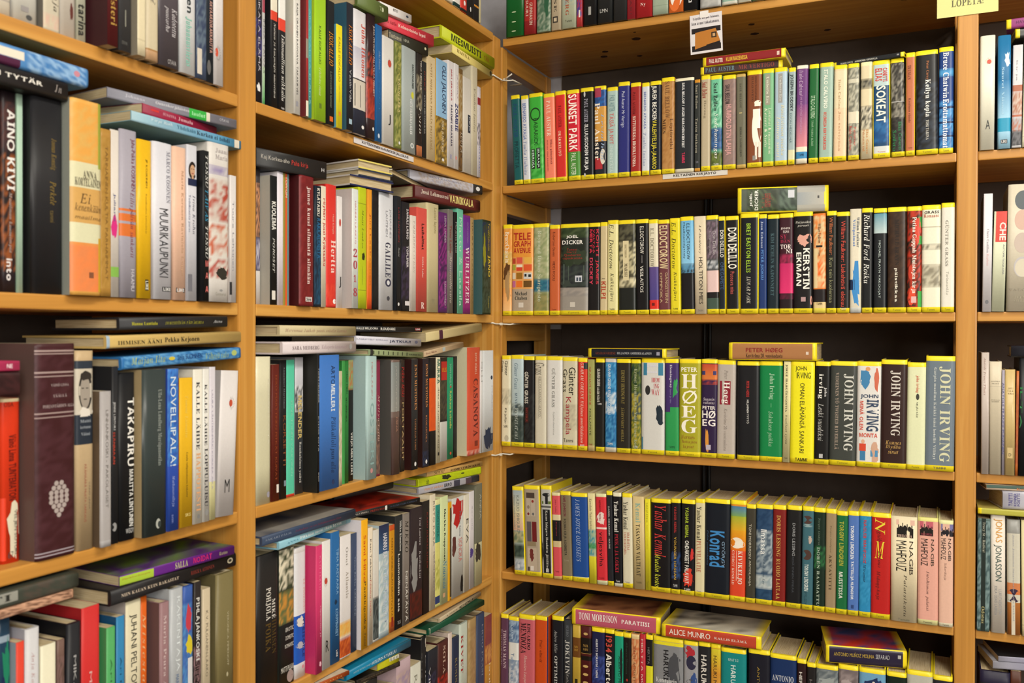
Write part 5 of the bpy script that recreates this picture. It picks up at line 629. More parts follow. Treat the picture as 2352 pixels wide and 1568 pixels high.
0|R|H|0.0558|0.0053|0.6439|0.0302|0.2050|0.131|0.0000|0.0000|#8c2024||dark red spine with white stacked lettering, second from left, right bay top shelf|books standing on the right bay top shelf|b .6 .85 #a82c28; d .65 .9 .5 .75 B#d8b8a8 GUNNARIN; d .62 .8 .2 .4 B#d8b8a8 SUURI
0|R|H|0.0881|0.0057|0.6439|0.0344|0.2050|0.131|0.0000|0.0000|#70806c||marbled grey green spine, third from left, right bay top shelf|books standing on the right bay top shelf|n .3 .99 #4a6a54 #98a490; q .4 .95 .55 .95 #2c5c40
0|R|H|0.1242|0.0059|0.6439|0.0241|0.2050|0.131|0.0000|0.0000|#c4b498||beige spine with boxed emblem, fourth from left, right bay top shelf|books standing on the right bay top shelf|d .4 .8 .3 .6 S#5c5444 HESSE; p .85 .92 .2 .7 #3a342c; p .865 .905 .3 .6 #c4b498
0|R|H|0.1491|0.0064|0.6439|0.0357|0.2050|0.131|0.0000|0.0000|#aab098||grey cream spine with rust lettering, fifth from left, right bay top shelf|books standing on the right bay top shelf|n .5 .75 #94a8a4 #b0b49c; d .5 .86 .3 .6 S#a8583c SÖDERG; h .91 .935 #4a4838 Tammi
0|R|P|0.1864|0.0059|0.6439|0.0126|0.2050|0.127|0.0000|0.0000|#ae3434||slim red and blue patterned spine, sixth from left, right bay top shelf|books standing on the right bay top shelf|n .3 .9 #b83434 #3a3c8c; p .82 .9 .4 .7 #e4dcd8
0|R|H|0.2014|0.0052|0.6439|0.0316|0.2050|0.131|0.0000|0.0000|#17181b||glossy black spine with white barcode box, seventh from left, right bay top shelf|books standing on the right bay top shelf|p .8 .89 .4 .6 #a8a8a4
0|R|H|0.2348|0.0060|0.6439|0.0350|0.2050|0.131|0.0000|0.0000|#232526||black spine with white runes, eighth from left, right bay top shelf|books standing on the right bay top shelf|h .85 .89 .2 .7 #c4c4c0 LMN;
0|R|H|0.2717|0.0063|0.6439|0.0317|0.2050|0.131|0.0000|0.0000|#2b2c2d||charcoal spine with round silver emblem, ninth from left, right bay top shelf|books standing on the right bay top shelf|o .66 .78 .25 .6 #a4a4a0; o .675 .765 .3 .55 #2b2c2d; p .3 .64 0 .2 #c8c8cc
0|R|P|0.3038|0.0052|0.6439|0.0184|0.2050|0.127|0.0000|0.0000|#99242e||cherry red spine, tenth from left, right bay top shelf|books standing on the right bay top shelf|d .3 .95 .3 .6 #661820 KIVI SANKARI
0|R|H|0.3232|0.0059|0.6439|0.0374|0.2050|0.131|0.0000|0.0000|#b0252a||bright red spine on protruding boards, ninth from right, right bay top shelf|books standing on the right bay top shelf|h .68 .72 .3 .65 S#e4b8b0 JUHA; h .75 .78 .2 .7 S#e4b8b0 SEPPÄLÄ; h .85 .89 .3 .6 S#e8ccc4 Ny
0|R|P|0.3618|0.0064|0.6439|0.0334|0.2050|0.127|0.0000|0.0000|#99a894||pale sage green plain spine, eighth from right, right bay top shelf|books standing on the right bay top shelf|b .9 .91 #8c9c88
0|R|P|0.3972|0.0063|0.6439|0.0310|0.2050|0.127|0.0000|0.0000|#dc6c2c||orange spine with white arc, seventh from right, right bay top shelf|books standing on the right bay top shelf|o .72 .95 .1 .95 #ece4dc; o .76 .99 .02 .8 #dc6c2c
0|R|P|0.4293|0.0055|0.6439|0.0283|0.2050|0.127|0.0000|0.0000|#17181c||black spine with white box logo, sixth from right, right bay top shelf|books standing on the right bay top shelf|p .84 .92 .38 .6 #ddd; p .85 .91 .42 .56 #222
0|R|H|0.4642|0.0067|0.6439|0.0435|0.2050|0.131|0.0000|0.0000|#a8a8a6||broad silver grey spine, fifth from right, right bay top shelf|books standing on the right bay top shelf|n .5 1 #a0a09e #b4b4b0
0|R|H|0.5100|0.0060|0.6439|0.0323|0.2050|0.131|0.0000|0.0000|#d0cfc0||cream spine with sage foot band, fourth from right, right bay top shelf|books standing on the right bay top shelf|b .93 .97 #8cac9c
0|R|P|0.5437|0.0060|0.6439|0.0263|0.2050|0.127|0.0000|0.0000|#d4d2c0||ivory plain spine, third from right, right bay top shelf|books standing on the right bay top shelf|b .5 .52 #c4c0ac
0|R|P|0.5720|0.0057|0.6439|0.0235|0.2050|0.127|0.0000|0.0000|#3c6a4c||mossy spine just under the frame edge, second from right, right bay top shelf|books standing on the right bay top shelf|b .9 .93 #cfd0c0
0|R|P|0.5979|0.0065|0.6439|0.0285|0.2050|0.127|0.0000|0.0000|#a8342c||brick red spine near the frame edge, last on right, right bay top shelf|books standing on the right bay top shelf|b .9 .92 #eee
0|R|C|0.0316|0.0032|0.3020|0.0221|0.2065|0.132|0.0000|0.0483|#1b5d60||dark teal spine, first from left, right bay second shelf|books standing on the right bay second shelf|d .1 .48 #24487a PAUL AUSTER; d .52 .82 #12343c PROFEETTA
0|R|C|0.0550|0.0032|0.3020|0.0178|0.2032|0.130|0.0000|0.0359|#d3d7df||slim white spine with blue lettering, second from left, right bay second shelf|books standing on the right bay second shelf|d .09 .5 #3c62b4 BERNARDO ATXAGA; d .52 .9 I#5a74b0 Tuulia Iltahaita
0|R|C|0.0731|0.0031|0.3020|0.0334|0.2054|0.131|0.0000|0.0255|#3fae3f||bright green spine with black ring, third from left, right bay second shelf|books standing on the right bay second shelf|n .5 .95 #2e9a35 #55bd52; k .16 .31 .1 .85 #16301c; d .28 .58 .35 .65 #15401d BABARICK; p .62 .84 .12 .38 #1f2b22; p .61 .84 .5 .78 #1f2b22; d .63 .83 .16 .34 #dfe KERROSA; d .62 .83 .55 .73 #dfe SEURAAJA
0|R|C|0.1084|0.0024|0.3020|0.0273|0.2013|0.129|0.0000|0.0249|#f0846a||salmon spine with white lettering, fourth from left, right bay second shelf|books standing on the right bay second shelf|d .08 .48 .3 .65 S#fbe0d0 PAUL AUSTER; d .52 .8 .55 .75 S#7c2f3c Mies pimeässä; d .52 .88 .28 .4 S#7c2f3c MUSTASSA YÖSSÄ KIRJOITETTU
0|R|Y|0.1364|0.0023|0.3020|0.0264|0.2039|0.131|0.0000|0.0224|#d42f2c||plain red spine with small lettering, fifth from left, right bay second shelf|books standing on the right bay second shelf|d .16 .4 .3 .6 S#7c1c1c PAUL AUSTER; d .44 .72 .3 .6 S#f6dfc0 ORÁKKELIYÖ
0|R|C|0.1661|0.0038|0.3020|0.0295|0.2029|0.130|0.0000|0.0229|#cf2336||red spine with huge white title over green foot, sixth from left, right bay second shelf|books standing on the right bay second shelf|b .685 1 #4d8d3c; d .05 .67 .14 .82 B#fff2ea SUNSET PARK; d .7 .945 .3 .68 #e8f0d8 PAUL AUSTER
0|R|C|0.1965|0.0036|0.3020|0.0309|0.2041|0.131|0.0000|0.0116|#14171c||black spine with white lettering and flourishes, seventh from left, right bay second shelf|books standing on the right bay second shelf|d .12 .4 .3 .6 S#aab PAUL AUSTER -; d .4 .9 .25 .6 B#e8e8e8 ILLUUSIODEN KIRJA; o .04 .1 .28 .42 #bbb; o .93 .97 .25 .4 #bbb
0|R|C|0.2285|0.0031|0.3020|0.0275|0.2046|0.131|0.0000|0.0068|#20242e||spine with colourful figures and big letters, eighth from left, right bay second shelf|books standing on the right bay second shelf|n 0 .4 #2a66b0 #304a80; b .22 .6 #cf9a4a; p .02 .12 .02 .6 #a83f58; p .78 .9 .02 .7 #b2323a; d .18 .8 .05 .5 S#f3e9d8 Paul Auster; d .3 .8 .6 .85 I#9fb8d8 Leviathan; o .68 .85 .5 .95 #d8d2c4
0|R|C|0.2573|0.0032|0.3020|0.0244|0.1990|0.127|0.0000|0.0000|#a9c2be||pale aqua spine with red title, ninth from left, right bay second shelf|books standing on the right bay second shelf|d .09 .27 .25 .75 #6d9098 PAUL AUSTER; d .29 .63 .15 .75 #d2544e TÄSSÄ JA NYT; d .65 .94 .3 .65 #cfe0dc ENNEN TÄTÄ
0|R|C|0.2831|0.0036|0.3020|0.0261|0.2074|0.133|0.0000|0.0000|#2b2f77||royal blue spine with pale lettering, tenth from left, right bay second shelf|books standing on the right bay second shelf|d .1 .48 .25 .6 #c9cfe8 Paul Auster Mr Vertigo
0|R|C|0.3112|0.0035|0.3020|0.0234|0.2025|0.130|0.0000|0.0000|#9f2b2b||dark red spine, title in white capitals, eleventh from left, right bay second shelf|books standing on the right bay second shelf|d .1 .34 .25 .5 S#5b1515 PAUL AUSTER; d .36 .9 .25 .55 S#f2e4d4 SATTUMUKSIA BROOKLYNISSA
0|R|C|0.3369|0.0033|0.3020|0.0166|0.1999|0.128|0.0000|0.0000|#cfd5dd||slim silvery white spine, twelfth from left, right bay second shelf|books standing on the right bay second shelf|d .1 .5 .3 .6 #3c5aa8 BERNARDO ATXAGA; d .54 .9 .25 .6 I#8592b8 Tuulia laulua
0|R|C|0.3552|0.0034|0.3020|0.0246|0.2011|0.129|0.0000|0.0000|#131b28||black spine with yellow and white narrow capitals, thirteenth from left, right bay second shelf|books standing on the right bay second shelf|d .05 .42 .12 .62 B#e8e6dc JUREK BECKER; d .42 .94 .12 .62 B#d8c93a VALEHTELIJA-JAAKKO
0|R|C|0.3808|0.0024|0.3020|0.0282|0.2058|0.132|0.0000|0.0027|#b07a3c||brown parchment spine, fourteenth from left, right bay second shelf|books standing on the right bay second shelf|n .05 .95 #b98a52 #a87540; d .04 .42 .3 .65 S#7a5330 SAUL BELLOW; d .43 .75 .62 .92 S#6a4626 Löytöretki; d .43 .58 .1 .35 S#4b2f18 MIES
0|R|H|0.4104|0.0032|0.3020|0.0407|0.2004|0.128|0.0000|0.0000|#24282d||wide black spine with cream ends, fifteenth from left, right bay second shelf|books standing on the right bay second shelf|b 0 .03 #e6e0c4; b .962 1 #e6e0c4; d .05 .74 .38 .52 B#e8e8e8 SAUL BELLOW / AUGIE MARCHIN KIERTEET; d .79 .9 .38 .54 B#d3395d TAMMI
0|R|H|0.4525|0.0023|0.3020|0.0116|0.1942|0.124|0.0000|0.0000|#2d3130||slim charcoal spine with orange ends, sixteenth from left, right bay second shelf|books standing on the right bay second shelf|b 0 .035 #c98a2c; b .965 1 #d89c40; d .06 .32 .2 .6 S#a59f8d Saul Bellow; d .42 .8 .2 .6 S#a59f8d Tartu hetkeen; h .89 .91 #99a TAMMI
0|R|C|0.4663|0.0037|0.3020|0.0194|0.2005|0.128|0.0000|0.0000|#b8ab8f||tan grey spine with red author name, seventeenth from left, right bay second shelf|books standing on the right bay second shelf|d .07 .24 .15 .7 S#9a3b33 Saul Bellow; d .26 .45 .3 .6 S#8c7f68 Herzog
0|R|C|0.4872|0.0024|0.3020|0.0233|0.1984|0.127|0.0000|0.0058|#6fbf9a||green and blue painted spine, eighteenth from left, right bay second shelf|books standing on the right bay second shelf|n .2 .6 #4f9f7c #8ed0b0; n .55 .8 #2e4d78 #3f6aa0; n .8 .95 #42502a #6a7a3a; d .08 .38 .3 .65 S#1b2a28 Saul Bellow; d .4 .88 .28 .7 I#f6f4ec Sadekuningas; h .93 .955 #ddd TAMMI
0|R|C|0.5120|0.0029|0.3020|0.0271|0.1955|0.125|0.0000|0.0000|#8f766d||dusty mauve spine with pink block letters, seventeenth from right, right bay second shelf|books standing on the right bay second shelf|n .05 .95 #937a72 #86706c; d .1 .31 .2 .55 B#3a2c30 SAUL BELLOW; d .31 .85 .18 .68 B#d8a2a0 HUMBOLDTIN LAHJA
0|R|H|0.5406|0.0028|0.3020|0.0192|0.1950|0.125|0.0000|0.0059|#6c6a58||olive grey spine with worn tan ends, sixteenth from right, right bay second shelf|books standing on the right bay second shelf|b 0 .03 #c0a25c; b .962 1 #cfae5e; d .1 .36 .4 .6 S#4a4a3e SAUL BELLOW; p .41 .418 .35 .65 #cbb97a; d .56 .88 .4 .6 S#3d3d34 HERRA SAMMLERIN
0|R|C|0.5620|0.0026|0.3020|0.0302|0.1989|0.127|0.0000|0.0000|#80482c||brown spine with white standing figure, fifteenth from right, right bay second shelf|books standing on the right bay second shelf|d .06 .32 .32 .45 S#4b2a1c ITALO SVEVO; d .06 .32 .55 .66 S#4b2a1c ZENON TUNNUSTUKSIA; o .31 .36 .5 .95 #f0ead8; p .33 .37 .52 .92 #f0ead8; o .4 .8 .35 .98 #f4efe0; p .4 .6 .42 .96 #f4efe0; p .74 .92 .55 .7 #e8e2d2; p .74 .9 .78 .95 #ded8c8; p .88 .93 .4 .6 #8d8a84
0|R|C|0.5935|0.0022|0.3020|0.0222|0.1991|0.127|0.0000|0.0000|#76b183||mint green spine with white script, fourteenth from right, right bay second shelf|books standing on the right bay second shelf|p .05 .37 .25 .7 #9a9a88; d .08 .35 .35 .6 S#e0e0d0 Umberto Eco; d .4 .88 .55 .8 I#f2f2dc Loistavat & ruusunnimi; d .4 .8 .2 .45 I#f2f2dc Keisari & Sielu
0|R|C|0.6176|0.0032|0.3020|0.0248|0.1985|0.127|0.0000|0.0000|#adc3d3||pale blue spine with gold script, thirteenth from right, right bay second shelf|books standing on the right bay second shelf|p .06 .36 .3 .65 #9a9a96; d .09 .34 .4 .58 S#d0d0cc Umberto Eco; d .38 .9 .55 .8 I#dfd5a8 Baudolinon matka; d .5 .92 .2 .45 I#e8dfb8 Lumen saari
0|R|C|0.6440|0.0035|0.3020|0.0134|0.1954|0.125|0.0000|-0.0099|#9fb2b4||slim grey blue spine with black capitals, twelfth from right, right bay second shelf|books standing on the right bay second shelf|d .07 .45 .15 .7 B#17232a JOSEPH BRODSKY; d .47 .78 .25 .6 #5d7880 EGON HEDELMIÄ; b .85 1 #d8d6b0
0|R|H|0.6595|0.0035|0.3020|0.0220|0.1978|0.127|0.0000|-0.0093|#6e3f7c||purple and pink spine with blue wave, eleventh from right, right bay second shelf|books standing on the right bay second shelf|b 0 .035 #e9e2cf; g .4 .85 #7d4480 #d98a90; b .83 .88 #e8e0c8; b .88 .95 #3a86b8; b .95 1 #e8e0c8; d .05 .3 .25 .6 I#d8c2dc Italo Calvino; d .3 .7 .3 .6 I#c79ac0 Jos talviyönä matkamies; h .9 .925 #1a3a5a TAMMI
0|R|C|0.6840|0.0028|0.3020|0.0184|0.1974|0.126|0.0000|-0.0089|#1f6334||dark green spine, tenth from right, right bay second shelf|books standing on the right bay second shelf|d .32 .55 .2 .65 B#a9c9a8 ITALO CALVINO; d .57 .83 .3 .55 B#86b08a TÄMÄ VAIKEA ELÄMÄ
0|R|C|0.7042|0.0035|0.3020|0.0255|0.1973|0.126|0.0000|-0.0106|#9cb6a9||sage green spine, title in red, ninth from right, right bay second shelf|books standing on the right bay second shelf|d .07 .46 .32 .6 B#f1f0e0 ITALO CALVINO; d .5 .88 .32 .55 B#d2503f KOSMISIA KERTOMUKSIA
0|R|C|0.7317|0.0032|0.3020|0.0245|0.1897|0.125|0.0000|-0.0071|#e6cba4||cream and peach spine, eighth from right, right bay second shelf|books standing on the right bay second shelf|b .45 1 #e5c8a5; b .06 .45 #e2d3b0; d .15 .46 .35 .55 S#c0a27c Italo Calvino; d .48 .9 .35 .55 S#c9a07a Jos talviyönä
0|R|C|0.7589|0.0034|0.3020|0.0210|0.1897|0.123|0.0000|0.0000|#8f8e80||grey photo spine with red lettering, seventh from right, right bay second shelf|books standing on the right bay second shelf|n .05 .95 #6f7064 #b9b6a2; b .16 .2 #c9c5b0; b .5 .62 #d8d0b8; d .65 .9 .15 .4 #c0453c Italo Calvino; d .66 .86 .55 .75 #cf6a60 Palomar
0|R|H|0.7824|0.0035|0.3020|0.0216|0.1897|0.122|0.0000|0.0000|#d8cba8||cream spine with black photo strip, sixth from right, right bay second shelf|books standing on the right bay second shelf|n .17 .28 #2a2a26 #8a8674; b 0 .04 #e3dcae; n .45 .7 #3a3a34 #cfc8b0; d .7 .95 .5 .7 #c98a4a Elias Canetti; d .7 .92 .2 .4 #bd7b45 Pelastettu kieli
0|R|Y|0.8055|0.0024|0.3020|0.0316|0.1897|0.125|0.0000|0.0060|#17446a||blue panelled spine with giant white title, fifth from right, right bay second shelf|books standing on the right bay second shelf|b .03 .26 #b5c9c9; n .6 .85 #174a80 #2a68a0; b .88 .96 #cfd4d0; d .08 .21 .15 .55 B#c7392f ELIAS; d .08 .22 .58 .85 B#c7392f CANETTI; d .26 .64 .2 .75 B#f1ecd8 SOKEAT; h .93 .945 #c75 Tammi
0|R|C|0.8391|0.0032|0.3020|0.0241|0.1897|0.125|0.0000|0.0128|#33302b||dark photo spine, green lettering at foot, fourth from right, right bay second shelf|books standing on the right bay second shelf|n .05 .65 #2a2824 #8d897c; n .6 .95 #1c1b1a #3a3833; b .438 .444 #bbb; d .73 .94 .12 .38 #1f7c44 Soihtu; d .65 .93 .55 .78 #2b8a58 Elias Canetti
0|R|Y|0.8643|0.0032|0.3020|0.0166|0.1979|0.127|0.0000|0.0000|#b96c48||terracotta spine with yellow frame, third from right, right bay second shelf|books standing on the right bay second shelf|d .12 .26 .2 .55 S#6a3522 TRUMAN; d .44 .68 .25 .55 S#6a3522 Kesäinen ristely; h .92 .93 #5a2c1c TAMMI
0|R|C|0.8832|0.0033|0.3020|0.0384|0.1987|0.127|0.0000|0.0074|#121315||wide black spine with white serif title, second from right, right bay second shelf|books standing on the right bay second shelf|n .3 .95 #101113 #2c3440; d .1 .28 .45 .6 S#a86a3c Peter Carey; d .28 .64 .38 .66 S#efece2 Kellyn kopla; d .67 .86 .45 .58 S#c9c6bc TOSI TARINA
0|R|C|0.9225|0.0022|0.3020|0.0249|0.2010|0.129|0.0000|0.0000|#1d3d7c||blue banded spine with bold white author name, last on right, right bay second shelf|books standing on the right bay second shelf|n .2 .28 #3f8ac0 #4f9acf; n .5 .97 #1f5090 #4d95cf; b .56 .58 #18305c; b .7 .72 #18305c; b .83 .85 #18305c; d .05 .48 .28 .68 S#eef2f4 Bruce Chatwin; d .49 .95 .28 .68 S#eef2f4 Erottamattomat
1|R|C|0.7306|-0.0102|0.4925|0.0094|0.1325|0.100|-0.1600|0.0000|#202327||flat black book lying along spine tops, right bay second shelf|books lying flat on the right bay second shelf|t .1 .28 .35 .7 B#b8b8b0 TRUMAN CAPOTE; t .31 .63 .35 .7 B#c9c9c0 AAMIAINEN TIFFANYLLA; p .9 .93 .3 .6 #999
1|R|Y|0.4665|0.0070|0.5033|0.0167|0.1661|0.105|0.0853|0.0000|#3f2d2e||dark brown book lying under the red one, right bay second shelf|books lying flat on the right bay second shelf|t .06 .42 .2 .75 S#64808a PAUL AUSTER; t .47 .9 .2 .75 S#8c3a34 MR VERTIGO
1|R|Y|0.4709|0.0070|0.5204|0.0194|0.1687|0.106|0.0000|0.0000|#8a2327||red book lying on top of another, right bay second shelf|books lying flat on the right bay second shelf|d 0 .02 #8a2327 .; t .08 .25 .3 .75 B#f0dfce PAUL AUSTER; t .29 .55 .3 .75 B#e3b83c KUUN MAISEMISSA; p .9 .93 .3 .7 #d8bdb0
0|R|C|0.0010|0.0014|0.0000|0.0236|0.2110|0.135|0.0000|-0.0047|#dfae62||orange spine with a blurred face, first from left, right bay third shelf|books standing on the right bay third shelf|n .05 .3 #e0903c #e2a44c; n .3 .45 #e0c070 #c8a050; q .42 .62 .0 .9 #5a3a1c; q .5 .85 .25 1 #a9895c; g .7 .95 #e8a050 #f0c488; d .08 .42 .3 .75 S#f4ecd4 BruceChatwin; d .08 .38 .1 .25 I#a9c090 Ameriikka
0|R|C|0.0250|0.0025|0.0000|0.0538|0.2089|0.134|0.0000|-0.0043|#e89a3e||wide orange spine with squares grid, second from left, right bay third shelf|books standing on the right bay third shelf|b .36 .71 #e4a660; p .37 .43 .05 .2 #b7452f; p .36 .43 .24 .52 #d85a4a; p .36 .43 .6 .95 #e7b04a; p .44 .5 .05 .2 #a4a83e; p .44 .47 .24 .52 #ece0c8; p .47 .51 .24 .52 #d2452c; p .44 .51 .58 .95 #dd5a2e; p .53 .6 .05 .2 #ddd5c0; p .53 .6 .24 .52 #9a6c22; p .53 .6 .58 .95 #cfd0cc; p .545 .575 .62 .72 #222; p .55 .58 .8 .92 #222; p .62 .69 .05 .2 #c06a98; p .62 .69 .24 .52 #e8762c; p .62 .69 .58 .95 #6a4a1e; b .71 .96 #b0a08c; h .09 .17 .1 .9 B#b02a24 TELE; h .18 .245 .1 .9 B#b02a24 GRAPH; h .255 .315 .1 .9 B#b02a24 AVENUE; h .74 .78 .18 .75 S#2c3230 Michael; h .79 .83 .18 .75 S#2c3230 Chabon; p .86 .915 .35 .58 #d8d0c4
0|R|C|0.0798|0.0024|0.0000|0.0387|0.2092|0.134|0.0000|-0.0007|#97a078||mossy painted spine with blue pool, third from left, right bay third shelf|books standing on the right bay third shelf|n .05 .6 #8d9a6c #b2b48c; n .6 .75 #1f5a78 #3a7a8c; n .75 .95 #7e8250 #98905c; d .08 .85 .25 .55 S#c9cfb4 Raymond Dumas Saaripuisto
0|R|C|0.1202|0.0026|0.0000|0.0249|0.2046|0.131|0.0000|0.0000|#c9643a||plain burnt orange spine, fourth from left, right bay third shelf|books standing on the right bay third shelf|d .08 .35 .35 .6 #6a2c18 Robertson Davies; d .4 .62 .35 .6 #6a2c18 VIIDES ROOLI; h .93 .945 #7a3018 Tammi
0|R|C|0.1455|0.0025|0.0000|0.0675|0.2044|0.131|0.0000|-0.0064|#232a24||very wide dark spine with tree-lined road, fifth from left, right bay third shelf|books standing on the right bay third shelf|n .04 .16 #2a3a24 #4a5a3c; n .3 .45 #1e261e #4a5844; n .45 .7 #20262c #3a4440; b .7 .96 #98928a; n .7 .8 #8a8682 #a29a92; q .24 .48 .0 .5 #2b3826; q .26 .46 .5 1 #303c2c; p .44 .66 .13 .17 #56655a; p .46 .64 .3 .33 #4c5a50; p .46 .62 .84 .87 #4c5a50; q .62 .7 .0 .5 #38423c; p .57 .64 .55 .8 #c9cdd6; p .59 .63 .6 .66 #345; p .59 .63 .7 .76 #345; h .12 .165 .22 .65 B#f4f2ec JOËL; h .18 .225 .08 .82 B#f4f2ec DICKER; h .27 .295 .25 .6 #9a3028 Totuus; h .3 .325 .25 .6 #9a3028 Harry; h .33 .36 .15 .75 #9a3028 Quebertin; h .365 .395 .1 .8 #9a3028 tapauksesta; p .86 .915 .38 .56 #cbc5ba
0|R|C|0.2142|0.0022|0.0000|0.0270|0.2043|0.131|0.0000|-0.0027|#17171a||black spine with red and pink stacked titles, sixth from left, right bay third shelf|books standing on the right bay third shelf|b 0 .04 #dcd6be; b .965 1 #d8cfb8; d .07 .33 .12 .36 B#d03048 MERTA; d .07 .33 .42 .56 B#c02840 VALTAA; d .07 .67 .62 .9 B#c82c40 KOHTI JAMES; d .38 .67 .12 .4 B#d4405c DICKEY
0|R|C|0.2417|0.0021|0.0000|0.0164|0.2047|0.131|0.0000|-0.0024|#d5c08a||tan spine with small red title, seventh from left, right bay third shelf|books standing on the right bay third shelf|b .05 .95 #cdbd94; h .6 .62 #3a2a1c James; p .64 .83 .1 .95 #c7b486; d .64 .83 .2 .85 B#b03a24 KILPI
0|R|C|0.2585|0.0027|0.0000|0.0244|0.2080|0.133|0.0000|-0.0024|#e2d432||pale yellow spine with black art nouveau lettering, eighth from left, right bay third shelf|books standing on the right bay third shelf|b .03 .97 #e2dca2; d .04 .52 .22 .6 I#2a2a1c E.L. Doctorow; d .56 .86 .25 .65 I#2a2a1c Kuikkajärvi; h .935 .955 #3a3a20 TAMMI
0|R|C|0.2859|0.0028|0.0000|0.0390|0.2067|0.132|0.0000|0.0102|#3d3c30||black and white crowd photo spine, ninth from left, right bay third shelf|books standing on the right bay third shelf|n .04 .22 #2c2c24 #5d5c48; n .22 .6 #4a4838 #c9c19a; n .6 .72 #6b6650 #d8d0ac; b .72 .96 #1d2220; p .22 .64 .28 .62 #d9cda4; d .26 .4 .38 .5 S#8a7d5c DOCTOROW; d .46 .6 .36 .54 S#4a4230 MARSSI
0|R|C|0.3253|0.0017|0.0000|0.0285|0.2069|0.132|0.0000|0.0102|#111317||black spine with spaced white capitals, tenth from left, right bay third shelf|books standing on the right bay third shelf|d .075 .36 .35 .65 #eceae2 E.L.DOCTOROW; p .38 .46 .49 .51 #ddd; d .49 .77 .35 .6 #eceae2 VESILAITOS
0|R|C|0.3553|0.0028|0.0000|0.0209|0.2050|0.131|0.0000|0.0158|#dfd8c0||cream and violet spine over red foot, eleventh from left, right bay third shelf|books standing on the right bay third shelf|g .5 .85 #5d4c8a #4a4488; b .85 .945 #dd3428; p .88 .91 .3 .6 #701c1c; d .09 .5 .2 .6 S#8a8470 E.L. DOCTOROW
0|R|C|0.3767|0.0027|0.0000|0.0246|0.2033|0.130|0.0000|0.0158|#6a3a40||maroon spine with tall cream letters, twelfth from left, right bay third shelf|books standing on the right bay third shelf|d .06 .52 .12 .85 B#dcc79c ELDOCTOROW; d .56 .88 .12 .35 #c9b088 OPPIPOIKA; d .56 .88 .6 .85 #c9b088 GANGSTERIN
0|R|C|0.4017|0.0015|0.0000|0.0229|0.2054|0.131|0.0000|0.0149|#e8dc2c||bright yellow spine with black art nouveau lettering, thirteenth from left, right bay third shelf|books standing on the right bay third shelf|b .04 1 #e3d52b; d .04 .53 .22 .6 I#2a2a18 E.L. Doctorow; d .56 .86 .3 .65 I#2a2a18 Kuikkajärvi; h .935 .955 #4a4818 TAMMI
0|R|C|0.4256|0.0028|0.0000|0.0285|0.2072|0.133|0.0000|0.0179|#16161a||sky blue spine with black tree at foot, fourteenth from left, right bay third shelf|books standing on the right bay third shelf|g .04 .55 #6fb2dc #8cc8ea; n .48 .6 #16161a #5a94b8; b .58 .96 #16161a; d .07 .44 .5 .72 #1c2c3c E.L.DOCTOROW; d .06 .43 .22 .38 #1c2c3c Maailmannäyttely
0|R|H|0.4545|0.0022|0.0000|0.0253|0.2067|0.132|0.0000|0.0150|#dccfb4||cream spine with slim black capitals, fifteenth from left, right bay third shelf|books standing on the right bay third shelf|d .09 .38 .4 .62 I#2b2620 J.P.Donleavy; d .42 .9 .4 .72 #2b2620 HOLTITON MIES; h .955 .975 #8a8070 TAMMI
0|R|C|0.4802|0.0015|0.0000|0.0257|0.2073|0.133|0.0000|0.0145|#5a5a5c||grey photo spine with pale pink block, sixteenth from left, right bay third shelf|books standing on the right bay third shelf|n .06 .45 #4a4448 #7d6c7c; n .45 .55 #2c3a44 #c8ccd0; b .56 .78 #e0c3c0; b .78 .84 #1c1c1e; b .84 .96 #42564c; d .16 .4 .2 .45 #a9a2a8 Cosmopolis; d .16 .4 .55 .8 #bbb5b8 Don DeLillo
0|R|Y|0.5063|0.0024|0.0000|0.0133|0.2038|0.130|0.0000|0.0120|#16202a||slim navy spine with blue title, seventeenth from left, right bay third shelf|books standing on the right bay third shelf|d .14 .42 .25 .8 B#dedcd4 DON DELILLO; d .47 .75 .25 .75 #45618a OMEGAPISTE
0|R|Y|0.5208|0.0015|0.0000|0.0273|0.2037|0.130|0.0000|0.0140|#121317||black spine with huge white author name, sixteenth from right, right bay third shelf|books standing on the right bay third shelf|d .12 .54 .18 .85 B#efece0 DON DELILLO; d .57 .8 .35 .65 #c05a54 Putoava mies
0|R|Y|0.5490|0.0027|0.0000|0.0377|0.2071|0.131|0.0000|0.0000|#14171d||black spine, lime green author name, fifteenth from right, right bay third shelf|books standing on the right bay third shelf|d .1 .59 .35 .58 B#9cc336 BRET EASTON ELLIS; d .63 .9 .38 .58 I#d8d4c4 LUNAR PARK
0|R|C|0.5875|0.0012|0.0000|0.0157|0.2041|0.131|0.0000|0.0021|#20386e||slim blue spine with sky blue capitals, fourteenth from right, right bay third shelf|books standing on the right bay third shelf|d .07 .34 .25 .55 S#b8c2d8 Jean Echenoz; d .36 .66 .2 .7 B#5c8fd0 PITKÄ JUOKSU
0|R|C|0.6045|0.0024|0.0000|0.0229|0.2023|0.129|0.0000|0.0000|#14242c||dark slate spine with dim serif lettering, thirteenth from right, right bay third shelf|books standing on the right bay third shelf|d .19 .82 .3 .6 S#48646c KIM ECHLIN KADONNEET
0|R|C|0.6282|0.0022|0.0000|0.0277|0.2032|0.130|0.0000|0.0021|#3a1522||black spine glowing hot pink, twelfth from right, right bay third shelf|books standing on the right bay third shelf|b .06 .36 #3a1a26; n .4 .55 #5a1a34 #a02850; g .5 .8 #c02a64 #d8326e; n .8 .88 #3a1526 #5a1c34; b .86 .95 #22141a; h .14 .165 .12 .8 #e8dcd8 JENNIFER; h .17 .195 .3 .7 #e8dcd8 EGAN; h .21 .25 .1 .55 S#a02848 SY; h .255 .295 .1 .8 S#a02848 DÄN; h .31 .355 .1 .85 S#ece0dc TOR; h .36 .4 .5 .95 S#ece0dc NI
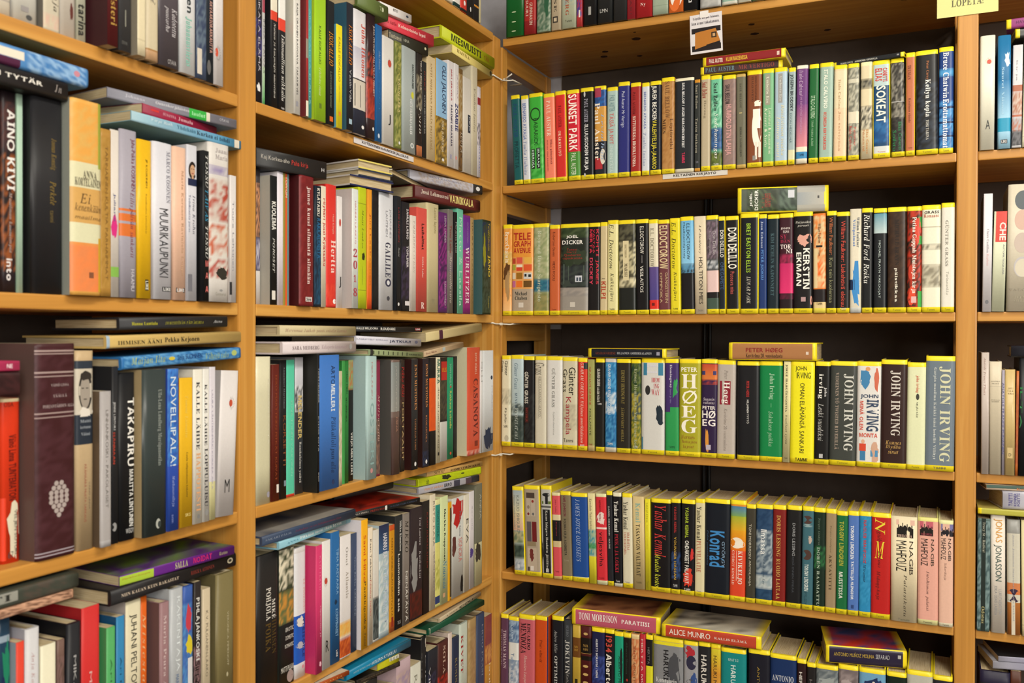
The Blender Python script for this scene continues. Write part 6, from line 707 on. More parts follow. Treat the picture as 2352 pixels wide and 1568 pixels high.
0|R|C|0.6565|0.0016|0.0000|0.0368|0.2048|0.131|0.0000|0.0000|#151416||black spine with a pale raised arm, eleventh from right, right bay third shelf|books standing on the right bay third shelf|q .22 .36 .05 .95 #d8a090; h .09 .12 .1 .9 I#e8e6dc Huijareiden; h .125 .15 .2 .8 I#e8e6dc paraati; d .36 .76 .5 .85 B#f0eee4 KERSTIN; d .4 .73 .15 .42 B#f0eee4 EKMAN; p .84 .885 .4 .65 #b09090; o .83 .92 .88 .99 #c58a78
0|R|H|0.6949|0.0025|0.0000|0.0242|0.1997|0.128|0.0000|0.0058|#d8742c||orange flame spine over black band, tenth from right, right bay third shelf|books standing on the right bay third shelf|n .02 .45 #d8c090 #e08038; n .45 .75 #e0c490 #e86820; p .35 .75 .02 .35 #dfc796; b .76 .89 #1a1416; b .89 .96 #dcc48c; b .95 1 #e0d050; d .1 .3 .4 .65 #5a3420 William Faulkner; p .32 .34 .25 .75 #1c1412; d .37 .43 .4 .6 #5a3420 Yöjuna; h .895 .92 #3a2a1c TAMMI
0|R|C|0.7198|0.0025|0.0000|0.0191|0.2032|0.130|0.0000|0.0000|#1b1c18||black spine with olive and rust title, ninth from right, right bay third shelf|books standing on the right bay third shelf|d .06 .43 .3 .65 #b8673c William Faulkner:; d .46 .9 .3 .65 #8c8c68 Kun tein kuolemaa
0|R|C|0.7396|0.0019|0.0000|0.0240|0.2006|0.128|0.0000|0.0018|#151517||black spine with bright red title, eighth from right, right bay third shelf|books standing on the right bay third shelf|d .09 .94 .35 .68 #c8493a William Faulkner: Liekehtivä elokuu; h .95 .97 #ccc TAMMI
0|R|H|0.7640|0.0020|0.0000|0.0211|0.2051|0.131|0.0000|0.0000|#cfc8b4||bone spine with blue wave, seventh from right, right bay third shelf|books standing on the right bay third shelf|q .5 .95 .0 1 #3a88c8; p .68 .78 .0 .45 #1c3054; b .95 1 #c9ccc8; d .08 .37 .6 .85 S#4a5a6c William Faulkner; d .1 .36 .22 .5 S#5a80c0 Villipalmut
0|R|C|0.7861|0.0016|0.0000|0.0199|0.2056|0.132|0.0000|0.0000|#14161a||black spine with bold white italic title, sixth from right, right bay third shelf|books standing on the right bay third shelf|d .06 .5 .2 .75 I#f4f2ea Richard Ford; d .53 .72 .2 .7 I#f4f2ea Roiku
0|R|C|0.8075|0.0015|0.0000|0.0240|0.2039|0.130|0.0000|0.0000|#15191e||black spine with sky picture on top, fifth from right, right bay third shelf|books standing on the right bay third shelf|g .05 .24 #5a93a6 #b7c9c9; d .31 .86 .35 .55 #b9c7c4 MICHAEL FRAYN VAKOOJAT
0|R|C|0.8331|0.0015|0.0000|0.0339|0.2043|0.131|0.0000|0.0000|#33231a||dark wood brown spine, fourth from right, right bay third shelf|books standing on the right bay third shelf|n .05 .95 #2f2018 #402c1e; d .12 .55 .4 .6 S#1c130e MICHAEL FRAYN; d .58 .9 .35 .55 B#e6e0d0 päistikkaa
0|R|C|0.8680|0.0027|0.0000|0.0258|0.2039|0.130|0.0000|0.0000|#2a2420||red and green floral spine, third from right, right bay third shelf|books standing on the right bay third shelf|n .04 .96 #1c2018 #b8331f; p .1 .2 .75 1 #2f8c3a; p .28 .36 .7 1 #2f9440; p .8 .95 .75 1 #3aa044; q .1 .4 .5 1 #d03c22; q .75 .95 .02 .6 #d9482c; q .55 .7 .02 .5 #c03620; d .1 .82 .3 .65 S#f4f0e4 Petina Gappah Muistojen kirja; p .85 .91 .3 .65 #dcb0ac
0|R|C|0.8944|0.0025|0.0000|0.0324|0.2049|0.131|0.0000|0.0000|#e6e2cc||cream spine with inky animal drawing, second from right, right bay third shelf|books standing on the right bay third shelf|n .55 .77 #8a8472 #c4bea8; b .2 .21 #b8b29c; n .36 .42 #6a6656 #d8d2bc; h .055 .08 .12 .92 B#2b2722 GRASS; h .085 .115 .1 .9 S#b0604c Romaani
0|R|C|0.9281|0.0019|0.0000|0.0225|0.2075|0.133|0.0000|0.0000|#e0dcd0||white spine with thin grey serif author, last on right, right bay third shelf|books standing on the right bay third shelf|d .16 .58 .3 .6 S#8d8a80 GÜNTER GRASS; d .63 .84 .38 .58 I#9a988e Tarinatarkka
1|R|Y|0.5447|0.0060|0.2079|0.0528|0.1789|0.113|0.1805|0.0000|#4a5548||wide landscape-photo book lying flat, right bay third shelf|books lying flat on the right bay third shelf|n .1 .45 #26301f #4a5a3c; n .45 .66 #223028 #586a5c; p .66 .96 0 1 #a3a29a; p .56 .63 .15 .45 #c8ccd4; g .66 .96 #8f979c #b0ada2; v .13 .17 .2 .75 B#e8e8e0 JOËL; v .19 .23 .1 .9 B#e8e8e0 DICKER; v .27 .4 .25 .8 #a03c30 Totuus Harry Quebertin; p .88 .9 .4 .5 #333
0|R|C|0.0010|0.0068|-0.3030|0.0235|0.2099|0.134|0.0000|-0.0048|#dcd8c0||white spine with ink sketch of two figures, first from left, right bay fourth shelf|books standing on the right bay fourth shelf|d .06 .22 .4 .75 #26241c Günter; d .06 .18 .0 .3 #26241c Grass; n .36 .55 #cfcab2 #a9a590; d .58 .76 .35 .65 #26241c Kirjailija-; h .77 .8 #4a4636 TAMMI; o .88 .95 .4 .85 #b8b4a0
0|R|C|0.0258|0.0060|-0.3030|0.0313|0.2114|0.135|0.0000|0.0001|#b9cbd0||pale blue spine fading to dark forest, second from left, right bay fourth shelf|books standing on the right bay fourth shelf|g .05 .55 #bccfd6 #a9bcc0; n .52 .65 #a0b0b0 #4a5654; n .65 .96 #2c3a38 #46524c; d .09 .37 .3 .6 I#5a7488 Günter Grass; d .41 .58 .35 .55 I#2a4a68 MINUN; d .58 .92 .35 .6 I#c9d2cc VUOSISATANI
0|R|C|0.0575|0.0058|-0.3030|0.0272|0.2088|0.134|0.0000|0.0006|#16171a||black spine with white author and photo edge, third from left, right bay fourth shelf|books standing on the right bay fourth shelf|n .4 .95 #16171a #2a2c2c; d .17 .52 .15 .55 B#d8d4c8 GÜNTER GRASS; p .56 .73 .2 .5 #3a1a18; d .57 .72 .25 .45 #8a3028 MYYRÄ
0|R|C|0.0862|0.0061|-0.3030|0.0282|0.2091|0.134|0.0000|0.0000|#d2ccb8||off-white spine with vertical stripes drawing, fourth from left, right bay fourth shelf|books standing on the right bay fourth shelf|d .07 .2 .05 .85 I#2c2a24 Grass; p .22 .68 .2 .24 #aaa290; p .22 .68 .34 .37 #aaa290; p .22 .68 .6 .63 #aaa290; d .22 .66 .38 .56 #8a8474 KELLOSAARNAN HUUTO
0|R|C|0.1158|0.0062|-0.3030|0.0379|0.2093|0.134|0.0000|0.0000|#dcdcd8||broad white spine with grey serif name, fifth from left, right bay fourth shelf|books standing on the right bay fourth shelf|d .13 .55 .35 .6 S#7c7c78 GÜNTER GRASS; d .6 .85 .4 .55 I#8c8c88 Sipulia kuoriessa
0|R|C|0.1540|0.0056|-0.3030|0.0359|0.2080|0.133|0.0000|0.0000|#cfc9ae||stone spine with black and crimson lettering, sixth from left, right bay fourth shelf|books standing on the right bay fourth shelf|d .11 .41 .45 .9 #24241c Günter; d .13 .38 .05 .35 #24241c Grass; d .43 .84 .15 .6 #a02a38 Kampela; h .88 .92 .1 .75 #24241c Tammi; n .5 .8 #cbc4a8 #b5ae96
0|R|C|0.1913|0.0065|-0.3030|0.0227|0.2065|0.132|0.0000|0.0000|#d33a2e||bright red spine with white script, seventh from left, right bay fourth shelf|books standing on the right bay fourth shelf|d .05 .92 .25 .65 I#f4e8dc GRAHAM GREENE Hiljainen amerikkalainen; p .05 .12 .65 1 #2a3038; h .93 .955 #eee tammi
0|R|H|0.2155|0.0066|-0.3030|0.0158|0.2038|0.130|0.0000|0.0057|#9a9a5c||slim olive spine with spaced lettering, eighth from left, right bay fourth shelf|books standing on the right bay fourth shelf|b .94 1 #c9b27c; d .08 .5 .3 .55 #b04a38 GRAHAM GREENE; d .54 .83 .3 .55 #40402c NOLLAPISTE; h .92 .94 #a04030 TAMMI
0|R|C|0.2332|0.0061|-0.3030|0.0208|0.2060|0.132|0.0000|0.0000|#1b1b19||black spine with small white bold title, ninth from left, right bay fourth shelf|books standing on the right bay fourth shelf|d .11 .3 .2 .55 B#d0cec4 GRAHAM GREENE; d .31 .47 .2 .55 B#d0cec4 AASIN PÄIVÄ; h .48 .5 #eee TAMMI
0|R|H|0.2553|0.0062|-0.3030|0.0258|0.2063|0.132|0.0000|0.0000|#2a7fb8||blue painted spine with white splash, tenth from left, right bay fourth shelf|books standing on the right bay fourth shelf|b 0 .04 #c8c4bc; n .05 .35 #1f6aa4 #4a9cd0; n .35 .6 #3a8ac0 #cfdce4; n .6 .95 #1c6098 #4a94c4; b .95 1 #d9d2bc; d .06 .6 .3 .55 #dfe8ec GRAHAM GREENE KUNNIAKONSULI; h .9 .925 #e8e8e0 TAMMI
0|R|C|0.2821|0.0064|-0.3030|0.0322|0.2060|0.132|0.0000|0.0000|#28251f||dark brown spine with gold serif letters, eleventh from left, right bay fourth shelf|books standing on the right bay fourth shelf|d .12 .48 .35 .6 S#8a7c44 ERNEST HEMINGWAY; d .52 .88 .35 .6 S#8a7c44 JÄÄHYVÄISET ASEILLE
0|R|C|0.3153|0.0063|-0.3030|0.0220|0.2052|0.131|0.0000|0.0027|#4a5a30||mottled green painted spine, twelfth from left, right bay fourth shelf|books standing on the right bay fourth shelf|n .04 .35 #1f3a2c #5c6c30; n .35 .65 #2a4450 #a89c34; n .65 .95 #5c6c2c #b0a038; d .1 .95 .3 .7 S#a9b090 Ernest Hemingway Vaarallinen kesä; h .92 .94 #eee TAMMI
0|R|C|0.3385|0.0055|-0.3030|0.0513|0.2072|0.133|0.0000|0.0000|#d2d2ce||broad white spine with bird silhouette, thirteenth from left, right bay fourth shelf|books standing on the right bay fourth shelf|p .045 .175 .1 .95 #3a7f9e; h .06 .085 .25 .75 S#dde Erosseivat; h .125 .15 .25 .7 S#dde keinoin; h .2 .245 .45 .8 S#c03c48 HEM; h .26 .31 .55 .78 S#c03c48 ING; h .32 .38 .45 .8 S#c03c48 WAY; o .28 .38 .18 .4 #2a2a2a; q .48 .7 .65 1 #1c2c38; o .64 .69 .75 .95 #1c2c38; p .82 .95 .02 .08 #3a7f9e
0|R|C|0.3919|0.0062|-0.3030|0.0300|0.2072|0.133|0.0000|0.0068|#42306a||violet spine with green wave shapes, fourteenth from left, right bay fourth shelf|books standing on the right bay fourth shelf|q .2 .42 .55 1 #2f9a52; g .5 .96 #2f9a54 #2a9450; p .46 .55 0 .4 #42306a; d .06 .3 .35 .55 S#e0dce8 Hemingway; d .31 .46 .35 .5 S#8a80b0 Saaret ja virta; h .9 .925 #1a5a34 TAMMI
0|R|C|0.4223|0.0056|-0.3030|0.0460|0.2072|0.133|0.0000|0.0000|#a9a82c||mustard spine with giant white stacked letters, thirteenth from right, right bay fourth shelf|books standing on the right bay fourth shelf|b .04 .965 #a8a428; h .085 .13 .1 .85 B#f2efdc PETER; h .155 .3 .12 .85 S#f4f0e0 H; h .32 .46 .15 .85 S#f4f0e0 Ø; h .48 .6 .12 .8 S#f4f0e0 E; h .62 .76 .12 .85 S#f4f0e0 G; h .78 .82 .1 .75 I#8a3a28 Norsun-; h .83 .87 .15 .85 I#8a3a28 hoitajien; h .88 .92 .2 .7 I#8a3a28 lapset
0|R|C|0.4687|0.0060|-0.3030|0.0335|0.2073|0.133|0.0000|-0.0075|#2c1c40||purple spine with orange sky picture, twelfth from right, right bay fourth shelf|books standing on the right bay fourth shelf|g .05 .22 #c04a34 #d8823c; p .12 .16 .02 .95 #3a3a6c; n .2 .26 #b8442e #34204a; h .39 .42 .15 .85 I#d8d0d8 Susanin; h .425 .455 .15 .85 I#d8d0d8 vaikutus; h .475 .51 .1 .9 B#eee8e4 PETER; h .52 .6 .08 .92 B#eee8e4 HØ; h .61 .68 .1 .92 B#eee8e4 EG; q .68 .95 .3 .55 #d8923c; p .87 .92 .35 .65 #b8b0c0
0|R|C|0.5026|0.0065|-0.3030|0.0373|0.2055|0.131|0.0000|-0.0075|#b5aca4||grey spine with crimson box title, eleventh from right, right bay fourth shelf|books standing on the right bay fourth shelf|p .21 .45 .15 .75 #8a1f30; d .22 .44 .25 .7 S#f2ece4 Høeg; d .1 .19 .4 .6 I#8a8078 Peter; d .49 .92 .4 .58 I#8a8078 Kuvitelma 20. vuosisadasta
0|R|C|0.5448|0.0056|-0.3030|0.0454|0.2043|0.131|0.0000|0.0000|#14161b||broad black spine with small red name, tenth from right, right bay fourth shelf|books standing on the right bay fourth shelf|d .2 .36 .42 .55 B#b03030 PETER HØEG; d .39 .63 .42 .55 B#d8d8d4 HILJAINEN TYTTÖ
0|R|C|0.5906|0.0054|-0.3030|0.0454|0.2049|0.131|0.0000|0.0000|#0f7f45||broad green spine with pale script, ninth from right, right bay fourth shelf|books standing on the right bay fourth shelf|d .12 .38 .4 .65 S#a9d0b0 John Irving; p .42 .46 .5 .52 #7ab890; d .5 .85 .35 .6 I#a9d0b0 Sokuksen paikka
0|R|H|0.6364|0.0062|-0.3030|0.0142|0.2049|0.131|0.0000|-0.0104|#d4cc9a||slim ivory spine with black serif title, eighth from right, right bay fourth shelf|books standing on the right bay fourth shelf|d .03 .5 .3 .65 S#3a3628 JORGE IBARGÜENGOITIA; d .53 .82 .3 .65 I#3a3628 kuolleet tytöt; h .95 .965 #554 Tammi
0|R|C|0.6515|0.0066|-0.3030|0.0458|0.2049|0.131|0.0000|-0.0079|#ece321||solid bright yellow spine, hand-drawn black letters, seventh from right, right bay fourth shelf|books standing on the right bay fourth shelf|b 0 1 #ece321; h .045 .1 .2 .68 #33300c JOHN; h .105 .165 .25 .85 #33300c IRVING; d .21 .9 .4 .65 #33300c OMAN ELÄMÄNSÄ SANKARI; h .95 .98 .22 .75 B#33300c TAMMI
0|R|C|0.6977|0.0064|-0.3030|0.0285|0.2055|0.132|0.0000|-0.0138|#111214||black spine with large white lowercase name, sixth from right, right bay fourth shelf|books standing on the right bay fourth shelf|d .12 .36 .2 .55 S#eeece4 irving; d .25 .34 .6 .8 S#ddd john; d .41 .77 .25 .6 I#c8c8c4 Leski vuodeksi; p .9 .94 .35 .6 #b5b5b5
0|R|C|0.7268|0.0056|-0.3030|0.0497|0.2065|0.132|0.0000|-0.0130|#3c403c||wide grey spine, tall white serif author, fifth from right, right bay fourth shelf|books standing on the right bay fourth shelf|d .12 .86 .5 .88 S#cfd0c8 JOHN IRVING; d .11 .85 .2 .36 S#a89888 VIIMEINEN YÖ TWISTED RIVERILLÄ
0|R|C|0.7779|0.0058|-0.3030|0.0436|0.2067|0.132|0.0000|-0.0080|#dcdad6||white spine with small folk figures, fourth from right, right bay fourth shelf|books standing on the right bay fourth shelf|q .06 .28 .12 .62 #3f7fae; q .06 .29 .68 .92 #c8664a; o .05 .09 .35 .55 #d89a6a; h .31 .355 .15 .9 B#2c3f5c JOHN; d .36 .66 .4 .92 B#2c3f5c IRVING; d .375 .65 .12 .32 B#c8452e MINÄ OLEN; h .68 .72 .12 .88 B#c8452e MONTA; o .74 .78 .2 .35 #d8a888; p .78 .85 .12 .4 #d0492e; p .85 .94 .15 .38 #3a78a4; q .76 .95 .5 .95 #c9a088; p .84 .9 .6 .9 #4a86b0
0|R|C|0.8219|0.0061|-0.3030|0.0462|0.2110|0.135|0.0000|-0.0080|#2f1a18||dark maroon spine with outlined white name, third from right, right bay fourth shelf|books standing on the right bay fourth shelf|d .1 .7 .35 .75 S#d2ccc4 JOHN IRVING; h .745 .78 .2 .8 I#d0a860 Kunnes; h .785 .825 .22 .78 I#d0a860 löydän; h .83 .865 .3 .7 I#d0a860 sinut
0|R|C|0.8685|0.0064|-0.3030|0.0326|0.2063|0.132|0.0000|-0.0088|#dce0b8||pale lime-white spine, tiny red name, second from right, right bay fourth shelf|books standing on the right bay fourth shelf|d .12 .28 .45 .65 S#c8503c john irving; o .29 .35 .48 .66 #3a3a34; d .37 .51 .48 .62 #33332c NELJÄS KÄSI
0|R|C|0.9015|0.0055|-0.3030|0.0500|0.2189|0.140|0.0000|-0.0083|#6b7884||very wide slate blue spine, tall cream letters, last on right, right bay fourth shelf|books standing on the right bay fourth shelf|d .09 .92 .45 .85 S#d2d2ae JOHN IRVING; d .1 .9 .25 .37 S#c8ccc8 Garpin maailma Kaikki isäni hotellit Villityt; h .965 .98 #665 TAMMI
1|R|Y|0.5284|0.0100|-0.0960|0.0362|0.1750|0.110|0.0000|0.0000|#a8754a||tan book lying flat, maroon capitals, right bay fourth shelf|books lying flat on the right bay fourth shelf|t .2 .62 .3 .55 B#8a2424 PETER HØEG; t .2 .62 .62 .85 S#3c2418 Kuvitelma 20. vuosisadasta; p .88 .91 .5 .66 #d8c8b8; top n #7a4a2c #4a2c1c
1|R|Y|0.2177|0.0100|-0.0950|0.0209|0.1774|0.112|0.0000|0.0000|#171c26||navy book lying flat with fiery cover, right bay fourth shelf|books lying flat on the right bay fourth shelf|t .1 .36 .4 .65 S#7a3a28 GRAHAM GREENE; t .38 .82 .4 .65 S#b8bcc0 HILJAINEN AMERIKKALAINEN; p .88 .92 .35 .7 #99a; top n #8a2c18 #1c1418
0|R|Y|0.0364|0.0087|-0.5977|0.0283|0.2022|0.129|0.0000|0.0326|#a9b4ae||pale sky to dusk landscape spine, first from left, right bay fifth shelf|books standing on the right bay fifth shelf|g .05 .3 #a3b4bc #d8cfa8; g .3 .5 #d8c8a0 #cfa890; n .5 .65 #6a7c60 #b0aa84; n .65 .82 #2c3a34 #4c5c50; n .82 .95 #8a98a4 #b8bec4; d .1 .52 .4 .65 #7c847c KAZUO ISHIGURO; d .1 .48 .15 .32 #8a9088 Menneen maailman maalari; p .885 .925 .35 .55 #c8ccd0
0|R|Y|0.0652|0.0080|-0.5977|0.0398|0.2071|0.133|0.0000|0.0306|#a89a86||taupe spine with picture squares, second from left, right bay fifth shelf|books standing on the right bay fifth shelf|p .08 .14 .18 .7 #4a3c34; p .145 .34 .18 .42 #b8aa98; p .145 .34 .46 .72 #b8aa98; o .16 .19 .5 .65 #8a2c28; o .22 .26 .22 .38 #8c7c6c; o .3 .33 .22 .36 #7a2c28; o .3 .33 .52 .66 #666; p .4 .62 .18 .45 #5a5458; p .4 .62 .5 .78 #6c1c1e; p .62 .67 .18 .72 #8c7c60; p .69 .94 .18 .75 #b8a894; q .7 .88 .3 .6 #6c2c26; p .89 .94 .35 .55 #dcd4c8; p .9 .945 .18 .3 #4a3c34
0|R|Y|0.1066|0.0081|-0.5977|0.0270|0.2097|0.134|0.0000|0.0266|#b8b8b4||white spine with black sword hilt, third from left, right bay fifth shelf|books standing on the right bay fifth shelf|o .08 .12 .2 .9 #1c1c20; p .09 .2 .45 .7 #1c1c20; p .17 .2 .15 .95 #5a6c34; b .22 .24 #555; p .26 .95 .2 .85 #16181b; d .27 .93 .4 .65 S#c8c8c0 Kazuo Ishiguro Haudattu jättiläinen; q .6 .85 .02 .2 #2c2c2c; p .9 .94 .4 .65 #bbb
0|R|H|0.1346|0.0084|-0.5977|0.0204|0.1954|0.125|0.0000|0.0294|#d4525a||coral and black jagged slim spine, fourth from left, right bay fifth shelf|books standing on the right bay fifth shelf|b 0 .035 #d8d0a0; b .255 .32 #d8c8a0; b .32 .56 #17161a; b .56 .63 #cdb98c; b .965 1 #d8b878; d .08 .23 .4 .6 #8a2c38 Jouko Turkka; d .34 .5 .45 .6 #b04048 Kangastus; h .9 .92 #8c2c34 Tammi
0|R|C|0.1553|0.0077|-0.5977|0.0250|0.1999|0.128|0.0000|0.0294|#7f735a||drab khaki spine with maroon author name, fifth from left, right bay fifth shelf|books standing on the right bay fifth shelf|d .05 .28 .25 .55 B#6a1c34 UWE JOHNSON; d .31 .72 .25 .55 B#34302a KOLMAS KIRJA ACHIMISTA; h .77 .79 #a39880 TAMMI
0|R|C|0.1807|0.0085|-0.5977|0.0395|0.1984|0.127|0.0000|0.0269|#1f4b94||bright blue spine with spaced white italics, sixth from left, right bay fifth shelf|books standing on the right bay fifth shelf|b .945 1 #dce0a0; d .07 .77 .3 .55 I#b5c4de JAMES JOYCE ODYSSEUS
0|R|H|0.2207|0.0084|-0.5977|0.0174|0.2005|0.128|0.0000|0.0269|#d8cf9c||cream, teal leaf and yellow spine, seventh from left, right bay fifth shelf|books standing on the right bay fifth shelf|n .4 .7 #3a90a0 #a8b894; n .55 .62 #3a8c54 #5a9c6c; b .7 1 #ddd436; d .06 .4 .3 .6 S#8c8468 Kawabata Tuhat kurkea
0|R|H|0.2385|0.0083|-0.5977|0.0253|0.2010|0.129|0.0000|0.0219|#d2313c||red spine with torn white streak, eighth from left, right bay fifth shelf|books standing on the right bay fifth shelf|b 0 .035 #d8d8a8; q .2 .36 .1 .95 #ecd8d0; b .37 .39 #ecd8d0; b .955 1 #e0e0b4; d .07 .3 .35 .55 B#8a1820 HEINRICH BÖLL; d .42 .8 .2 .7 #2a1418 veljesviha; h .92 .94 #8c1820 TAMMI
0|R|C|0.2642|0.0075|-0.5977|0.0134|0.2083|0.133|0.0000|0.0219|#23242a||slim charcoal spine with pale small capitals, ninth from left, right bay fifth shelf|books standing on the right bay fifth shelf|d .16 .61 .3 .55 B#b8b8b4 DANIEL KEHLMANN - MAINE
0|R|H|0.2788|0.0078|-0.5977|0.0194|0.2061|0.132|0.0000|0.0206|#131419||black spine, white author above crimson title, tenth from left, right bay fifth shelf|books standing on the right bay fifth shelf|b 0 .04 #dcd8bc; b .965 1 #dcdcc8; d .09 .42 .15 .65 S#ecebe4 Yashar Kemal; d .44 .85 .15 .6 S#b02438 POIKA JA LOKKI; h .93 .955 #ddd Tammi
0|R|C|0.2989|0.0082|-0.5977|0.0227|0.2063|0.132|0.0000|0.0147|#d8d2b8||cream spine, black author and rust titles, eleventh from left, right bay fifth shelf|books standing on the right bay fifth shelf|d .09 .38 .15 .6 S#2c2a24 Yashar Kemal; d .41 .6 .5 .75 S#b8604c MAA RAUTAA; d .41 .65 .2 .42 S#b8604c TAIVAS KUPARIA; h .93 .95 #8c866c Tammi
0|R|H|0.3230|0.0078|-0.5977|0.0262|0.2014|0.129|0.0000|0.0189|#cdb884||straw spine with aqua name and black title, twelfth from left, right bay fifth shelf|books standing on the right bay fifth shelf|d .07 .28 .3 .7 S#8fb5a8 Kemal; d .3 .86 .3 .65 S#3a3424 TASANGON VALTIAAT; h .92 .94 #6c6040 TAMMI
0|R|H|0.3495|0.0073|-0.5977|0.0118|0.1978|0.127|0.0000|0.0096|#dcd22e||very slim all-yellow spine, thirteenth from left, right bay fifth shelf|books standing on the right bay fifth shelf|d .04 .26 .3 .6 I#8a8420 YASHAR KEMAL; d .28 .55 .3 .6 I#b09c30 Laatat ovat yksinäiset; d .9 .97 .3 .6 #8a8420 Tammi
0|R|C|0.3617|0.0077|-0.5977|0.0438|0.2001|0.128|0.0000|0.0000|#121216||black spine, slanted red name, lime script, fourteenth from left, right bay fifth shelf|books standing on the right bay fifth shelf|d .07 .62 .2 .8 I#cf3c3a Yashar Kemal; d .59 .95 .22 .5 I#d8dc3c Muedin kosto
0|R|C|0.4060|0.0084|-0.5977|0.0206|0.2029|0.130|0.0000|0.0000|#17171d||black spine with blue swirls and gold title, fifteenth from left, right bay fifth shelf|books standing on the right bay fifth shelf|n .55 .85 #141826 #2c4a7c; d .08 .36 .35 .6 B#a83030 YASHAR KEMAL; d .4 .85 .35 .6 B#b89438 YOUNGER HASSAN; h .9 .93 #ccc TAMMI
0|R|C|0.4270|0.0073|-0.5977|0.0297|0.2028|0.130|0.0000|-0.0067|#131317||black spine with red flower burst, sixteenth from left, right bay fifth shelf|books standing on the right bay fifth shelf|q .5 .65 .6 1 #c8302c; q .7 .92 .1 1 #d03a28; d .08 .4 .3 .55 B#a8bc34 YASHAR KEMAL; d .43 .88 .3 .6 B#e4e4dc OHDAKKEET PALAVAT; h .93 .96 #ddd TAMMI
0|R|C|0.4571|0.0076|-0.5977|0.0205|0.2067|0.132|0.0000|-0.0067|#d8cfa8||ivory spine with slim serif and rust title, seventeenth from left, right bay fifth shelf|books standing on the right bay fifth shelf|d .08 .42 .2 .65 S#3a3428 Yashar Kemal; d .43 .75 .2 .65 S#b06850 PUUVILLATIE; h .94 .955 #8c8468 Tammi
0|R|C|0.4780|0.0079|-0.5977|0.0520|0.2089|0.134|0.0000|-0.0072|#0f1722||broad navy-black spine with light blue capitals, sixteenth from right, right bay fifth shelf|books standing on the right bay fifth shelf|d .32 .68 .2 .8 B#3d86c4 Konrád; d .42 .68 .7 .85 #8aa8c4 GYÖRGY; d .32 .67 .08 .16 I#4a6a8c Pidot puutarhassa
0|R|C|0.5304|0.0073|-0.5977|0.0324|0.2099|0.134|0.0000|-0.0113|#dc8f2c||rainbow spine with white cloud, fifteenth from right, right bay fifth shelf|books standing on the right bay fifth shelf|g .06 .16 #4a7ca8 #7aa05c; g .16 .3 #a0b038 #dca828; g .3 .5 #e0a020 #e07020; b .5 .965 #d8472a; o .37 .48 .02 .85 #f0e4d0; o .4 .47 .3 .95 #f0e8d8; d .5 .83 .5 .8 S#ece0d4 KIVIKELJO; p .5 .8 .42 .45 #ecd0c0; d .5 .84 .15 .35 S#ecc8b8 GYÖRGY KONRÁD
0|R|C|0.5637|0.0083|-0.5977|0.0194|0.2037|0.130|0.0000|-0.0089|#3d3a30||dark grey spine with spaced pale capitals, fourteenth from right, right bay fifth shelf|books standing on the right bay fifth shelf|d .2 .55 .3 .55 #c9c5b4 TONI MORRISON; d .57 .83 .3 .55 #c9c5b4 ARMOLAHJA
0|R|C|0.5835|0.0076|-0.5977|0.0333|0.2052|0.131|0.0000|-0.0089|#2c4a6c||dark sky photo spine with white title, thirteenth from right, right bay fifth shelf|books standing on the right bay fifth shelf|n .05 .25 #1c3a5c #2c4a6c; n .25 .7 #44586c #9aa8b0; n .7 .85 #8fa0a8 #b8c0c0; n .85 .96 #1c3a58 #2c4c6c; d .25 .5 .3 .65 #eceeec Ilmassa; d .55 .8 .4 .6 I#3a5468 Chang-rae Lee
0|R|C|0.6172|0.0073|-0.5977|0.0261|0.2064|0.132|0.0000|-0.0089|#7c1f1c||maroon spine with golden serif capitals, twelfth from right, right bay fifth shelf|books standing on the right bay fifth shelf|d .1 .51 .3 .6 S#c9a458 DORIS LESSING; d .53 .93 .3 .6 S#c9a458 RUOHO LAULAA
0|R|C|0.6445|0.0080|-0.5977|0.0291|0.2078|0.133|0.0000|-0.0104|#16171a||black spine with dim blue-grey title, eleventh from right, right bay fifth shelf|books standing on the right bay fifth shelf|d .17 .49 .4 .58 #a8acb0 DORIS LESSING; d .5 .85 .4 .56 #4a5058 KESÄ ENNEN PIMEÄÄ
0|R|C|0.6747|0.0075|-0.5977|0.0220|0.2083|0.133|0.0000|-0.0105|#3c6672||slate teal spine with shells, tenth from right, right bay fifth shelf|books standing on the right bay fifth shelf|o .09 .17 .02 .9 #4a3430; o .42 .52 .02 .85 #4c3630; o .17 .2 .1 .9 #88a0a4; q .28 .36 .5 .9 #b8a89c; d .56 .82 .25 .6 B#d2dcd8 TORGNY LINDGREN; d .83 .95 .25 .5 B#274a54 PYLSSY
0|R|C|0.6978|0.0077|-0.5977|0.0222|0.2073|0.133|0.0000|-0.0071|#13291f||dark green spine with italic serif title, ninth from right, right bay fifth shelf|books standing on the right bay fifth shelf|n .36 .6 #123020 #2c6c40; d .1 .36 .35 .55 I#7c9080 Torgny Lindgren; d .38 .95 .3 .6 S#a8b8a8 DORÉN RAAMATTU
0|R|C|0.7204|0.0078|-0.5977|0.0202|0.2069|0.132|0.0000|-0.0074|#9a8668||sand brown spine with faded title, eighth from right, right bay fifth shelf|books standing on the right bay fifth shelf|d .16 .42 .4 .58 I#6a583c Torgny Lindgren; d .44 .78 .35 .6 S#4c3c26 AKVAVITTI
0|R|C|0.7411|0.0087|-0.5977|0.0207|0.2045|0.131|0.0000|-0.0079|#17663a||emerald spine with olive and white lettering, seventh from right, right bay fifth shelf|books standing on the right bay fifth shelf|d .1 .53 .25 .65 B#a8a83c TORGNY LINDGREN; d .59 .85 .25 .6 B#d8dcd0 MUISTISSA
0|R|C|0.7624|0.0081|-0.5977|0.0206|0.2061|0.132|0.0000|-0.0072|#4f74b8||cornflower spine with narrow white title, sixth from right, right bay fifth shelf|books standing on the right bay fifth shelf|d .14 .46 .25 .55 B#e8ecf0 TORGNY LINDGREN; d .48 .85 .25 .55 B#e8ecf0 TAITEILIJA KLINGSOR; p .9 .935 .35 .6 #2c4478
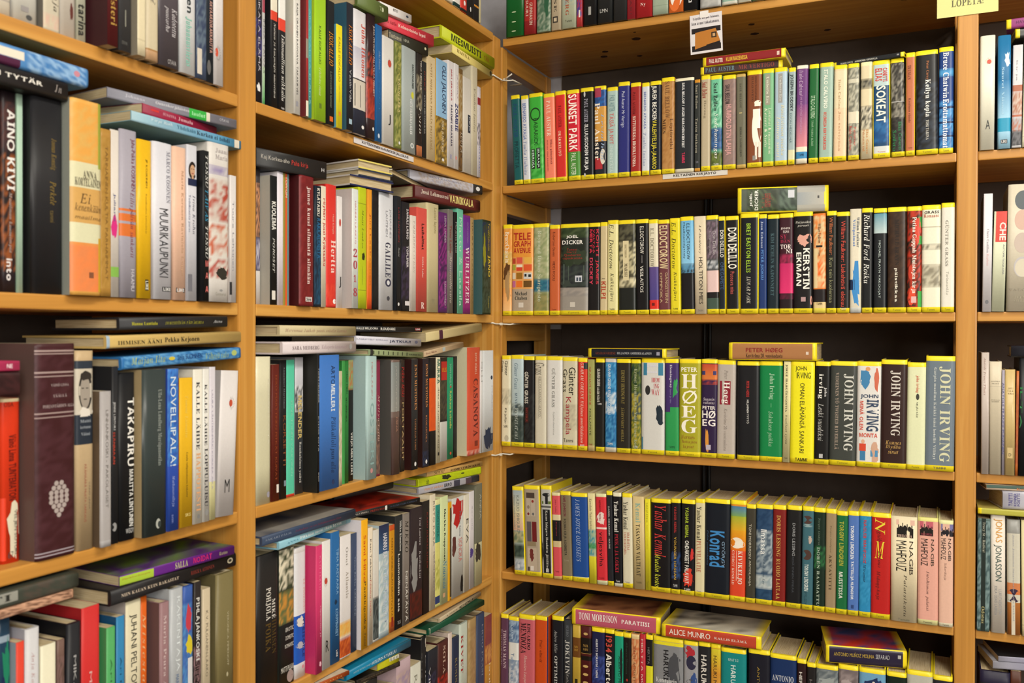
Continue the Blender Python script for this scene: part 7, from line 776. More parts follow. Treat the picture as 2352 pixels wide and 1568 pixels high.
0|R|C|0.7836|0.0081|-0.5977|0.0219|0.2068|0.132|0.0000|-0.0059|#2a86b8||cerulean spine with red author name, fifth from right, right bay fifth shelf|books standing on the right bay fifth shelf|n .05 .9 #2480b0 #3490c0; d .08 .49 .35 .6 B#b83c44 NAGUIB MAHFOUZ; d .5 .67 .35 .6 I#17344c Miramar
0|R|C|0.8059|0.0081|-0.5977|0.0349|0.2065|0.132|0.0000|-0.0059|#b8201f||scarlet spine with yellow initials, fourth from right, right bay fifth shelf|books standing on the right bay fifth shelf|d .05 .2 .18 .7 I#e8d43c N; h .27 .43 .18 .7 I#e8d43c M; d .15 .27 .25 .55 I#3a1414 aguib; d .36 .52 .3 .55 I#3a1414 ahfouz; d .55 .82 .25 .5 I#3a1414 Midaqq-kuja
0|R|H|0.8421|0.0085|-0.5977|0.0467|0.2033|0.130|0.0000|-0.0015|#dccfae||broad cream spine with black mosque emblem, third from right, right bay fifth shelf|books standing on the right bay fifth shelf|p .03 .08 .2 .9 #e0b8a4; p .11 .2 .22 .85 #17130f; p .078 .13 0.270 0.308 #17130f; p .06 .13 0.428 0.459 #17130f; p .07 .13 0.598 0.630 #17130f; p .08 .13 0.774 0.812 #17130f; o .088 .14 0.308 0.434 #17130f; o .082 .15 0.453 0.604 #17130f; o .09 .14 0.636 0.774 #17130f; h .17 .195 .25 .8 S#d8b8a4 TRILOGIA; d .23 .52 .2 .6 #17130f MAHFOUZ; d .23 .55 .7 .85 #3a3024 NAGIB; d .55 .95 .5 .62 I#3a3024 Palatsikatu; h .97 .99 #665 Tammi
0|R|H|0.8899|0.0074|-0.5977|0.0356|0.2046|0.131|0.0000|0.0000|#dfa595||rose pink spine with black mosque emblem, second from right, right bay fifth shelf|books standing on the right bay fifth shelf|b 0 .035 #d8d480; p .035 .1 .1 .75 #c46070; p .11 .17 .1 .75 #17130f; p .078 .13 0.152 0.191 #17130f; p .06 .13 0.315 0.347 #17130f; p .07 .13 0.490 0.523 #17130f; p .08 .13 0.672 0.711 #17130f; o .088 .14 0.191 0.321 #17130f; o .082 .15 0.341 0.497 #17130f; o .09 .14 0.529 0.672 #17130f; h .145 .165 .15 .7 S#9c4050 TRILOGIA; b .955 1 #dcd89c; d .2 .45 .15 .5 #17130f MAHFOUZ; d .2 .45 .65 .8 #3a3024 NAGIB; d .5 .87 .4 .58 I#3a2024 Intohimon palatsi; h .97 .985 #554 Tammi
0|R|H|0.9265|0.0073|-0.5977|0.0250|0.2023|0.129|0.0000|0.0000|#e0b5a0||pale pink spine with blue mosque emblem, last on right, right bay fifth shelf|books standing on the right bay fifth shelf|b 0 .035 #d8d8a0; p .035 .1 .15 1 #7470a0; p .11 .15 .15 1 #17131f; p .078 .13 0.218 0.269 #17131f; p .06 .13 0.430 0.473 #17131f; p .07 .13 0.660 0.703 #17131f; p .08 .13 0.898 0.949 #17131f; o .088 .14 0.269 0.439 #17131f; o .082 .15 0.465 0.668 #17131f; o .09 .14 0.711 0.898 #17131f; b .965 1 #e4dcc0; d .17 .37 .15 .5 #2a2024 MAHFOUZ; d .17 .38 .65 .85 #3a3030 NAGIB; d .4 .56 .35 .55 I#7c5c54 Sokerikuja; h .975 .99 #665 Tammi
0|R|C|0.0010|0.0081|-0.8970|0.0193|0.2024|0.130|0.0000|-0.0049|#5a3a52||plum purple spine with white author name, first from left, right bay lowest shelf|books standing on the right bay lowest shelf|b 0 .045 #d8d488; d .18 .62 .4 .8 S#c0aeb8 THOMAS MANN; d .18 .6 .1 .3 #a894a4 Kuningatar
0|R|C|0.0209|0.0076|-0.8970|0.0264|0.1990|0.127|0.0000|-0.0032|#8fa3b8||cloudy blue and white spine, second from left, right bay lowest shelf|books standing on the right bay lowest shelf|n .05 .3 #4a6a94 #9cb4cc; b .3 .5 #dce0dc; n .5 .9 #8498b0 #c8d0d8; d .08 .26 .25 .6 I#b8ccdc Sarton; d .42 .75 .3 .6 #7c94b4 Tulivan vuo
0|R|C|0.0478|0.0086|-0.8970|0.0406|0.2081|0.133|0.0000|-0.0025|#c4606a||rose spine with large black initials, third from left, right bay lowest shelf|books standing on the right bay lowest shelf|b 0 .05 #d8d080; d .09 .43 .15 .5 S#241418 MENDOZA; d .09 .38 .55 .75 S#241418 EDUARDO; d .45 .8 .3 .55 I#e0c8c0 Ihmeiden kaupunki
0|R|C|0.0888|0.0088|-0.8970|0.0321|0.2100|0.134|0.0000|-0.0020|#cc4f1d||vivid orange spine with dim title, fourth from left, right bay lowest shelf|books standing on the right bay lowest shelf|d .26 .5 .4 .6 #7a2c12 Pian elämä; p 0 .95 .95 1 #1c2c5c
0|R|C|0.1303|0.0076|-0.8970|0.0292|0.2149|0.138|0.0000|0.0000|#191b22||black spine with slanted author in white, fifth from left, right bay lowest shelf|books standing on the right bay lowest shelf|d .15 .39 .25 .5 I#b8b8b8 Andrew Miller; d .42 .85 .25 .5 S#c8c8c4 OPTIMISTIT
0|R|H|0.1599|0.0075|-0.8970|0.0206|0.2105|0.135|0.0000|0.0000|#2f3338||graphite spine with white ornamental title, sixth from left, right bay lowest shelf|books standing on the right bay lowest shelf|d .06 .18 .3 .6 S#6a7078 SEBBO; d .22 .58 .15 .7 S#c4c4c0 JOKIVIN; d .58 .8 .3 .6 I#a8a8a4 Kalifornia
0|R|H|0.1810|0.0087|-0.8970|0.0190|0.2018|0.130|0.0000|0.0000|#bfa03e||old gold spine with brown label, seventh from left, right bay lowest shelf|books standing on the right bay lowest shelf|b .14 .36 #6a421c; h .23 .255 S#c89c40 NANA; h .265 .29 S#c89c40 SANAT; p .6 .66 .35 .7 #2c2814
0|R|H|0.2004|0.0080|-0.8970|0.0252|0.2018|0.130|0.0000|0.0000|#4a1618||oxblood leather spine with gold ornaments, eighth from left, right bay lowest shelf|books standing on the right bay lowest shelf|b .13 .3 #16110f; b .3 .305 #b89450; b .33 .38 #16110f; o .07 .1 .3 .7 #c8a868; h .2 .23 S#b89450 NANA; h .245 .27 S#b89450 PARVI; o .43 .46 .25 .75 #c8a868; o .52 .55 .25 .75 #c8a868; o .61 .64 .25 .75 #c8a868
0|R|C|0.2264|0.0086|-0.8970|0.0307|0.2017|0.129|0.0000|0.0000|#1c2248||navy spine with purple painted art, ninth from left, right bay lowest shelf|books standing on the right bay lowest shelf|n .3 .7 #1c2a5c #3a4a90; n .6 .9 #3a2458 #b03a80; d .12 .55 .35 .55 B#dcdce0 ALBERTO MORAVIA / MINÄ
0|R|C|0.2579|0.0081|-0.8970|0.0212|0.2018|0.131|0.0000|0.0000|#17171b||black spine with coral number and giant white name, tenth from left, right bay lowest shelf|books standing on the right bay lowest shelf|d .07 .25 .1 .8 B#c84c40 1934; d .27 .8 .15 .75 B#e8e4da Alberto Mo
0|R|C|0.2795|0.0081|-0.8970|0.0206|0.1991|0.127|0.0000|0.0000|#1f9c7c||jade green spine with black side shape, eleventh from left, right bay lowest shelf|books standing on the right bay lowest shelf|q .12 .6 .65 1 #17181a; d .26 .75 .5 .75 #14443a ALBERTO MORAVIA
0|R|C|0.3005|0.0075|-0.8970|0.0168|0.1993|0.128|0.0000|0.0000|#191a18||black slim spine with tiny red dot, twelfth from left, right bay lowest shelf|books standing on the right bay lowest shelf|b 0 .05 #a89440; d .1 .45 .35 .6 #2c4438 Alberto Moravia; o .5 .53 .4 .65 #a82c24
0|R|H|0.3177|0.0074|-0.8970|0.0188|0.1995|0.128|0.0000|0.0000|#d49460||peach orange patterned spine, thirteenth from left, right bay lowest shelf|books standing on the right bay lowest shelf|n .03 .95 #d8a878 #c86c40; b 0 .05 #dcc490; d .13 .27 .3 .6 S#8a4430 MORAVIA; d .3 .6 .3 .6 S#8a5c40 AGOSTINO
0|R|H|0.3381|0.0086|-0.8970|0.0125|0.2018|0.129|0.0000|0.0000|#b02432||slim crimson spine with spaced white letters, fourteenth from left, right bay lowest shelf|books standing on the right bay lowest shelf|d .05 .75 .3 .7 B#d8b0a8 HERTTA MÜLLER
0|R|C|0.3510|0.0076|-0.8970|0.0153|0.2018|0.129|0.0000|0.0000|#d9d22c||slim yellow spine with black ends, fifteenth from left, right bay lowest shelf|books standing on the right bay lowest shelf|b 0 .045 #e8dc3c; b .045 .33 #19191c; b .33 .66 #dcd62c; b .66 .95 #1c1618; d .13 .31 .3 .6 #7c7c78 HERTTA
0|R|C|0.3679|0.0077|-0.8970|0.0655|0.2018|0.130|0.0000|0.0000|#84868a||broad grey spine with shaded diagonal, sixteenth from left, right bay lowest shelf|books standing on the right bay lowest shelf|b .045 .08 #e8dc2c; q .1 .6 .5 1 #4a4c52; d .13 .45 .35 .52 B#1c1c20 HARUKI; d .5 .9 .35 .52 B#1c1c20 MURAKAMI; h .43 .48 .1 .8 S#d8d8d8 Komtuurin; h .49 .53 .2 .65 S#d8d8d8 surma; o .56 .7 .0 .25 #b84038
0|R|C|0.4348|0.0088|-0.8970|0.0306|0.2021|0.129|0.0000|0.0000|#9a9ba0||grey spine with red bird figure, fourteenth from right, right bay lowest shelf|books standing on the right bay lowest shelf|q .05 .2 .05 .8 #b02c38; o .15 .3 .2 .9 #2c2c44; q .3 .5 .5 .95 #34508c; d .4 .8 .4 .65 #4a4a50 HARUKI; d .4 .8 .2 .35 #6c6c70 Värittömän
0|R|C|0.4662|0.0082|-0.8970|0.0254|0.2037|0.130|0.0000|0.0000|#232428||black spine with pink circle, thirteenth from right, right bay lowest shelf|books standing on the right bay lowest shelf|d .13 .48 .25 .7 B#d8d4cc HARUKI; o .5 .68 .05 .85 #c06470; h .55 .58 .2 .7 #702c38 kirja
0|R|C|0.4922|0.0076|-0.8970|0.0206|0.2034|0.130|0.0000|0.0000|#cf9c34||amber yellow spine with black name, twelfth from right, right bay lowest shelf|books standing on the right bay lowest shelf|g .05 .3 #d8cc34 #d09030; g .3 .9 #cc8c30 #d8b458; d .12 .7 .3 .65 #3a2c18 HARUKI MURAKAMI
0|R|C|0.5140|0.0083|-0.8970|0.0517|0.1988|0.127|0.0000|0.0000|#168484||broad turquoise spine with white capitals, eleventh from right, right bay lowest shelf|books standing on the right bay lowest shelf|h .1 .13 .3 .7 S#b8d4d0 OSAT 1-2; d .17 .85 .4 .6 B#cfe0dc HARUKI MURAKAMI
0|R|C|0.5706|0.0080|-0.8970|0.0431|0.2042|0.131|0.0000|0.0000|#191a26||broad black-blue spine with gold lettering, tenth from right, right bay lowest shelf|books standing on the right bay lowest shelf|d .17 .8 .42 .55 #a88c38 ANTONIO MUÑOZ
0|R|C|0.6145|0.0077|-0.8970|0.0516|0.2011|0.129|0.0000|0.0000|#17305e||broad royal navy spine with stacked serif name, ninth from right, right bay lowest shelf|books standing on the right bay lowest shelf|h .21 .27 .08 .9 S#c4c8d0 ANTONIO; h .31 .37 .15 .8 S#c4c8d0 MUÑOZ; h .41 .47 .12 .85 S#c4c8d0 MOLINA
0|R|C|0.6673|0.0076|-0.8970|0.0184|0.1977|0.127|0.0000|0.0000|#2a1618||dark maroon slim spine, bold white name, eighth from right, right bay lowest shelf|books standing on the right bay lowest shelf|d .13 .7 .25 .65 B#d2cec8 HERTA MÜLLER
0|R|C|0.6869|0.0082|-0.8970|0.0172|0.1930|0.124|0.0000|0.0000|#1f1d1f||slim black spine with grey lettering, seventh from right, right bay lowest shelf|books standing on the right bay lowest shelf|d .17 .5 .3 .6 #7c7474 HERTA
0|R|C|0.7047|0.0083|-0.8970|0.0414|0.1932|0.124|0.0000|0.0000|#6c7478||broad speckled grey-blue spine, sixth from right, right bay lowest shelf|books standing on the right bay lowest shelf|n .05 .95 #5c666c #8a9294; q .12 .3 .05 .95 #98a0a0
0|R|C|0.7471|0.0083|-0.8970|0.0369|0.1989|0.128|0.0000|0.0000|#7c7274||broad speckled mauve grey spine, fifth from right, right bay lowest shelf|books standing on the right bay lowest shelf|n .05 .95 #6c6264 #948888; q .12 .3 .05 .95 #a89c9c
0|R|C|0.7857|0.0088|-0.8970|0.0481|0.1989|0.131|0.0000|0.0000|#6ca0c4||sky blue spine with navy leaf pattern, fourth from right, right bay lowest shelf|books standing on the right bay lowest shelf|q .06 .4 .02 .98 #1c2c58; q .1 .5 .2 1 #24386c; o .12 .14 .5 .6 #d8d0c4
0|R|C|0.8357|0.0082|-0.8970|0.0356|0.1989|0.132|0.0000|0.0000|#12241c||dark forest green spine with gold letter, third from right, right bay lowest shelf|books standing on the right bay lowest shelf|d .22 .4 .3 .6 S#b89c58 AB
0|R|C|0.8723|0.0077|-0.8970|0.0449|0.2078|0.133|0.0000|0.0000|#b8b8ac||broad pale grey spine, yellow head, second from right, right bay lowest shelf|books standing on the right bay lowest shelf|n .1 .9 #b0b0a4 #c0c0b4
0|R|C|0.9182|0.0079|-0.8970|0.0333|0.2047|0.131|0.0000|0.0000|#26262e||broad black spine at the post end, last on right, right bay lowest shelf|books standing on the right bay lowest shelf|d .2 .6 .4 .6 #999 AMOS
1|R|Y|0.7236|0.0120|-0.6973|0.0351|0.1503|0.125|0.1860|0.0000|#221b36||indigo book lying flat under a blue picture, right bay lowest shelf|books lying flat on the right bay lowest shelf|t .1 .6 .3 .55 #b89c3c ANTONIO MUÑOZ MOLINA; t .62 .79 .3 .55 #b8b8bc SEFARAD; p .89 .93 .25 .45 #aaa; top n #c03420 #1c4a7c
1|R|Y|0.1815|0.0120|-0.6944|0.0370|0.2003|0.125|0.0667|0.0000|#b8566c||pink book lying flat, white tall capitals, right bay lowest shelf|books lying flat on the right bay lowest shelf|t .08 .52 .2 .62 S#f0e8e4 TONI MORRISON; t .57 .88 .35 .6 B#f0e4e0 PARATIISI; top n #b07850 #4a1c1c
1|R|Y|0.3877|0.0120|-0.6920|0.0271|0.2096|0.125|0.0000|0.0000|#bc4530||red-orange book lying flat with large white name, right bay lowest shelf|books lying flat on the right bay lowest shelf|t .08 .5 .28 .72 #f0ece0 ALICE MUNRO; t .54 .86 .4 .62 S#e8dcd0 KALLIS ELÄMÄ; top n #d8d4c4 #4a4844
'''
BOOKS = []
for ln in DATA.strip().split('\n'):
    t = ln.split('|')
    els = []
    for e in t[15].split(';'):
        e = e.strip()
        if not e:
            continue
        q = e.split(' ')
        k = q[0]
        i = 1
        nums = []
        cols = []
        if k == 'top':
            k = 'T'
            i = 2
        while i < len(q):
            s = q[i]
            if '#' in s and len(s.split('#')[0]) <= 1:
                cols.append((s.split('#')[0], hexc(s.split('#')[1])))
            elif not cols and s.replace('.', '', 1).replace('-', '', 1).isdigit():
                nums.append(float(s))
            else:
                break
            i += 1
        els.append((k, nums, cols, ' '.join(q[i:])))
    BOOKS.append((t[0] == '1', t[1], t[2], *[float(x) for x in t[3:11]], hexc(t[11]), hexc(t[12]) if t[12] else None, t[13], t[14], els))

EXTRA = [('', 'Tami'), ('B', 'Tami.KELTAINEN KIRJASTO KOTIMAINEN KAUNOKIRJALLISUUS'), ('S', "LOPETA!Löydät kirjan hinnan, kun avaat takakannen.KIRJOJA!")]
need = set()
for b in BOOKS:
    for (k, nums, cols, txt) in b[-1]:
        for ch in txt:
            need.add((cols[0][0] if cols else '', ch))
for st, s in EXTRA:
    for ch in s:
        need.add((st, ch))
base = set()
for st, ch in need:
    if ch in ACC:
        base.add((st, ACC[ch][0]))
    elif ch != ' ':
        base.add((st, ch))
tmp = []
for st, ch in sorted(base):
    cu = bpy.data.curves.new('glyph', 'FONT')
    cu.body = STY[st](ch)
    cu.resolution_u = 2
    if st == 'B' and ch not in 'MWmwAIKVNXYZ':
        cu.offset = 0.021
    o = bpy.data.objects.new('glyph', cu)
    COL.objects.link(o)
    tmp.append((st, ch, o))
bpy.context.view_layer.update()
dg = bpy.context.evaluated_depsgraph_get()
GLY = {}
for st, ch, o in tmp:
    me = o.evaluated_get(dg).to_mesh()
    n = len(me.vertices)
    co = np.zeros(n * 3, np.float32)
    me.vertices.foreach_get('co', co)
    co = co.reshape(-1, 3)[:, :2].copy()
    me.calc_loop_triangles()
    tr = np.zeros(len(me.loop_triangles) * 3, np.int32)
    me.loop_triangles.foreach_get('vertices', tr)
    if n:
        co[:, 0] -= co[:, 0].min()
    GLY[(st, ch)] = (co, tr.reshape(-1, 3), float(co[:, 0].max()) if n else .3)
    o.to_mesh_clear()
for _, _, o in tmp:
    cu = o.data
    bpy.data.objects.remove(o)
    bpy.data.curves.remove(cu)


def dot(cx, cy, rx, ry, n=8):
    a = np.arange(n) * 2 * math.pi / n
    v = np.stack([cx + rx * np.cos(a), cy + ry * np.sin(a)], 1).astype(np.float32)
    t = np.array([(0, i, i + 1) for i in range(1, n - 1)], np.int32)
    return v, t


def text_geo(txt, st):
    """2D vertices and triangles of a line of text, normalised to the unit square."""
    V, T, x, nv = [], [], 0.0, 0

    def put(v, t):
        nonlocal nv
        V.append(v)
        T.append(t + nv)
        nv += len(v)
    for ch in txt:
        if ch == ' ':
            x += 0.32
            continue
        b_, acc = ACC.get(ch, (ch, None))
        co, tr, wd = GLY[(st, b_)]
        if len(co):
            put(co + np.array([x, 0], np.float32), tr)
            if acc:
                h = float(co[:, 1].max())
                cx = x + wd / 2
                if acc == 'd':
                    put(*dot(cx - .13, h + .13, .06, .07))
                    put(*dot(cx + .13, h + .13, .06, .07))
                elif acc == 'o':
                    put(*dot(cx, h + .13, .09, .09))
                elif acc == 'a':
                    put(np.array([(cx - .06, h + .06), (cx + .0, h + .06), (cx + .16, h + .22), (cx + .05, h + .22)], np.float32), np.array([(0, 1, 2), (0, 2, 3)], np.int32))
                else:
                    put(np.array([(cx - .18, h + .08), (cx + .18, h + .08), (cx + .18, h + .15), (cx - .18, h + .15)], np.float32), np.array([(0, 1, 2), (0, 2, 3)], np.int32))
        x += wd + 0.085
    if not V:
        return None
    V = np.concatenate(V)
    T = np.concatenate(T)
    lo = V.min(0)
    hi = V.max(0)
    return (V - lo) / np.maximum(hi - lo, 1e-4), T, (hi - lo)


# ------------------------------------------------------------------ mesh from arrays
def tri_mesh(name, verts, tris, cols):
    """verts (n,3), tris (m,3), cols (m,3) per-face colour."""
    me = bpy.data.meshes.new(name)
    n, m = len(verts), len(tris)
    me.vertices.add(n)
    me.vertices.foreach_set('co', np.ascontiguousarray(verts, np.float32).ravel())
    me.loops.add(m * 3)
    me.loops.foreach_set('vertex_index', np.ascontiguousarray(tris, np.int32).ravel())
    me.polygons.add(m)
    me.polygons.foreach_set('loop_start', np.arange(m, dtype=np.int32) * 3)
    me.update(calc_edges=True)
    ca = me.color_attributes.new('Col', 'FLOAT_COLOR', 'CORNER')
    c = np.ones((m, 3, 4), np.float32)
    c[:, :, :3] = cols[:, None, :]
    ca.data.foreach_set('color', c.ravel())
    return me


def poly_mesh(name, verts, faces, cols, smooth):
    """cols: per face list of per-corner colours; smooth: per-face flags."""
    me = bpy.data.meshes.new(name)
    me.from_pydata(verts, [], faces)
    ca = me.color_attributes.new('Col', 'FLOAT_COLOR', 'CORNER')
    c = np.ones((len(me.loops), 4), np.float32)
    c[:, :3] = np.array([x for f in cols for x in f], np.float32)
    ca.data.foreach_set('color', c.ravel())
    me.polygons.foreach_set('use_smooth', np.array(smooth, bool))
    return me


YEL = hexc('#ecd724')
YEL2 = hexc('#cbb626')


def hash01(i, j, seed):
    x = math.sin(i * 127.1 + j * 311.7 + seed * 74.7) * 43758.5453
    return x - math.floor(x)


class Printer:
    """Collects the flat print of one spine; (f, w) run along and across it."""

    def __init__(s, W, H, lying, bulge, smax):
        s.W, s.H, s.lying, s.bulge = W, H, lying, bulge
        s.items, s.k = [], 0

    def add(s, fw_, tris, col, lift):
        f, w_ = fw_[:, 0], fw_[:, 1]
        y = s.bulge(w_) - lift
        if s.lying:
            v = np.stack([f * s.H, y, (1 - w_) * s.W], 1)
        else:
            v = np.stack([w_ * s.W, y, (1 - f) * s.H], 1)
        s.items.append((v, tris, np.repeat(np.array([col], np.float32), len(tris), 0)))

    def clusters(s, gap=.017):
        """Prints that lie close together, as (verts, tris, colours) of one mesh each."""
        left = [(v.min(0), v.max(0), [k]) for k, (v, t, c) in enumerate(s.items)]
        done = []
        while left:
            lo, hi, ks = left.pop()
            hit = True
            while hit:
                hit = False
                for j, q in enumerate(left):
                    if np.all(q[0] - hi < gap) and np.all(lo - q[1] < gap):
                        lo, hi, ks = np.minimum(lo, q[0]), np.maximum(hi, q[1]), ks + q[2]
                        del left[j]
                        hit = True
                        break
            done.append(ks)
        out = []
        for ks in done:
            V, T, C, n = [], [], [], 0
            for k in sorted(ks):
                v, t, c = s.items[k]
                V.append(v)
                T.append(t + n)
                C.append(c)
                n += len(v)
            out.append((np.concatenate(V), np.concatenate(T), np.concatenate(C)))
        return out

    def poly(s, pts, col):
        n = len(pts)
        p = np.array(pts, np.float32)
        c = p.mean(0)
        p = np.concatenate([p, c[None]])
        t = np.array([(i, (i + 1) % n, n) for i in range(n)], np.int32)
        s.k += 1
        s.add(p, t, col, .00012 + .00002 * s.k)

    def rect(s, f0, f1, w0, w1, col):
        ws = [w0] + [x for x in (.05, .15, .85, .95) if w0 + .01 < x < w1 - .01] + [w1]
        s.k += 1
        p, t = [], []
        for i, x in enumerate(ws):
            p += [(f0, x), (f1, x)]
            if i:
                a = 2 * i
                t += [(a - 2, a, a + 1), (a - 2, a + 1, a - 1)]
        s.add(np.array(p, np.float32), np.array(t, np.int32), col, .00012 + .00002 * s.k)

    def text(s, k, f0, f1, w0, w1, st, col, txt):
        g = text_geo(txt, st)
        if g is None:
            return
        v, t, _ = g
        a, b = v[:, 0], v[:, 1]
        if k == 'd':
            fw_ = np.stack([f0 + a * (f1 - f0), w0 + b * (w1 - w0)], 1)
        elif k == 'u':
            fw_ = np.stack([f1 - a * (f1 - f0), w1 - b * (w1 - w0)], 1)
        elif k == 'h':
            fw_ = np.stack([f1 - b * (f1 - f0), w0 + a * (w1 - w0)], 1)
        elif k == 't':
            fw_ = np.stack([f0 + a * (f1 - f0), w1 - b * (w1 - w0)], 1)
        else:  # v : reads upwards on a lying spine
            fw_ = np.stack([f1 - (1 - (1 - b)) * (f1 - f0), w1 - a * (w1 - w0)], 1)
        s.add(fw_, t, col, .00045)


def build_book(i, rec):
    lying, unit, st, s0, p, z0, W, H, D, yaw, tilt, base_c, side_c, label, group, els = rec
    hard = st in 'HCYF'
    yellow = st in 'CY'
    rnd = random.Random(i * 7 + 3)
    name = 'yellow_edged_book' if yellow else ('hardcover_book' if hard else 'paperback_book')
    # root: bottom front left corner of the spine
    if unit in 'RF':
        loc = (s0, YR - p, z0)
        rz = 0.0
    else:
        loc = (p, s0, z0)
        rz = math.pi / 2
    if tilt < 0 and not lying:
        loc = (loc[0], loc[1], z0 + W * math.sin(-tilt) + .0001)
    R = Matrix.Rotation(rz + yaw, 4, 'Z')
    if tilt:
        R = R @ Matrix.Rotation(-tilt, 4, 'Y')
    root = empty(name)
    root.matrix_world = Matrix.Translation(loc) @ R
    tag(root, label, 'book', group)
    back = st == 'F'
    # profile across the spine
    t = .0026 if hard else .0007
    t = min(t, W * .2)
    b = min(.0028, W * .13) if hard else min(.0011, W * .12)
    wp = [0, .05, .15, .3, .43, .57, .7, .85, .95, 1]
    yp = [b + .001, .42 * b, .07 * b, 0, 0, 0, 0, .07 * b, .42 * b, b + .001]
    if not hard:
        yp = [b, .25 * b, 0, 0, 0, 0, 0, 0, .25 * b, b]

    def bulge(w_):
        return np.interp(w_, wp, yp)
    # rows
    rows = {0.0, 1.0}
    if yellow:
        rows |= {.042, .952}
    for (k, nums, cols, txt) in els:
        if k in 'bgn' and len(nums) >= 2:
            f0, f1 = nums[:2]
            rows |= {f0, f1}
            if k == 'n':
                n = max(2, int((f1 - f0) * H / .005))
                rows |= {f0 + (f1 - f0) * j / n for j in range(1, n)}
            if k == 'g':
                rows |= {f0 + (f1 - f0) * j / 4 for j in range(1, 4)}
    rows = sorted(min(1.0, max(0.0, x)) for x in rows)
    rr = [rows[0]]
    for x in rows[1:]:
        if x - rr[-1] > .0015:
            rr.append(x)
    rr[-1] = 1.0
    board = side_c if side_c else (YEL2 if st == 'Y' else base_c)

    def colour(f, fm, w_, ci, ri):
        c = base_c
        for (k, nums, cols, txt) in els:
            if len(nums) < 2 or not cols:
                continue
            if k in 'bgn' and nums[0] - 1e-6 <= fm <= nums[1] + 1e-6:
                if k == 'b':
                    c = cols[0][1]
                else:
                    c2 = cols[1][1] if len(cols) > 1 else cols[0][1]
                    if k == 'g':
                        q = (f - nums[0]) / max(1e-6, nums[1] - nums[0])
                    else:
                        q = hash01(round(f * 997), ci, i)
                        q = q * q * (3 - 2 * q)
                        q = q * q * (3 - 2 * q)
                        if (nums[0] > .06 and abs(f - nums[0]) < 1e-6) or (nums[1] < .94 and abs(f - nums[1]) < 1e-6):
                            c = tuple(c[m] * .6 + .4 * cols[0][1][m] for m in range(3))
                            continue
                    q = min(1, max(0, q))
                    c = tuple(cols[0][1][m] * (1 - q) + c2[m] * q for m in range(3))
        if yellow and (fm < .042 or fm > .952):
            c = YEL
        return c

    def P3(f, w_, y):
        if lying:
            return (f * H, y, (1 - w_) * W)
        return (w_ * W, y, (1 - f) * H)
    V, F, C, S = [], [], [], []

    def face(idx, cols, smooth=False):
        if lying:
            idx = idx[::-1]
            cols = cols[::-1]
        F.append(idx)
        C.append(cols)
        S.append(smooth)
    # spine grid
    nw = len(wp)
    for f in rr:
        for w_, y in zip(wp, yp):
            V.append(P3(f, w_, y))
    for ri in range(len(rr) - 1):
        fm = (rr[ri] + rr[ri + 1]) / 2
        for ci in range(nw - 1):
            a = ri * nw + ci
            cs = [colour(rr[ri + 1], fm, wp[ci], ci, ri), colour(rr[ri + 1], fm, wp[ci + 1], ci + 1, ri), colour(rr[ri], fm, wp[ci + 1], ci + 1, ri), colour(rr[ri], fm, wp[ci], ci, ri)]
            if st == 'Y' and ci in (0, nw - 2):
                cs = [YEL] * 4
            face((a + nw, a + nw + 1, a + 1, a), cs, True)
    # boards, inner faces, rims
    o0 = len(V)
    yb = b + .001 if hard else b
    yi = yb + (.002 if hard else .0005)
    tw = t / W
    for f in (0, 1):
        for (w_, y) in ((0, D), (0, yb), (1, yb), (1, D), (1 - tw, D), (1 - tw, yi), (tw, yi), (tw, D)):
            V.append(P3(f, w_, y))
    bc4 = [board] * 4
    inner = tuple(x * .9 for x in hexc('#cfc3a6'))
    T_, B_ = o0, o0 + 8
    topc = None
    for (k, nums, cols, txt) in els:
        if k == 'T' and len(cols) > 1:
            topc = (cols[0][1], cols[1][1])
    if topc and lying:
        # printed front board facing up: a coarse two-colour picture
        nx, ny = 9, 6
        g0 = len(V)
        for ix in range(nx + 1):
            for iy in range(ny + 1):
                V.append(P3(ix / nx, 0, yb + (D - yb) * iy / ny))
        for ix in range(nx):
            for iy in range(ny):
                a = g0 + ix * (ny + 1) + iy
                cs = []
                for (jx, jy) in ((ix, iy + 1), (ix + 1, iy + 1), (ix + 1, iy), (ix, iy)):
                    q = hash01(jx, jy, i + 5) ** 1.5
                    cs.append(tuple(topc[0][m] * (1 - q) + topc[1][m] * q for m in range(3)))
                    if yellow and (jx < 1 or jx > nx - 1):
                        cs[-1] = YEL
                idx = (a + 1, a + ny + 2, a + ny + 1, a)
                face(idx, cs)
    else:
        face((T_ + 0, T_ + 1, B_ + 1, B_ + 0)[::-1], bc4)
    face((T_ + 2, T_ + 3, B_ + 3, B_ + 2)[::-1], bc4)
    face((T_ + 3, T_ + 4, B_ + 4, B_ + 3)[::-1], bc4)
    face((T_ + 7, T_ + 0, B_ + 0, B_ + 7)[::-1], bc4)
    ic = [inner] * 4
    face((T_ + 4, T_ + 5, B_ + 5, B_ + 4)[::-1], ic)
    face((T_ + 5, T_ + 6, B_ + 6, B_ + 5)[::-1], ic)
    face((T_ + 6, T_ + 7, B_ + 7, B_ + 6)[::-1], ic)
    # rims at head and tail: spine strip plus the two board edges
    rim = YEL if yellow else (base_c if not els or els[0][0] not in 'b' or els[0][1][0] > .01 else els[0][2][0][1])
    for (o_, row, flip) in ((T_, 0, False), (B_, (len(rr) - 1) * nw, True)):
        sp = [row + j for j in range(nw)]
        strip = sp + [o_ + 5, o_ + 6]
        q1 = [sp[0], o_ + 6, o_ + 7, o_ + 0]
        q2 = [o_ + 5, sp[-1], o_ + 3, o_ + 4]
        for lst in (strip, q1, q2):
            idx = tuple(lst if not flip else lst[::-1])
            face(idx, [rim] * len(idx))
    if back:
        V = [(x, D - y, z) for x, y, z in V]
        F = [f_[::-1] for f_ in F]
        C = [c_[::-1] for c_ in C]
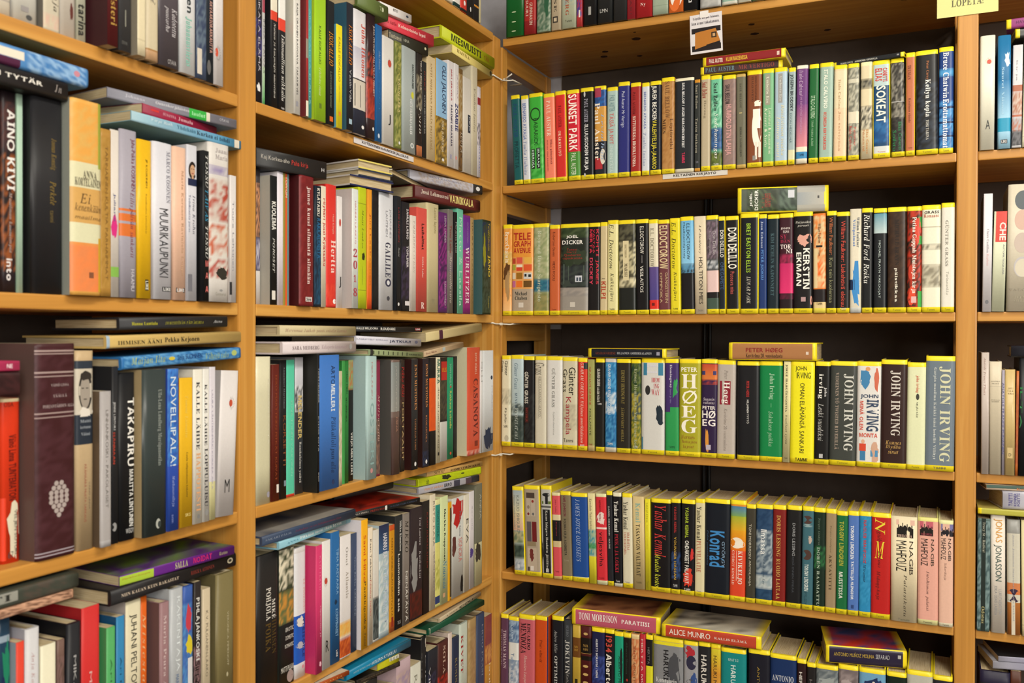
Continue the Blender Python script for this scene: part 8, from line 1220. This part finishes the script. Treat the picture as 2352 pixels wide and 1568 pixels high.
    me = poly_mesh('cover', V, F, C, S)
    co = link('cover', me, MAT_PLASTIC if yellow or (hard and i % 3 == 0) else MAT_PAPER, root)
    # page block
    inset = .003 if hard else .0004
    fi = inset / H
    y0, y1 = yi + .0002, D - (inset if hard else .0003)
    pv = []
    for f in (fi, 1 - fi):
        for (w_, y) in ((tw * 1.02, y0), (1 - tw * 1.02, y0), (1 - tw * 1.02, y1), (tw * 1.02, y1)):
            pv.append(P3(f, w_, y))
    pf = [(0, 1, 2, 3), (7, 6, 5, 4), (1, 0, 4, 5), (2, 1, 5, 6), (3, 2, 6, 7), (0, 3, 7, 4)]
    if not lying:
        pass
    else:
        pf = [f_[::-1] for f_ in pf]
    if back:
        pv = [(x, D - y, z) for x, y, z in pv]
        pf = [f_[::-1] for f_ in pf]
    pm = bpy.data.meshes.new('page_block')
    pm.from_pydata(pv, [], pf)
    link('page_block', pm, MAT_PAGE_FLAT if lying else MAT_PAGE, root)
    if back:
        return root
    # print
    pr = Printer(W, H, lying, bulge, None)
    for (k, nums, cols, txt) in els:
        if k in 'bgnT' or not cols:
            continue
        sty, col = cols[0]
        f0, f1 = (nums + [0, 1])[:2]
        dw = (.28, .72) if k == 'h' else (.25, .7)
        w0, w1 = (nums[2], nums[3]) if len(nums) >= 4 else dw
        if k == 'p':
            pr.rect(f0, f1, w0, w1, col)
        elif k in 'ok':
            n = 22
            fc, wc = (f0 + f1) / 2, (w0 + w1) / 2
            el = [(fc + (f1 - f0) / 2 * math.cos(a * 2 * math.pi / n), wc + (w1 - w0) / 2 * math.sin(a * 2 * math.pi / n)) for a in range(n)]
            if k == 'o':
                pr.poly(el, col)
            else:
                inn = [(fc + (x - fc) * .8, wc + (y - wc) * .84) for x, y in el]
                pts = np.array(el + inn, np.float32)
                tr = np.array([q for a in range(n) for q in ((a, (a + 1) % n, n + a), ((a + 1) % n, n + (a + 1) % n, n + a))], np.int32)
                pr.k += 1
                pr.add(pts, tr, col, .0003)
        elif k == 'x':
            # a burst: short uneven rays round the middle
            r2 = random.Random(i)
            fc, wc = (f0 + f1) / 2, (w0 + w1) / 2
            for a in range(17):
                t0 = a * 2 * math.pi / 17 + r2.uniform(-.08, .08)
                R1, R2 = r2.uniform(.5, .6), r2.uniform(.75, 1.0)
                pts = []
                for (rad, dt) in ((R1, -.07), (R2, 0), (R1, .07)):
                    pts.append((fc + (f1 - f0) / 2 * rad * math.cos(t0 + dt), wc + (w1 - w0) / 2 * rad * math.sin(t0 + dt)))
                pr.poly(pts, col)
                pr.k -= 1
        elif k == 'c':
            # a fir cone of overlapping scales, wide at the shoulder and pointed below
            rows_c = (2, 3, 4, 4, 4, 3, 2, 1)
            for rI, nS in enumerate(rows_c):
                for cI in range(nS):
                    fc = f0 + (f1 - f0) * (rI + .6) / len(rows_c)
                    wc = (w0 + w1) / 2 + (w1 - w0) * .24 * (cI - (nS - 1) / 2)
                    rf, rw = (f1 - f0) * .072, (w1 - w0) * .108
                    pr.poly([(fc + rf * math.cos(a * .785), wc + rw * math.sin(a * .785)) for a in range(8)], col)
                    pr.k -= 1
        elif k == 'q':
            # irregular shapes: a cluster of ragged blobs inside the rectangle
            r2 = random.Random(int(f0 * 1000) + int(w0 * 100) + i)
            big = (f1 - f0) * H * (w1 - w0) * W > 2.5e-4
            for j in range(3 if big else 2):
                n = r2.choice((9, 11, 13))
                fc = f0 + (f1 - f0) * r2.uniform(.35, .65)
                wc = w0 + (w1 - w0) * r2.uniform(.35, .65)
                pts = []
                for a in range(n):
                    rad = r2.uniform(.42, 1.0)
                    ff = fc + (f1 - f0) * .5 * rad * math.cos(a * 2 * math.pi / n)
                    ww = wc + (w1 - w0) * .5 * rad * math.sin(a * 2 * math.pi / n)
                    pts.append((min(f1, max(f0, ff)), min(w1, max(w0, ww))))
                pr.poly(pts, col)
        elif k in 'duhtv':
            if txt and txt != '.':
                pr.text(k, f0, f1, w0, w1, sty, col, txt)
    if yellow and not lying and W > .012:
        pr.text('h', .966, .984, .3, .7, '', hexc('#8a7f1c'), 'Tammi')
    for v_, t_, c_ in pr.clusters():
        link('spine_print', tri_mesh('spine_print', v_, t_, c_), MAT_INK, root)
    return root


for i, rec in enumerate(BOOKS):
    build_book(i, rec)

# ------------------------------------------------------------------ notices, labels, ties
def sheet(name, size, colour, parts, loc, rot, label, cat, bend=0.0):
    """A thin sheet of paper or card standing in its local XZ plane, printed side towards -Y."""
    w_, h_ = size
    root = empty(name, loc, rot)
    tag(root, label, cat)
    V, F, C = [], [], []
    n = 6
    th = .0006
    for j in range(n + 1):
        y = bend * (j / n) ** 2
        for x in (0, w_):
            V.append((x, y, -h_ * j / n))
    for j in range(n + 1):
        y = bend * (j / n) ** 2 + th
        for x in (0, w_):
            V.append((x, y, -h_ * j / n))
    o2 = 2 * (n + 1)
    for j in range(n):
        a = 2 * j
        F += [(a, a + 2, a + 3, a + 1), (o2 + a, o2 + a + 1, o2 + a + 3, o2 + a + 2), (a, o2 + a, o2 + a + 2, a + 2), (a + 1, a + 3, o2 + a + 3, o2 + a + 1)]
    F += [(0, 1, o2 + 1, o2), (2 * n, o2 + 2 * n, o2 + 2 * n + 1, 2 * n + 1)]
    C = [[colour] * 4 for _ in F]
    link('card', poly_mesh('card', V, F, C, [False] * len(F)), MAT_PRINT, root)
    pr = Printer(1, 1, False, lambda q: np.zeros_like(q), None)
    for (k, a) in parts:
        if k == 'text':
            f0, f1, w0, w1, st, col, txt = a
            pr.text('h', f0, f1, w0, w1, st, hexc(col), txt)
        elif k == 'rect':
            f0, f1, w0, w1, col = a
            pr.rect(f0, f1, w0, w1, hexc(col))
        elif k == 'poly':
            pts, col = a
            pr.poly(pts, hexc(col))
    for v, t_, c_ in pr.clusters(9):
        v2 = np.stack([v[:, 0] * w_, v[:, 1] + bend * (1 - v[:, 2]) ** 2 - .0001, (v[:, 2] - 1) * h_], 1)
        link('printing', tri_mesh('printing', v2, t_, c_), MAT_INK, root)
    return root


# yellow notice taped to the post between the right bays
sheet('notice', (0.1035, 0.075), hexc('#d3d28c'),
      [('text', (.585, .76, .24, .76, 'S', '#5d5a38', 'LOPETA!'))],
      (0.9184, YR - 0.0015, 0.6339), (0, 0.0, 0), 'pale yellow paper notice taped across the top of the middle post', 'notice')
# price card hanging from the top shelf
pc = sheet('price_card', (0.068, 0.0815), hexc('#dcd8da'),
      [('text', (.07, .145, .1, .92, 'S', '#4a4450', 'Löydät kirjan hinnan,')), ('text', (.185, .26, .06, .92, 'S', '#4a4450', 'kun avaat takakannen.')),
       ('rect', (.35, .94, .05, .95, '#1c1416')),
       ('poly', ([(.46, .16), (.41, .8), (.74, .93), (.88, .14)], '#b8762c')), ('rect', (.5, .64, .66, .82, '#2c2018')), ('rect', (.53, .61, .7, .78, '#c8a070')),
       ('poly', ([(.8, .5), (.74, .93), (.8, .93), (.88, .5)], '#1a1210'))],
      (0.4415, YR - 0.002, 0.6325), (0, -0.02, 0), 'white card with a picture of an orange book hanging from the top shelf', 'card', 0.004)
box('tape_strip', (.022, -.0008, -.008), (.04, .0002, .006), plain('clear_tape', '#e8e4e0', 0.2), pc)
# shelf-edge labels
sheet('shelf_label', (0.1388, 0.0105), hexc('#d4d0c8'), [('text', (.2, .8, .17, .83, 'B', '#3c3834', 'KELTAINEN KIRJASTO'))],
      (0.3836, YR - 0.0004, 0.3012), (0, 0, 0), 'white printed label strip on the edge of the right bay second shelf', 'shelf label')
sheet('shelf_label', (0.2, 0.0098), hexc('#d4d0d0'), [('text', (.2, .8, .12, .9, 'B', '#3c3844', 'KOTIMAINEN KAUNOKIRJALLISUUS'))],
      (0.0012, -0.592, 0.2978), (0, 0, math.pi / 2), 'white printed label strip on the edge of the middle bay second shelf', 'shelf label')


def tube_mesh(name, pts, rad, n=8):
    V, F = [], []
    pts = [Vector(p) for p in pts]
    for i, p in enumerate(pts):
        d = (pts[min(i + 1, len(pts) - 1)] - pts[max(i - 1, 0)]).normalized()
        a = d.orthogonal().normalized()
        if abs(d.z) < .9:
            a = d.cross(Vector((0, 0, 1))).normalized()
        c = d.cross(a)
        for j in range(n):
            t = j * 2 * math.pi / n
            V.append(p + rad * (math.cos(t) * a + math.sin(t) * c))
    for i in range(len(pts) - 1):
        for j in range(n):
            F.append((i * n + j, i * n + (j + 1) % n, (i + 1) * n + (j + 1) % n, (i + 1) * n + j))
    F.append(tuple(range(n))[::-1])
    F.append(tuple(range((len(pts) - 1) * n, len(pts) * n)))
    me = bpy.data.meshes.new(name)
    me.from_pydata(V, [], F)
    for p in me.polygons:
        p.use_smooth = True
    return me


# cable ties binding the two bookcases together at the corner
for k, (z, lab) in enumerate(((0.545, 'white cable tie with loose end round the corner posts, topmost of three'), (-0.020, 'white cable tie round the corner posts, middle of three'), (-0.322, 'white cable tie round the corner posts, lowest of three'))):
    root = empty('cable_tie', (0, 0, z))
    tag(root, lab, 'cable tie')
    x0, x1, ya, yb = -0.030, 0.027, -0.0405, YR + 0.048
    loop = [(x0, ya, .004), (0.0015, ya - .001, .002), (0.0035, -0.03, 0), (0.0035, 0.004, 0), (x1 - .004, YR - .0025, -.001), (x1, YR, 0), (x1 + .0005, yb, .002), (x1 - .03, yb + .002, .003)]
    link('strap', tube_mesh('strap', loop, .0017), MAT_TIE, root)
    box('lock_head', (0.004, -0.012, -.003) if k else (.008, -.004, -.003), (0.009, -0.005, .003) if k else (.0135, .003, .003), MAT_TIE, root, .0008)
    if k == 0:
        link('tail', tube_mesh('tail', [(0.011, -.002, 0), (.02, -.007, .003), (.034, -.012, .008)], .0016), MAT_TIE, root)

# cables hanging behind the right bookcase shelves
cb = empty('cable', (0.40, YR + 0.305, 0))
for k, x in enumerate((0.408, 0.421)):
    o = link('cable', tube_mesh('cable', [(x, RY - .0085, SH[0] - .02 - TH), (x + .002, RY - .0085, .3), (x - .001, RY - .0085, -.3), (x + .001, RY - .0085, -.9), (x, RY - .0085, FLOOR_Z + .01)], .004), MAT_CABLE)
    tag(o, ['black cable hanging behind the right bookcase, the outer of a pair', 'black cable hanging behind the right bookcase, the inner of a pair'][k], 'cable')
bpy.data.objects.remove(cb)
